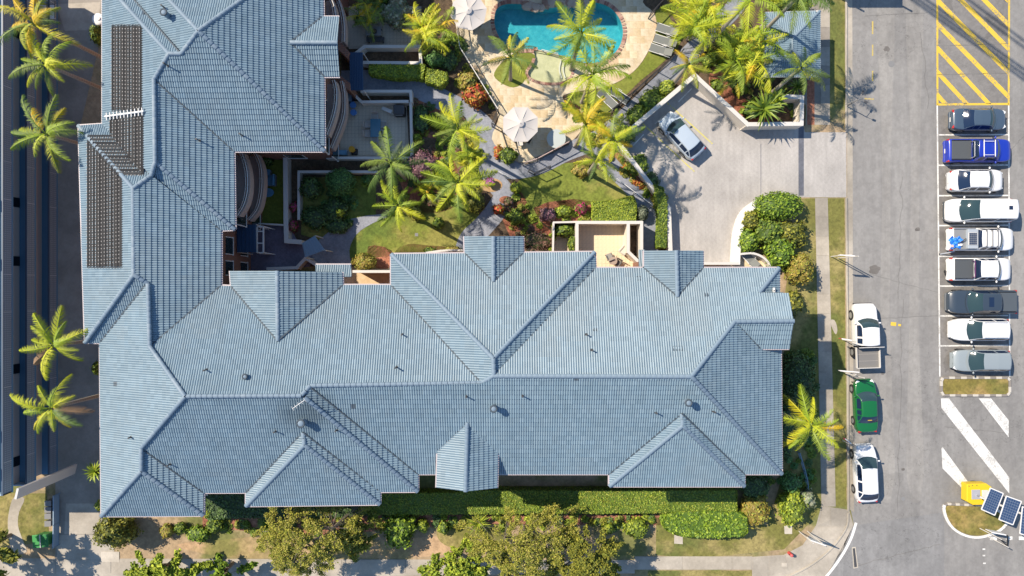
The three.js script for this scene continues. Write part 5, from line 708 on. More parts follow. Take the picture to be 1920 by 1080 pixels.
{ const t = thing('pergola_frame', 'small white square-topped pergola frame beside the dark entrance roof', 'pergola'); const h = 2.6, W = [[482, 425], [494, 425], [494, 474], [482, 474]].map(([x, y]) => P(x, y, h)); for (let i = 0; i < 4; i++) { part('beam', boxBar(W[i], W[(i + 1) % 4], .1, .12), M.white, t); part('post', boxBar(V3(W[i].x, .01, W[i].z), V3(W[i].x, h - .07, W[i].z), .09, .09), M.white, t); } for (const y of [434, 456]) part('beam', boxBar(P(482, y, h), P(494, y, h), .08, .1), M.white, t); }
{ // curved balconies stacked against the east walls
  const balc = (label, arc, inner, hs, mat) => { const t = thing('curved_balcony', label, 'balcony'); for (const h of hs) { const W = smooth(arc(h), 5), I = inner(h), poly = W.concat(I); part('floor', prism(poly, h - 1.25, h - 1.05, h), mat, t); part('parapet', prism(ribbonPts(W, .1), h - 1.05, h - .35, h), std([.42, .34, .3], .85), t);
      const rail = W.map(([x, y]) => P(x, y, h)), g = []; for (let i = 0; i < rail.length - 1; i++) g.push(bar(rail[i], rail[i + 1], .04, 6)); part('handrail', g, M.offwhite, t); const r2 = W.map(([x, y]) => P(x, y, h - .18)); const g2 = []; for (let i = 0; i < rail.length - 1; i++) g2.push(bar(r2[i].add(V3(-.16, 0, 0)), r2[i + 1].clone().add(V3(i + 1 < rail.length - 1 ? -.16 : -.16, 0, 0)), .03, 5)); part('handrail', g2, M.offwhite, t);
      for (let i = 0; i < rail.length; i += 4) part('baluster', bar(rail[i], V3(rail[i].x - .3, h - .2, rail[i].z), .025, 5), M.offwhite, t); } return t; };
  balc('stacked curved balconies in the corner above the blue sofa', (h) => h > 5 ? [[453, 286], [460, 306], [464, 330], [463, 362], [456, 386], [445, 404]] : [[480, 288], [488, 308], [491, 334], [489, 364], [482, 392], [466, 413]], (h) => h > 5 ? [[430, 404], [430, 286]] : [[448, 413], [450, 288]], [3.7, 6.6], std([.42, .31, .26], .85));
  balc('stacked curved balconies overlooking the dining patio', (h) => h > 5 ? [[627, 150], [631, 170], [630, 195], [624, 222], [613, 252]] : [[642, 152], [646, 180], [645, 215], [637, 242], [622, 278]], (h) => h > 5 ? [[606, 252], [606, 150]] : [[612, 278], [612, 152]], [3.7, 6.6], std([.38, .29, .25], .85));
  balc('stacked curved balconies at the top of the east wall', (h) => h > 5 ? [[618, -10], [626, 10], [629, 30]] : [[630, -12], [640, 15], [645, 45], [645, 78]], (h) => h > 5 ? [[604, 30], [604, -10]] : [[612, 78], [612, -12]], [3.7, 6.6], std([.38, .29, .25], .85));
  const t = thing('terracotta_ledge', 'terracotta brick buttress roofs beside the navy awning', 'ledge'); part('ledge', prism([[634, 72], [655, 98], [650, 108], [634, 92]], 0, 3.2, 3.2), M.brick, t); part('ledge', prism([[636, 140], [655, 155], [656, 170], [640, 160]], 0, 3.2, 3.2), M.brick, t);
  for (const [y0, y1] of [[440, 452], [300, 330], [345, 378]]) { const p = P(414, (y0 + y1) / 2, EAVE), x = p.x - .88; void x; }
}
const windowOn = (x, h, z, w, hh, nx) => { const o = part('window', box(nx ? .08 : w, hh, nx ? w : .08, x, h, z), M.glass, building); for (const s of [-1, 1]) part('frame', nx ? box(.1, hh + .1, .07, x, h, z + s * w / 2) : box(.07, hh + .1, .1, x + s * w / 2, h, z), M.white, o); part('sill', nx ? box(.16, .08, w + .14, x, h - hh / 2 - .03, z) : box(w + .14, .08, .16, x, h - hh / 2 - .03, z), M.white, o); };
{ const xe = P(414, 0, EAVE).x - .9, xe2 = P(608, 0, EAVE).x - .9, xm = P(439, 0, EAVE).x - .9; for (const h of [1.5, 4.4, 7]) { windowOn(xe, h, P(0, 455, EAVE).z, 1.3, 1.3, 1); windowOn(xe, h, P(0, 500, EAVE).z, 1.1, 1.3, 1); windowOn(xe2, h, P(0, 190, EAVE).z, 2.2, 1.9, 1); windowOn(xe2, h, P(0, 245, EAVE).z, 1.6, 1.7, 1); windowOn(xm, h, P(0, 345, EAVE).z, 2.2, 1.9, 1); windowOn(xm, h, P(0, 395, EAVE).z, 1.5, 1.7, 1); windowOn(P(500, 0, EAVE).x, h, P(0, 284, EAVE).z - .9, 1.5, 1.2, 0); } }
for (const h of [1.5, 4.2, 6.7]) { // windows of the outer walls
  for (const [y, xs] of [[966, [230, 285, 345]], [945, [500, 560, 620, 680]], [921.5, [420, 750]], [888, [840, 905, 960, 1020, 1085, 1430]], [911, [1180, 1240, 1300, 1360]]]) for (const x of xs) windowOn(P(x, 0, EAVE).x, h, P(0, y, EAVE).z - .9, 1.5, 1.3, 0);
  for (const y of [690, 740, 790, 850]) windowOn(P(1461, 0, EAVE).x - .9, h, P(0, y, EAVE).z, 1.5, 1.3, 1);
  for (const y of [690, 760, 840, 920]) windowOn(P(190, 0, EAVE).x + .9, h, P(0, y, EAVE).z, 1.4, 1.2, 1); for (const y of [300, 380, 460, 560]) windowOn(P(154, 0, EAVE).x + .9, h, P(0, y, EAVE).z, 1.4, 1.2, 1);
}
{ // low tiled shelter by the street
  const t = thing('tiled_shelter', 'small hip-roofed tiled shelter dappled with palm shade near the street', 'shelter'), c = [[1434, 24], [1537, 21], [1537, 144], [1434, 144]], he = 2.8;
  const F = [{ d: 'W', e: [1434, 80], he, t: .32, p: [c[0], [1486, 72], [1486, 92], c[3]] }, { d: 'E', e: [1537, 80], he, t: .32, p: [c[1], c[2], [1486, 92], [1486, 72]] }, { d: 'N', e: [1480, 22], he, t: .32, p: [c[0], c[1], [1486, 72]] }, { d: 'S', e: [1480, 144], he, t: .32, p: [c[3], [1486, 92], c[2]] }];
  const rf = new THREE.Group(); rf.name = numbered('roof'); t.add(rf); F.forEach((f, i) => part('roof_tiles', tileFace(f, 300 + i).g, tileMat, rf, null, 'stuff'));
  for (const [k, q] of [[0, c[0]], [1, c[1]], [1, c[2]], [0, c[3]]]) part('ridge_cap', bar(facePoint(F[k], 1486, q[1] < 80 ? 72 : 92), facePoint(F[k], ...q), .12, 8), capMat, rf); part('ridge_cap', bar(facePoint(F[0], 1486, 72), facePoint(F[0], 1486, 92), .12, 8), capMat, rf);
  for (let i = 0; i < 4; i++) { part('gutter', boxBar(P(...c[i], he), P(...c[(i + 1) % 4], he), .1, .1), M.offwhite, t); const a = P(...c[i], he), m = P(1486, 82, he), d = m.clone().sub(a).multiplyScalar(.16); part('post', cyl(.08, .08, he, 8, a.x + d.x, he / 2, a.z + d.z), M.offwhite, t); }
  part('back_wall', boxBar(P(1446, 132, 1.3).setY(1.3), P(1446, 34, 1.3).setY(1.3), .15, 2.6), M.cream, t);
}
function fence(label, pts, h, { step = 1.6, mat = M.darkGrey, rail = M.darkGrey, name = 'pool_fence', solid = 0, balusters = .14, category = 'fence' } = {}) { // points read along the fence top
  const t = thing(name, label, category), V = pts.map(([x, y]) => P(x, y, h));
  for (let i = 0; i < V.length - 1; i++) { const a = V[i], b = V[i + 1], d = b.clone().sub(a), L = d.length(), n = Math.max(1, Math.round(L / step)); d.normalize(); part('rail', boxBar(a, b, .07, .05), rail, t); part('rail', boxBar(a.clone().setY(.15), b.clone().setY(.15), .05, .05), mat, t);
    for (let k = i ? 1 : 0; k <= n; k++) { const p = a.clone().addScaledVector(d, L * k / n); part('post', boxBar(V3(p.x, .01, p.z), V3(p.x, h + .06, p.z), .07, .07), mat, t); }
    if (solid) part('panel', boxBar(a.clone().setY(h / 2 + .05), b.clone().setY(h / 2 + .05), .025, h - .2), solid, t);
    else { const g = [], m = Math.floor(L / balusters); for (let k = 1; k < m; k++) { const p = a.clone().addScaledVector(d, L * k / m); g.push(bar(V3(p.x, .15, p.z), V3(p.x, h, p.z), .011, 4)); } if (g.length) part('balusters', g, mat, t, null, 'stuff'); } }
  return t; }
fence('dark-railed pool fence running down the west edge of the deck', [[852, 24], [862, 88], [900, 150], [934, 205]], 1.25, { rail: M.offwhite });
fence('dark gate frame at the corner of the pool fence', [[934, 205], [922, 231], [941, 242], [952, 276]], 1.25, { rail: M.black, name: 'pool_gate', category: 'gate', balusters: .3 });
fence('pool fence along the south edge beside the pale table', [[981, 306], [1008, 297], [1068, 265]], 1.25, { rail: std([.4, .3, .27], .6) });
fence('dark pool fence beside the slate path and the turf', [[1137, 214], [1190, 170], [1264, 104]], 1.25, { rail: M.black }); fence('dark fence at the upper corner of the pool turf', [[1221, 24], [1243, 0], [1255, -20]], 1.25, { rail: M.black });
fence('thin fence behind the three loungers', [[1282, 92], [1310, 88], [1334, 72]], 1.1, { rail: M.steel, balusters: .3 }); fence('black railing across the slate path below the pool', [[992, 318], [1003, 324], [1032, 311]], 1.2, { rail: M.black, balusters: .4, name: 'path_gate', category: 'gate' });
fence('blue-painted panel fence between drive and front lawn', [[100, 930], [100, 985], [99, 1028]], .85, { mat: M.blueGrey, rail: std([.26, .36, .46], .5), solid: std([.2, .3, .4], .6), name: 'panel_fence', step: 1.8 }); fence('low garden fence at the front corner bed', smooth([[1500, 850], [1514, 900], [1516, 930]], 2), .5, { mat: M.blueGrey, rail: M.blueGrey, name: 'garden_fence', balusters: .3 });
{ const t = thing('handrail', 'white double handrail beside the curving slate path', 'handrail'); for (const [q] of [[[[934, 321], [960, 335]]], [[[1157, 335], [1224, 385]]]]) for (const h of [.5, .95]) part('rail', bar(P(...q[0], h).setY(h), P(...q[1], h).setY(h), .03), M.white, t); for (const [x, y] of [[934, 321], [947, 328], [960, 335], [1157, 335], [1190, 360], [1224, 385]]) { const p = P(x, y, .95); part('post', bar(V3(p.x, 0, p.z), V3(p.x, .95, p.z), .03), M.white, t); } }
// ---------------------------------------------------------------- furniture of the pool and patios
function umbrella(label, px, py, r, turn) { const h = 2.75, c = P(px, py, h), t = thing('patio_umbrella', label, 'umbrella', V3(c.x, 0, c.z), turn, 'pale octagonal patio umbrellas'), R = r / PX_M * (1 - 2.4 / CAM_H), cloth = [std([.50, .475, .46], .9), std([.53, .505, .49], .9)];
  for (let i = 0; i < 8; i++) { const a = i / 8 * 6.2832, b = (i + 1) / 8 * 6.2832, N1 = 6, pos = [], idx = []; for (let j = 0; j <= N1; j++) for (let k = 0; k <= 4; k++) { const s = j / N1, q = k / 4, sag = .1 * Math.sin(Math.PI * s) + .05 * s * Math.sin(Math.PI * q), x = (Math.cos(a) * (1 - q) + Math.cos(b) * q) * R * s, z = (Math.sin(a) * (1 - q) + Math.sin(b) * q) * R * s; pos.push(x, h - .38 * s - sag, z); if (j < N1 && k < 4) { const o = j * 5 + k; idx.push(o, o + 1, o + 5, o + 1, o + 6, o + 5); } }
    const g = new THREE.BufferGeometry(); g.setAttribute('position', new THREE.Float32BufferAttribute(pos, 3)); g.setIndex(idx); g.computeVertexNormals(); part('canopy_panel', g, cloth[i % 2], t); part('rib', bar(V3(0, h - .1, 0), V3(Math.cos(a) * R, h - .42, Math.sin(a) * R), .015, 5), M.offwhite, t); }
  part('pole', cyl(.035, .035, h, 8, 0, h / 2, 0), M.offwhite, t); part('finial', cyl(.02, .05, .12, 8, 0, h + .05, 0), M.midGrey, t); part('vent_cap', new THREE.ConeGeometry(.3, .12, 8, 1, true).translate(0, h + .02, 0), cloth[1], t); part('base', cyl(.3, .34, .1, 14, 0, .05, 0), M.midGrey, t); return t; }
umbrella('pale octagonal umbrella at the top edge of the pool deck', 878, 19, 35, .2); umbrella('pale octagonal umbrella on the lower pool deck', 976, 231, 35, .39);
function chair(label, px, py, turn, seatM, frameM, { w = .5, h = .44, group, name = 'patio_chair' } = {}) { const p = P(px, py, .4), t = thing(name, label, 'chair', V3(p.x, 0, p.z), turn, group); part('seat', rbox(w, .05, w, .02, 0, h, 0), seatM, t); part('backrest', rbox(w, .45, .05, .02, 0, h + .28, w / 2 - .02).rotateX(.12), seatM, t); for (const [x, z] of [[1, 1], [1, -1], [-1, 1], [-1, -1]]) part('leg', cyl(.018, .015, h, 6, x * (w / 2 - .03), h / 2, z * (w / 2 - .03)), frameM, t); for (const s of [-1, 1]) part('armrest', box(.04, .04, w, s * w / 2, h + .2, 0), frameM, t); return t; }
function tableRect(label, px, py, w, d, h, topM, legM, turn = 0) { const p = P(px, py, h), t = thing('patio_table', label, 'table', V3(p.x, 0, p.z), turn); part('tabletop', rbox(w, .05, d, .02, 0, h, 0), topM, t); for (const [x, z] of [[1, 1], [1, -1], [-1, 1], [-1, -1]]) part('leg', cyl(.03, .03, h, 8, x * (w / 2 - .08), h / 2, z * (d / 2 - .08)), legM, t); return t; }
function tableRound(label, px, py, r, h, mat) { const p = P(px, py, h), t = thing('round_table', label, 'table', V3(p.x, 0, p.z)); part('tabletop', cyl(r, r, .05, 28, 0, h, 0), mat, t); part('pedestal', cyl(.05, .07, h, 10, 0, h / 2, 0), M.midGrey, t); part('foot', cyl(.26, .3, .05, 14, 0, .03, 0), M.midGrey, t); return t; }
tableRound('pale round table beside the south pool fence', 1043, 260, .78, .74, std([.42, .47, .46], .5)); tableRect('table under the lower pool umbrella', 980, 243, .9, .9, .72, M.darkGrey, M.darkGrey, .5); tableRect('table under the upper pool umbrella', 882, 32, .9, .9, .72, M.darkGrey, M.darkGrey, .3);
chair('dark chair showing below the lower pool umbrella', 975, 268, Math.PI + .2, M.offwhite, M.black); chair('dark chair beside the lower pool umbrella rim', 963, 258, 2.4, M.darkGrey, M.black); chair('dark chair at the far rim of the lower pool umbrella', 990, 262, Math.PI - .5, M.black, M.black); chair('chair showing below the upper pool umbrella', 884, 52, Math.PI, M.darkGrey, M.black); chair('dark chair beside the upper umbrella post', 898, 44, 4.2, M.darkGrey, M.steel);
function lounger(label, px, py, turn) { const p = P(px, py, .35), t = thing('sun_lounger', label, 'sun lounger', V3(p.x, 0, p.z), turn, 'grey sun loungers round the pool'), f = std([.17, .18, .17], .8); part('bed', rbox(1.25, .05, .62, .02, .3, .34, 0), f, t); part('backrest', rbox(.72, .05, .62, .02).rotateZ(-.42).translate(-.62, .48, 0), f, t); for (const s of [-1, 1]) part('frame', [boxBar(V3(-.9, .31, s * .33), V3(.95, .31, s * .33), .05, .05)], M.white, t); for (const [x, z] of [[.85, .3], [.85, -.3], [-.55, .3], [-.55, -.3]]) part('leg', boxBar(V3(x, .01, z), V3(x, .3, z), .05, .05), M.white, t); part('armrest', [bar(V3(-.3, .34, .36), V3(-.3, .55, .36), .02), bar(V3(-.3, .55, .36), V3(.05, .55, .36), .02), bar(V3(-.3, .34, -.36), V3(-.3, .55, -.36), .02), bar(V3(-.3, .55, -.36), V3(.05, .55, -.36), .02)], M.white, t); return t; }
lounger('grey sun lounger on the turf, uppermost of the trio', 1251, 56, Math.PI - .32); lounger('grey sun lounger in the middle of the trio on the turf', 1247, 77, Math.PI - .32); lounger('grey sun lounger on the turf, lowest of the trio by the fence', 1239, 94, Math.PI - .32); lounger('lone grey sun lounger behind the beach-side palm', 1139, 186, -.75); lounger('lone sun lounger half hidden by fronds near the turf corner', 1160, 178, -.6);
tableRect('glass-topped blue dining table on the tiled patio', 704, 240, .85, 1.5, .72, std([.06, .17, .25], .15), M.steel); for (const [x, y, a, i] of [[690, 234, -Math.PI / 2, 0], [690, 251, -Math.PI / 2, 1], [719, 234, Math.PI / 2, 2], [719, 251, Math.PI / 2, 3], [704, 220, Math.PI, 4], [704, 262, 0, 5]]) chair(['pale chair on the west side of the blue dining table, upper', 'pale chair on the west side of the blue dining table, lower', 'pale chair on the east side of the blue dining table, upper', 'pale chair on the east side of the blue dining table, lower', 'chair at the head of the blue dining table', 'chair at the foot of the blue dining table under a frond'][i], x, y, a, std([.42, .38, .34], .8), M.steel);
function stool(label, px, py) { const p = P(px, py, .6), t = thing('stool', label, 'stool', V3(p.x, 0, p.z), 0, 'round blue stools'); part('seat', cyl(.26, .26, .12, 20, 0, .62, 0), std([.08, .22, .52], .5), t); for (let i = 0; i < 4; i++) part('leg', bar(V3(Math.cos(i * 1.57) * .17, .58, Math.sin(i * 1.57) * .17), V3(Math.cos(i * 1.57) * .26, 0, Math.sin(i * 1.57) * .26), .015), M.steel, t); }
stool('round blue stool nearer the planter wall', 662, 197); stool('round blue stool nearer the dining table', 663, 211);
{ const p = P(748, 206, 1), t = thing('barbecue', 'black covered barbecue in the patio corner', 'barbecue', V3(p.x, 0, p.z)); part('cabinet', rbox(.85, .85, .75, .03, 0, .46, 0), M.black, t); part('hood', rbox(.9, .22, .8, .08, 0, .98, 0), M.darkGrey, t); part('handle', bar(V3(-.3, 1, .44), V3(.3, 1, .44), .02), M.steel, t); }
{ const p = P(728, 202, .8), t = thing('folded_airer', 'folded white clothes airer leaning by the barbecue', 'airer', V3(p.x, 0, p.z), -.45); part('frame', [bar(V3(-.6, .1, 0), V3(.6, .7, .1), .03), bar(V3(-.6, .1, .2), V3(.6, .7, .3), .03)], M.offwhite, t); part('shelf', rbox(1.0, .04, .3, .01, 0, .45, .15).rotateZ(.3), M.white, t); }
{ const p = P(661, 281, .4), t = thing('storage_tub', 'yellow tub with a black base by the patio wall', 'tub', V3(p.x, 0, p.z)); part('bucket', cyl(.26, .2, .45, 16, 0, .5, 0), std([.6, .3, .02], .5), t); part('stand', rbox(.5, .28, .5, .05, .12, .14, .12), M.black, t); const q = P(643, 286, .4), u = thing('storage_box', 'pale blue plastic box by the patio wall', 'box', V3(q.x, 0, q.z)); part('bin', rbox(.62, .4, .36, .03, 0, .2, 0), std([.12, .28, .42], .5), u); part('lid', rbox(.66, .05, .4, .02, 0, .43, 0), std([.16, .33, .47], .5), u); const w = P(653, 182, .7), x = thing('storage_cupboard', 'dark blue cupboard under the curved balcony edge', 'cupboard', V3(w.x, 0, w.z)); part('carcass', rbox(.6, .9, .8, .03, 0, .45, 0), M.navy, x); part('top', rbox(.64, .05, .84, .02, 0, .92, 0), M.blueGrey, x); }
tableRect('dark slatted table on the upper patio', 700, 58, 1.3, .75, .72, M.midGrey, M.black); { const p = P(704, 74, .4), t = thing('bench', 'dark bench below the upper patio table', 'bench', V3(p.x, 0, p.z)); for (let i = 0; i < 4; i++) part('slat', rbox(1.5, .04, .09, .01, 0, .44, -.16 + i * .105), M.darkGrey, t); for (const s of [-1, 1]) part('leg', box(.06, .42, .36, s * .6, .21, 0), M.black, t); const q = P(702, 58, 1), u = thing('plant_pot', 'dark round pot on the upper patio table', 'pot', V3(q.x, .745, q.z)); part('pot', new THREE.LatheGeometry([[.001, 0], [.14, 0], [.2, .22], [.17, .22], [.15, .18]].map(([a, b]) => new THREE.Vector2(a, b)), 16), M.black, u); part('soil', cyl(.155, .155, .02, 16, 0, .185, 0), M.soil, u); }
{ const s = std([.10, .26, .42], .85), mk = (label, x, y, w, d, turn) => { const p = P(x, y, .4), t = thing('garden_sofa', label, 'sofa', V3(p.x, 0, p.z), turn); part('base', rbox(w, .35, d, .05, 0, .2, 0), M.midGrey, t); part('cushion', rbox(w - .1, .14, d - .1, .05, 0, .44, 0), s, t); part('backrest', rbox(w, .4, .16, .05, 0, .58, d / 2 - .08), s, t); }; mk('blue garden sofa end on the shaded lawn', 499, 327, .75, .75, Math.PI); mk('blue garden sofa facing the curved balcony', 508, 338, .95, .75, Math.PI / 2); const p = P(501, 361, .45), t = thing('garden_table', 'rounded blue table on the small shaded lawn', 'table', V3(p.x, 0, p.z)); part('tabletop', cyl(.44, .44, .06, 24).scale(1.25, 1, .85).translate(0, .45, 0), s, t); part('pedestal', cyl(.09, .14, .45, 10, 0, .22, 0), M.midGrey, t); }
tableRound('little round table among the sunny patio chairs', 1150, 489, .33, .7, std([.35, .27, .22], .5)); chair('grey wicker chair by the little round table', 1142, 481, .4, std([.28, .27, .25], .8), M.darkGrey); chair('dark chair beyond the little round table', 1158, 493, 2.6, std([.16, .15, .14], .8), M.darkGrey); chair('pale wicker tub chair near the patio wall', 1169, 469, -.7, std([.5, .47, .42], .8), M.offwhite, { w: .62 }); lounger('white lounger on the round corner terrace', 1405, 484, 2.3);
{ const p = P(918, 341, .5), t = thing('planter_bowl', 'stone bowl of purple flowers standing on the slate path', 'planter', V3(p.x, 0, p.z)); part('bowl', new THREE.LatheGeometry([[.001, 0], [.2, 0], [.22, .25], [.42, .6], [.38, .6], [.3, .45], [.001, .4]].map(([a, b]) => new THREE.Vector2(a, b)), 20), M.midGrey, t); part('flowers', leafCloud(77, 260, .12, [[.4, .05, .32], [.5, .12, .42], [.1, .2, .04]], (R) => { const a = R() * 6.28, d = Math.sqrt(R()) * .3; return [Math.cos(a) * d, .68 + .15 * (1 - d / .3) * R(), Math.sin(a) * d, 0, 1, 0]; }), LEAF, t); }
{ const p = P(596, 403, .6), t = thing('bird_bath', 'pale stone bird bath among the dark shrubs', 'bird bath', V3(p.x, 0, p.z)); part('bowl', new THREE.LatheGeometry([[.001, .72], [.25, .74], [.3, .82], [.22, .66], [.08, .6]].map(([a, b]) => new THREE.Vector2(a, b)), 18), std([.34, .4, .45], .8), t); part('pedestal', cyl(.08, .16, .62, 12, 0, .31, 0), std([.3, .35, .4], .8), t); }
// ---------------------------------------------------------------- street furniture, bin, boxes
{ const p = P(77, 1014, 1.1), t = thing('wheelie_bin', 'green rubbish bin with a slightly open lid by the front fence', 'bin', V3(p.x, 0, p.z), .08); const gm = std([.03, .19, .05], .5); part('body', (() => { const g = rbox(1.15, 1.05, 1.0, .06, 0, .58, 0), q = g.attributes.position; for (let i = 0; i < q.count; i++) { const k = .82 + .18 * q.getY(i) / 1.1; q.setX(i, q.getX(i) * k); q.setZ(i, q.getZ(i) * k); } g.computeVertexNormals(); return g; })(), gm, t); part('lid', rbox(.62, .06, 1.06, .02, -.31, 1.16, 0).rotateZ(.05), std([.05, .27, .07], .45), t); part('lid', rbox(.6, .06, 1.06, .02, .31, 1.14, 0), gm, t); part('hinge_strip', box(.05, .09, 1.04, 0, 1.2, 0), M.offwhite, t); for (const [x, z] of [[.4, .35], [-.4, .35], [.4, -.35], [-.4, -.35]]) part('wheel', cyl(.09, .09, .06, 12).rotateZ(Math.PI / 2).translate(x, .09, z), M.black, t); }
for (const [y, l] of [[944, 'dark meter box nearest the raking wall'], [956, 'dark meter box second from the raking wall'], [968, 'dark meter box third from the raking wall'], [982, 'dark meter box nearest the green bin']]) { const p = P(90, y, .9), t = thing('meter_box', l, 'box', V3(p.x, 0, p.z)); part('cabinet', rbox(.5, .9, .42, .02, 0, .45, 0), std([.08, .085, .095], .6), t); part('lid', rbox(.54, .05, .46, .015, 0, .92, 0), M.midGrey, t); part('handle', box(.04, .12, .03, .2, .6, .23), M.steel, t); }
{ const t = thing('hopscotch_frame', 'white metal bin enclosure with dark rails at the top of the drive', 'enclosure'); t.name = numbered('bin_enclosure'); part('panel', prism([[64, 8], [103, 8], [103, 35], [80, 35]], .9, .98, 1), M.white, t); for (const x of [72, 88, 103]) part('rail', boxBar(P(x, 2, 1.2), P(x, 34, 1.2), .05, .05), M.darkGrey, t); for (const y of [8, 19]) part('rail', boxBar(P(64, y, 1.25), P(103, y, 1.25), .05, .05), M.darkGrey, t); for (const [x, y] of [[66, 9], [102, 9], [102, 34], [82, 34]]) part('post', bar(P(x, y, 0), P(x, y, 0).setY(1.25), .04), M.white, t); }
{ const p = P(184, 36, 1.4), t = thing('water_tank', 'round white water tank tucked against the top of the west wall', 'tank', V3(p.x, 0, p.z)); part('shell', cyl(.5, .5, 1.4, 20, 0, .7, 0), M.white, t); part('dome', new THREE.SphereGeometry(.5, 20, 6, 0, 6.2832, 0, Math.PI / 2).scale(1, .3, 1).translate(0, 1.4, 0), M.white, t); part('hatch', cyl(.16, .16, .06, 12, .1, 1.56, 0), M.offwhite, t); }
function sign(label, posts, hp, board, h0, h1, mat, { name = 'street_sign', group } = {}) { // posts in ground photo points; board along a line of photo points at height h1
  const t = thing(name, label, 'sign'), A = P(...board[0], h1), B = P(...board[1], h1); posts.forEach((q) => { const p = P(...q); part('post', cyl(.04, .04, h1, 8, p.x, h1 / 2, p.z), M.offwhite, t); }); const m = (h0 + h1) / 2; part('sign_board', boxBar(V3(A.x, m, A.z), V3(B.x, m, B.z), .05, h1 - h0), mat, t); part('board_edge', boxBar(V3(A.x, h1 + .02, A.z), V3(B.x, h1 + .02, B.z), .08, .04), M.white, t); return t; }
sign('white two-post street sign on the verge near the driveway', [[1558, 481], [1571, 484]], 3.4, [[1574, 478], [1603, 480]], 3.15, 3.4, M.white); sign('white two-post street sign between the ute and the green sedan', [[1571, 694], [1586, 700]], 3, [[1575, 695], [1611, 698]], 2.75, 3, M.white); sign('small red and white parking sign beside the flat-tray ute', [[1580, 637]], 2.4, [[1578, 635], [1597, 638]], 1.9, 2.4, std([.5, .06, .07], .5)); sign('small red sign by the shaded kerb near the white hatchback', [[1580, 826]], 2.2, [[1585, 823], [1596, 832]], 1.8, 2.2, std([.45, .03, .12], .5)); sign('white two-post name board on the street corner', [[1498, 996], [1514, 996]], 2.7, [[1520, 1013], [1549, 1023]], 2.0, 2.7, M.white); sign('white keep-clear sign on the grassy island tip', [[1836, 990], [1848, 1004]], 2.6, [[1859, 998], [1886, 1003]], 1.9, 2.6, M.white);
{ const t = thing('sign_brace', 'leaning black and white brace beside the island sign', 'brace'); part('strut', boxBar(P(1874, 1010, .1), P(1889, 1024, .2), .08, .08), M.black, t); part('strut', boxBar(P(1889, 1004, .9), P(1889, 1024, .2), .08, .08), M.black, t); }
{ const p = P(1484, 1041, .5), t = thing('fire_hydrant', 'small red hydrant post on the corner pavement', 'hydrant', V3(p.x, 0, p.z)); part('barrel', cyl(.13, .15, .55, 12, 0, .28, 0), std([.5, .06, .06], .5), t); part('cap', new THREE.SphereGeometry(.14, 12, 6, 0, 6.3, 0, 1.57).translate(0, .55, 0), std([.55, .1, .1], .5), t); part('outlet', cyl(.06, .06, .34, 8).rotateZ(Math.PI / 2).translate(.02, .38, 0), M.black, t); }
{ const b = P(1587, 199), t = thing('sign_post', 'thin sign post with two small dark plates at the kerb near the driveway', 'sign post', b), h = 2.0; part('pole', cyl(.035, .045, h, 10, 0, h / 2, 0), M.midGrey, t); for (const [x, z] of [[.28, -.5], [.5, .2]]) { const a = part('arm', bar(V3(0, h - .05, 0), V3(x, h + .05, z), .022), M.midGrey, t); part('plate', rbox(.3, .05, .18, .02).rotateY(Math.atan2(-z, x)).translate(x * 1.1, h + .06, z * 1.1), M.darkGrey, a); } part('base_plate', cyl(.12, .14, .05, 12, 0, .03, 0), M.midGrey, t); }
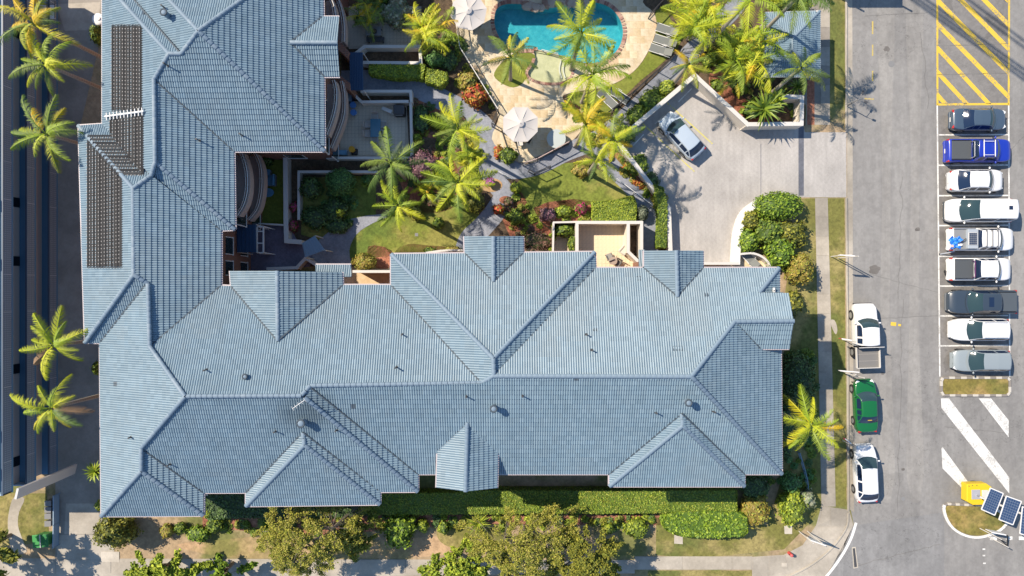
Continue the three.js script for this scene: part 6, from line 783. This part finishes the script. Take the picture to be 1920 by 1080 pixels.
{ // solar-powered trailer on the traffic island
  const c = P(1836, 927, 1.0), t = thing('solar_trailer', 'yellow surveillance trailer unit parked at the grassy island', 'trailer', V3(c.x, 0, c.z), .02); t.scale.setScalar(.92); const ym = std([.70, .48, .02], .42); const s = new THREE.Shape([[-1.05, -.95], [.7, -.95], [1.15, -.62], [1.15, .62], [.75, .95], [-.55, .95], [-1.1, .6]].map(([x, z]) => new THREE.Vector2(x, z)));
  part('hull', new THREE.ExtrudeGeometry(s, { depth: .72, bevelEnabled: true, bevelSize: .06, bevelThickness: .06, bevelOffset: -.06, bevelSegments: 2 }).rotateX(Math.PI / 2).translate(0, 1.02, 0), ym, t); part('hatch_lid', rbox(.78, .05, .86, .03, -.3, 1.1, 0), std([.34, .35, .4], .45), t); part('deck_plate', rbox(.55, .05, .8, .02, .5, 1.1, .02), M.offwhite, t); for (const [x, z] of [[-.9, -.75], [-.6, -.8], [-.2, -.8]]) part('bolt', cyl(.04, .04, .03, 8, x, 1.1, z), M.darkGrey, t); for (const z of [-1, 1]) part('wheel', cyl(.32, .32, .2, 18).rotateX(Math.PI / 2).translate(.1, .32, z * .82), M.black, t); for (const [x, z] of [[-.9, .7], [-.9, -.7], [.9, .6]]) part('jack_leg', boxBar(V3(x, .01, z), V3(x, .4, z), .08, .08), M.darkGrey, t);
  const arr = thing('solar_array', 'three tilted solar panels on a beam beside the yellow trailer', 'solar panel', P(1890, 953, 2.2).setY(0)), o = arr.position; const cellM = std([.035, .065, .14], .18), lineM = std([.24, .3, .38], .3);
  for (const q of [[[1857, 915], [1881, 925], [1865, 966], [1840, 955]], [[1887, 930], [1915, 940], [1899, 984], [1873, 974]], [[1917, 950], [1945, 960], [1938, 1010], [1912, 1000]]]) { const W = q.map(([x, y], i) => P(x, y, i < 2 ? 2.45 : 2.15).sub(o)); const fr = part('panel', (() => { const g = []; for (let i = 0; i < 4; i++) g.push(boxBar(W[i], W[(i + 1) % 4], .07, .05)); return g; })(), M.white, arr); const lerp = (u, v) => W[0].clone().lerp(W[1], u).lerp(W[3].clone().lerp(W[2], u), v); const quad = (u0, v0, u1, v1, dy) => { const k = [lerp(u0, v0), lerp(u1, v0), lerp(u1, v1), lerp(u0, v1)].map((v) => [v.x, v.y + dy, v.z]); const g = new THREE.BufferGeometry(); g.setAttribute('position', new THREE.Float32BufferAttribute([k[0], k[3], k[1], k[1], k[3], k[2]].flat(), 3)); g.computeVertexNormals(); return g; }; part('backing', quad(.02, .02, .98, .98, .012), lineM, fr); const cells = []; for (let i = 0; i < 6; i++) for (let j = 0; j < 9; j++) cells.push(quad(.04 + i * .155, .03 + j * .105, .04 + i * .155 + .143, .03 + j * .105 + .096, .02)); part('cell', mergeGeometries(cells.map(flat)), cellM, fr, null, 'stuff'); }
  part('beam', boxBar(P(1838, 932, 2.1).sub(o), P(1945, 975, 2.1).sub(o), .14, .14), M.offwhite, arr); for (const [x, y] of [[1849, 936], [1905, 960]]) { const v = P(x, y, 2.05).sub(o); part('mast', cyl(.06, .08, 2.05, 10, v.x, 1.03, v.z), M.steel, arr); } }
{ // things beyond the frame whose shade falls into it: a crane jib and the wing north of the pool
  const j = thing('crane_jib', 'long crane jib standing high beyond the top of the photo', 'crane'), q = (x, y) => V3((x - 960) / PX_M, 26, (y - 540) / PX_M), k = 26 * PX_M;
  for (const [x0, y0, x1, y1, w] of [[1650, -45, 2060, 248, .2], [1662, -45, 2060, 238, .2], [1676, -45, 2060, 228, .2], [1740, -45, 2060, 190, .16], [1758, -45, 2060, 178, .16]]) part('beam', boxBar(q(x0 - .877 * k, y0 - .48 * k), q(x1 - .877 * k, y1 - .48 * k), w, .2), M.steel, j); { const m = q(1700 - .877 * k, -10 - .48 * k); part('mast', boxBar(V3(m.x - 8, 0, m.z - 6), V3(m.x - 8, 26, m.z - 6.01), .8, .8), M.steel, j); }
  const cn = thing('forecourt_canopy', 'high flat canopy beyond the top edge of the street', 'canopy'), g0 = (x, y, h) => V3((x - 960) / PX_M, h, (y - 540) / PX_M), ca = g0(1495, -150, 5), cb = g0(1594, -39, 5); part('cover', box(cb.x - ca.x, .2, cb.z - ca.z, (ca.x + cb.x) / 2, 5, (ca.z + cb.z) / 2), M.steel, cn); for (const x of [1500, 1590]) for (const y of [-145, -44]) { const q0 = g0(x, y, 0); part('post', cyl(.08, .08, 6.2, 8, q0.x, 3.1, q0.z), M.steel, cn); }
  const n = thing('north_wing', 'further apartment wing beyond the pool, outside the top of the photo', 'building'), A = P(770, -330), B = P(1075, -86); part('wall', box(B.x - A.x, 9, B.z - A.z, (A.x + B.x) / 2, 4.5, (A.z + B.z) / 2), M.brick, n); part('roof', box(B.x - A.x + 1, .3, B.z - A.z + 1, (A.x + B.x) / 2, 9.2, (A.z + B.z) / 2), capMat, n); }
{ // power line across the verge, poles outside the frame
  const t = thing('utility_pole', 'tall timber utility pole beyond the top of the street', 'pole', P(1640, -150)); part('pole', cyl(.16, .22, 13, 10, 0, 6.5, 0), M.bark, t); part('crossarm', boxBar(V3(-1.4, 12, .6), V3(1.4, 12, -.6), .14, .14), M.bark, t); for (const s of [-1, 0, 1]) part('insulator', cyl(.05, .07, .25, 8, s * 1.2, 12.2, -s * .5), M.offwhite, t); }
// ---------------------------------------------------------------- vehicles
const paint = (c, rough = .32) => new THREE.MeshPhysicalMaterial({ color: rgb(c), roughness: rough, clearcoat: .8, clearcoatRoughness: .08, side: THREE.DoubleSide });
const CAR = { tyre: std([.018, .018, .019], .85), rim: std([.42, .43, .44], .35, { metalness: .7 }), glass: new THREE.MeshPhysicalMaterial({ color: rgb([.025, .05, .055]), roughness: .06, side: THREE.DoubleSide, clearcoat: .6 }), glassBlue: new THREE.MeshPhysicalMaterial({ color: rgb([.012, .025, .06]), roughness: .08, side: THREE.DoubleSide }), trim: std([.02, .02, .022], .5), lamp: std([.7, .72, .72], .12), tail: std([.42, .02, .02], .25), chrome: std([.6, .6, .6], .2, { metalness: .9 }), seat: std([.25, .22, .18], .9), dash: std([.06, .06, .06], .8) };
function gridPart(rows, pick) { // rows[i][j] points; smooth normals over the whole grid, split into parts by pick(i, j)
  const n = rows.length, m = rows[0].length, all = new THREE.BufferGeometry(), idx = []; all.setAttribute('position', new THREE.Float32BufferAttribute(rows.flat().flatMap((p) => p), 3));
  for (let i = 0; i < n - 1; i++) for (let j = 0; j < m - 1; j++) { const a = i * m + j, b = a + m; idx.push(a, b, a + 1, a + 1, b, b + 1); } all.setIndex(idx); all.computeVertexNormals();
  const groups = new Map(); for (let i = 0; i < n - 1; i++) for (let j = 0; j < m - 1; j++) { const k = pick(i, j); if (!k) continue; if (!groups.has(k)) groups.set(k, []); const a = i * m + j, b = a + m; groups.get(k).push(a, b, a + 1, a + 1, b, b + 1); }
  const out = {}; for (const [k, id] of groups) { const map = new Map(), pos = [], nor = [], ni = []; for (const v of id) { if (!map.has(v)) { map.set(v, pos.length / 3); pos.push(all.attributes.position.getX(v), all.attributes.position.getY(v), all.attributes.position.getZ(v)); nor.push(all.attributes.normal.getX(v), all.attributes.normal.getY(v), all.attributes.normal.getZ(v)); } ni.push(map.get(v)); } const g = new THREE.BufferGeometry(); g.setAttribute('position', new THREE.Float32BufferAttribute(pos, 3)); g.setAttribute('normal', new THREE.Float32BufferAttribute(nor, 3)); g.setIndex(ni); out[k] = g; } return out;
}
// stations are fractions of the length measured from the nose
const KIND = {
  sedan: { H: 1.46, hood: .95, belt: .98, tail: 1.0, cowl: .27, ws: .41, roof: .66, rear: .80, end: 1, noseR: .22, tailR: .17, noseC: .52, tailC: .6, rw: .70 },
  hatch: { H: 1.52, hood: .98, belt: 1.02, tail: 1.02, cowl: .24, ws: .40, roof: .80, rear: .93, end: 1, noseR: .22, tailR: .15, noseC: .5, tailC: .62, rw: .70 },
  suv: { H: 1.66, hood: 1.06, belt: 1.1, tail: 1.1, cowl: .27, ws: .41, roof: .74, rear: .88, end: 1, noseR: .22, tailR: .15, noseC: .54, tailC: .64, rw: .72 },
  wagon: { H: 1.6, hood: 1.0, belt: 1.05, tail: 1.05, cowl: .28, ws: .46, roof: .90, rear: .965, end: 1, noseR: .21, tailR: .12, noseC: .54, tailC: .7, rw: .74 },
  van: { H: 1.98, hood: 1.12, belt: 1.2, tail: 1.25, cowl: .19, ws: .40, roof: .96, rear: .985, end: 1, noseR: .14, tailR: .05, noseC: .66, tailC: .86, rw: .80 },
  ute: { H: 1.8, hood: 1.12, belt: 1.16, tail: 1.14, cowl: .26, ws: .36, roof: .60, rear: .63, end: 1, noseR: .18, tailR: .05, noseC: .56, tailC: .88, rw: .72 },
  tray: { H: 1.84, hood: 1.14, belt: 1.18, tail: 1.16, cowl: .27, ws: .385, roof: .63, rear: .645, end: .655, noseR: .14, tailR: .02, noseC: .68, tailC: .97, rw: .74 },
};
function vehicle(name, label, category, kind, body, nose, tail, width, opt = {}) { // nose and tail are photo points of the two ends at mid height
  const K = { ...KIND[kind], ...opt.k }, A = P(...nose, .75), B = P(...tail, .75), L = A.distanceTo(B), W = width, mid = A.clone().lerp(B, .5), t = thing(name, label, category, V3(mid.x, 0, mid.z), Math.atan2(-(A.z - B.z), A.x - B.x), opt.group);
  const pm = paint(body, opt.rough), X = (s) => L / 2 - s * L, cl = (v, a, b) => Math.min(b, Math.max(a, v)), half = (s) => { const f = s < K.noseR ? K.noseC + (1 - K.noseC) * Math.sqrt(Math.max(0, 1 - Math.pow((K.noseR - s) / K.noseR, 2))) : 1, e = K.end - s, r = e < K.tailR ? K.tailC + (1 - K.tailC) * Math.sqrt(Math.max(0, 1 - Math.pow((K.tailR - e) / K.tailR, 2))) : 1; return W / 2 * Math.min(f, r); };
  const top = (s) => { const f = cl(s / .07, 0, 1), a = .66 + (K.hood - .1 - .66) * Math.sqrt(f), h = s < K.cowl ? a + (K.hood - (K.hood - .1)) * cl((s - .07) / (K.cowl - .07), 0, 1) : K.belt + (K.tail - K.belt) * cl((s - K.cowl) / (K.end - K.cowl), 0, 1), e = cl((K.end - s) / .04, 0, 1); return h - (1 - Math.sqrt(e)) * .18; };
  const st = []; for (let i = 0; i <= 30; i++) st.push(K.end * i / 30); st.splice(1, 0, .006, .016); st.splice(st.length - 1, 0, K.end - .014, K.end - .005);
  const rows = st.map((s) => { const w = half(s), h = top(s), x = X(s), pr = [[.24, .9], [.34, .98], [.62, 1], [h - .14, .985], [h - .05, .95], [h - .012, .87], [h + .012, .55], [h + .022, 0]]; const left = pr.map(([y, k]) => [x, y, -w * k]), right = pr.slice(0, -1).reverse().map(([y, k]) => [x, y, w * k]); return left.concat(right); });
  const m = rows[0].length; const cap = (r, s) => { const c = [r[0][0] + s * .012, .5, 0]; return r.map(() => c); }; rows.unshift(cap(rows[0], 1)); rows.push(cap(rows[rows.length - 1], -1));
  const hoodEnd = K.cowl, bodyParts = gridPart(rows, (i, j) => { const s = st[Math.max(0, i - 1)] ?? 0; if (i >= 2 && j >= 5 && j <= m - 7 && s > .03 && s < hoodEnd - .02) return 'bonnet'; return 'body'; });
  const bd = part('body', bodyParts.body, pm, t); if (bodyParts.bonnet) part('bonnet', bodyParts.bonnet, pm, t);
  // cabin
  const cs = [K.cowl - .02, K.cowl, K.cowl + .012]; const nW = 4; for (let i = 1; i <= nW; i++) cs.push(K.cowl + .012 + (K.ws - K.cowl - .012) * i / nW); const bp = (K.ws + K.roof) / 2 + .01; cs.push(K.ws + .012, bp - .014, bp + .014, K.roof - .02, K.roof); for (let i = 1; i <= 3; i++) cs.push(K.roof + (K.rear - K.roof) * i / 3); cs.push(K.rear + .006);
  const ht = (s) => { if (s < K.ws) { const f = cl((s - K.cowl) / (K.ws - K.cowl), 0, 1); return K.belt - .02 + (K.H - .03 - K.belt + .02) * Math.sin(f * 1.45) / Math.sin(1.45); } if (s > K.roof) { const f = cl((s - K.roof) / (K.rear - K.roof), 0, 1); return K.tail - .01 + (K.H - .04 - K.tail + .01) * (1 - f * f * .35 - f * .65); } const f = (s - K.ws) / (K.roof - K.ws); return K.H - .03 + .03 * Math.sin(Math.PI * cl(f, 0, 1)) - (kind === 'sedan' ? .01 : 0); };
  const crow = cs.map((s) => { const h = Math.max(ht(s), K.belt - .03), f = cl((h - K.belt) / (K.H - K.belt), 0, 1), wb = Math.min(half(s), W / 2) * .93, wr = wb * (1 - (1 - K.rw / .93 * 1) * f), x = X(s), b = K.belt - .06, pr = [[b, wb], [b + .05, wb * .985], [Math.max(b + .06, h - .10 * f - .01), wr * 1.02], [Math.max(b + .065, h - .035 * f), wr * .95], [Math.max(b + .07, h - .004), wr * .84], [Math.max(b + .075, h + .012 * f), wr * .4], [Math.max(b + .076, h + .018 * f), 0]]; const bow = s <= K.ws + .013 ? .24 - .1 * cl((s - K.cowl) / (K.ws - K.cowl), 0, 1) : s >= K.roof - .03 ? -.12 : 0, bx = (z) => x + bow * (1 - Math.pow(z / wb, 2)); return pr.map(([y, z]) => [bx(z), y, -z]).concat(pr.slice(0, -1).reverse().map(([y, z]) => [bx(z), y, z])); });
  const cm = crow[0].length; const cab = gridPart(crow, (i, j) => { const s0 = cs[i], s1 = cs[i + 1], jj = Math.min(j, cm - 2 - j); const inner = jj >= (s0 < K.ws ? 3 : 4);
    if (s1 <= K.ws + 1e-6 && s0 >= K.cowl - 1e-6) { if (inner) return 'windshield'; if (jj === 1 && s0 > K.cowl + (K.ws - K.cowl) * .45) return 'side_window'; return 'pillar'; }
    if (s0 >= K.roof - 1e-6 && s1 <= K.rear + 1e-6) { if (jj >= 3) return kind === 'van' ? 'pillar' : 'rear_window'; if (jj === 1 && kind !== 'van' && s1 < K.roof + (K.rear - K.roof) * .7 && kind !== 'ute' && kind !== 'tray') return 'side_window'; return 'pillar'; }
    if (s0 >= K.ws - 1e-6 && s1 <= K.roof + 1e-6) { if (jj >= 3) return 'roof'; if (jj === 1 && Math.abs((s0 + s1) / 2 - bp) > .015 && s1 < K.roof - .005) return kind === 'van' && s0 > bp ? 'side_window' : 'side_window'; return 'pillar'; } return 'pillar'; });
  const glass = opt.glass ?? CAR.glass; const gm = { windshield: glass, rear_window: CAR.glassBlue, side_window: CAR.glassBlue, roof: opt.roof ? paint(opt.roof) : pm, pillar: pm }; for (const k of Object.keys(cab)) part(k === 'pillar' ? 'window_pillar' : k, cab[k], gm[k], t);
  // wheels, lamps, mirrors, trim
  const wr = kind === 'ute' || kind === 'tray' || kind === 'suv' ? .38 : .33, fx = X(.18), rx = kind === 'tray' ? X(.76) : X(kind === 'van' ? .8 : .79);
  for (const [x, z] of [[fx, 1], [fx, -1], [rx, 1], [rx, -1]]) { const w = part('wheel', (() => { const g = new THREE.TorusGeometry(wr - .09, .1, 8, 22).scale(1, 1, 1.15); return g; })(), CAR.tyre, t, V3(x, wr, z * (W / 2 - .08))); part('rim', cyl(wr - .11, wr - .11, .12, 18).rotateX(Math.PI / 2), CAR.rim, w, V3(0, 0, z * .04)); part('wheel_arch', cyl(wr + .06, wr + .06, .02, 22).rotateX(Math.PI / 2), CAR.trim, t, V3(x, wr, z * (W / 2 - .009))); }
  const hw = half(.03), tw = half(K.end - .02);
  for (const z of [-1, 1]) { part('headlight', rbox(.34, .12, .26, .05).rotateY(z * .5), CAR.lamp, t, V3(X(.045), .74, z * hw * .86)); if (kind !== 'tray') part('taillight', rbox(.14, kind === 'van' || kind === 'ute' ? .34 : .16, .28, .04).rotateY(-z * .35), CAR.tail, t, V3(X(K.end - .018), .86, z * tw * .88)); const mr = part('side_mirror', new THREE.SphereGeometry(.1, 12, 8).scale(.7, .75, 1.1), opt.mirror ?? pm, t, V3(X(K.cowl + .035), K.belt + .04, z * (W / 2 + .07))); part('mirror_arm', box(.06, .05, .16, 0, -.04, -z * .1), CAR.trim, mr); }
  part('bumper', rbox(.12, .22, hw * 1.85, .05, X(.002) - .01, .42, 0), opt.bumper ?? pm, t); part('grille', rbox(.06, .16, hw * 1.0, .03, X(.008), .64, 0), CAR.trim, t); if (kind !== 'tray') { part('bumper', rbox(.12, .2, tw * 1.9, .05, X(K.end - .002) + .01, .45, 0), opt.bumper ?? pm, t); part('number_plate', rbox(.02, .11, .37, .005, X(K.end) - .06, .66, 0), M.white, t); }
  part('wiper', [bar(V3(X(K.cowl + .004), K.belt + .03, -.1), V3(X(K.cowl + .03), K.belt + .1, -.55), .012, 5), bar(V3(X(K.cowl + .004), K.belt + .03, .35), V3(X(K.cowl + .03), K.belt + .1, -.05), .012, 5)], CAR.trim, t);
  const tools = { t, K, L, W, X, pm }; if (opt.extra) opt.extra(tools); return t;
}
const racks = ({ t, X, K, W }, n = 2, mat = CAR.chrome) => { const s0 = K.ws + .03, s1 = K.roof - .04; for (let i = 0; i < n; i++) { const x = X(s0 + (s1 - s0) * (n === 1 ? .5 : i / (n - 1))); part('roof_bar', rbox(.07, .05, W * .72, .02, x, K.H + .1, 0), mat, t); for (const z of [-1, 1]) part('bar_foot', box(.09, .1, .06, x, K.H + .05, z * W * .33), CAR.trim, t); } };
const tonneau = ({ t, X, K, W }, mat, a = .66, b = .965) => { const L = X(a) - X(b); part('tray_cover', rbox(L, .06, W * .78, .03, (X(a) + X(b)) / 2, K.tail + .035, 0), mat, t); part('tray_rail', [rbox(L, .06, .07, .02, (X(a) + X(b)) / 2, K.tail + .03, W * .42), rbox(L, .06, .07, .02, (X(a) + X(b)) / 2, K.tail + .03, -W * .42)], CAR.trim, t); };
const cover = std([.07, .078, .085], .75);
vehicle('parked_car', 'slate blue-grey sedan parked in the top bay beside the yellow hatching', 'car', 'sedan', [.055, .085, .125], [1886, 224], [1784, 224], 1.82);
vehicle('pickup_truck', 'bright royal blue pickup truck with a dark tray cover and roof bars', 'pickup truck', 'ute', [.008, .03, .36], [1895, 283], [1774, 283], 1.9, { extra: (o) => { tonneau(o, cover); racks(o, 2, M.white); part('rack_side', [rbox(.75, .04, .04, .01, o.X(.48), o.K.H + .12, .55), rbox(.75, .04, .04, .01, o.X(.48), o.K.H + .12, -.55)], M.white, o.t); part('sports_bar', [bar(V3(o.X(.68), o.K.tail, -.7), V3(o.X(.655), o.K.tail + .4, -.6), .04), bar(V3(o.X(.655), o.K.tail + .4, -.6), V3(o.X(.655), o.K.tail + .4, .6), .04), bar(V3(o.X(.68), o.K.tail, .7), V3(o.X(.655), o.K.tail + .4, .6), .04)], CAR.chrome, o.t); } });
vehicle('parked_car', 'white crossover hatchback parked between the blue pickup and the white van', 'car', 'suv', [.70, .70, .70], [1880, 339], [1780, 339], 1.84, { bumper: std([.4, .4, .41], .5), k: { roof: .72, rear: .87 } });
vehicle('delivery_van', 'long white van with a dark square roof hatch', 'van', 'van', [.72, .72, .71], [1774, 395], [1893, 395], 1.94, { bumper: std([.05, .06, .07], .6), extra: ({ t, X, K }) => { part('roof_hatch', rbox(.3, .05, .3, .02, X(.85), K.H + .02, .1), CAR.glassBlue, t); for (let i = -2; i <= 2; i++) part('roof_rib', rbox(2.7, .014, .05, .006, X(.68), K.H + .008, i * .27), paint([.68, .68, .67]), t); } });
vehicle('pickup_truck', 'white work pickup with a loaded open tray, blue tarpaulin and tray solar panel', 'pickup truck', 'ute', [.71, .71, .71], [1900, 449], [1780, 449], 1.9, { extra: (o) => { const { t, X, K, W } = o; racks(o, 3, M.midGrey); part('tray_floor', rbox(X(.65) - X(.98), .05, W * .86, .02, (X(.65) + X(.98)) / 2, K.tail + .04, 0), std([.22, .23, .24], .7), t); for (const z of [-1, 1]) part('tray_side', rbox(X(.65) - X(.99), .16, .05, .015, (X(.65) + X(.99)) / 2, K.tail + .1, z * W * .45), M.steel, t); part('tool_box', rbox(.85, .3, W * .84, .03, X(.72), K.tail + .2, 0), std([.36, .4, .44], .4), t); const p = part('solar_panel', rbox(.72, .04, 1.0, .01, X(.73), K.tail + .38, 0), M.offwhite, t), c = []; for (let i = 0; i < 4; i++) for (let j = 0; j < 6; j++) c.push(box(.145, .01, .145, X(.73) - .24 + i * .16, K.tail + .405, -.4 + j * .16)); part('cell', c, std([.03, .05, .09], .25), p, null, 'stuff'); } });
{ const c = P(1793, 455, 1.35), t = thing('tarpaulin', 'crumpled bright blue tarpaulin lying in the work pickup tray', 'tarpaulin', V3(c.x, 1.22, c.z)), g = new THREE.PlaneGeometry(.9, .95, 18, 18).rotateX(-Math.PI / 2), q = g.attributes.position; for (let i = 0; i < q.count; i++) { const x = q.getX(i), z = q.getZ(i), r = Math.hypot(x, z); q.setXYZ(i, x * (1 - .25 * Math.sin(z * 9)), .12 + .1 * Math.sin(x * 13 + z * 5) * Math.cos(z * 11 - x * 4) - r * .12 + .05 * Math.sin(x * 31) * Math.sin(z * 27), z * (1 - .2 * Math.cos(x * 8))); } g.computeVertexNormals(); part('sheet', g, std([.02, .2, .72], .45), t); const u = thing('cargo_bundle', 'white and pink odds and ends beside the blue tarpaulin', 'bundle', P(1800, 459, 1.3).setY(1.22)); part('parcel', rbox(.35, .16, .2, .04, 0, .08, 0), M.white, u); part('parcel', rbox(.2, .12, .22, .04, -.6, .07, .1), std([.6, .42, .35], .7), u); part('pole', bar(V3(-.2, .2, -.1), V3(.4, .24, -.5), .04), M.darkGrey, u); const v = thing('loading_ramp', 'thin metal ramp leaning off the work pickup tail', 'ramp', P(1778, 474, .4).setY(0)); part('plank', boxBar(V3(.3, .75, -.1), V3(-.5, .1, .1), .1, .04), M.steel, v); part('foot', box(.1, .05, .14, -.5, .06, .1), M.black, v); }
vehicle('pickup_truck', 'white pickup with a dark grey tray cover and sports bar', 'pickup truck', 'ute', [.72, .72, .72], [1895, 505], [1780, 505], 1.9, { extra: (o) => { tonneau(o, cover); part('sports_bar', [rbox(.1, .07, 1.3, .03, o.X(.67), o.K.tail + .3, 0), rbox(.1, .3, .07, .03, o.X(.68), o.K.tail + .15, .66), rbox(.1, .3, .07, .03, o.X(.68), o.K.tail + .15, -.66)], std([.1, .03, .1], .4), o.t); part('tow_bar', [rbox(.3, .06, .06, .02, o.X(1) - .15, .45, .2), rbox(.05, .2, .3, .02, o.X(1) - .2, .5, .2)], CAR.trim, o.t); } });
vehicle('pickup_truck', 'dark charcoal pickup with a roof window and covered tray overhanging the bay', 'pickup truck', 'ute', [.035, .05, .07], [1777, 566], [1903, 566], 1.95, { k: { cowl: .28, ws: .42, roof: .66, rear: .69 }, bumper: std([.12, .13, .14], .4), extra: (o) => { tonneau(o, std([.07, .085, .1], .6), .72, .97); part('roof_window', rbox(.4, .03, .78, .015, o.X(.52), o.K.H + .015, 0), CAR.glassBlue, o.t); part('tray_bar', rbox(.06, .05, 1.3, .02, o.X(.71), o.K.tail + .12, 0), CAR.chrome, o.t); } });
vehicle('parked_car', 'white family wagon parked nose-in below the charcoal pickup', 'car', 'wagon', [.71, .71, .71], [1783, 618], [1889, 618], 1.86, { extra: ({ t, X, K, W }) => { for (const z of [-1, 1]) part('roof_rail', rbox(1.9, .04, .04, .015, X(.67), K.H + .04, z * W * .33), CAR.chrome, t); } });
vehicle('parked_car', 'silver-grey people mover in the lowest bay beside the island', 'car', 'wagon', [.25, .29, .31], [1787, 676], [1891, 676], 1.8, { rough: .38 });
vehicle('flat_tray_truck', 'white flat-tray pickup parked at the kerb in front of the green sedan', 'pickup truck', 'tray', [.72, .72, .72], [1620, 569], [1624, 689], 1.88, { bumper: std([.03, .03, .04], .6), extra: ({ t, X, W, L }) => { const a = X(.675), b = X(1), len = a - b, x = (a + b) / 2; part('tray_floor', rbox(len, .06, W * 1.0, .01, x, .98, 0), std([.17, .165, .16], .75), t); const tm = M.offwhite; for (const z of [-1, 1]) part('tray_side', rbox(len, .26, .05, .012, x, 1.1, z * W * .5), tm, t); part('tail_gate', rbox(.05, .26, W, .012, b, 1.1, 0), tm, t); part('head_board', rbox(.06, .75, W * 1.02, .02, a, 1.35, 0), CAR.trim, t); part('ladder_rail', rbox(.05, .05, W * 1.1, .02, a + .02, 1.76, 0), M.white, t); for (const s of [.33, .66]) part('floor_seam', box(.03, .012, W * .9, b + len * s, 1.017, 0), std([.3, .28, .26], .7), t); for (const z of [-1, 1]) { part('chassis_rail', rbox(len, .16, .1, .02, x, .8, z * .4), CAR.trim, t); part('taillight', box(.05, .1, .25, b - .03, .85, z * .65), CAR.tail, t); } } });
vehicle('parked_car', 'emerald green sedan parked at the kerb behind the flat-tray pickup', 'car', 'sedan', [.004, .115, .026], [1621, 712], [1625, 810], 1.8, { extra: ({ t, X, K }) => part('high_brake_light', box(.06, .03, .34, X(K.rear - .05), K.H - .12, 0), std([.5, .35, .05], .4), t) });
vehicle('parked_car', 'white hatchback at the kerb with its bonnet in palm shade', 'car', 'hatch', [.68, .69, .71], [1621, 834], [1626, 941], 1.8);
vehicle('parked_car', 'silver-white hatchback parked askew in the paved car court', 'car', 'hatch', [.40, .47, .55], [1246, 218], [1310, 290], 1.8);
renderer.render(scene, camera);
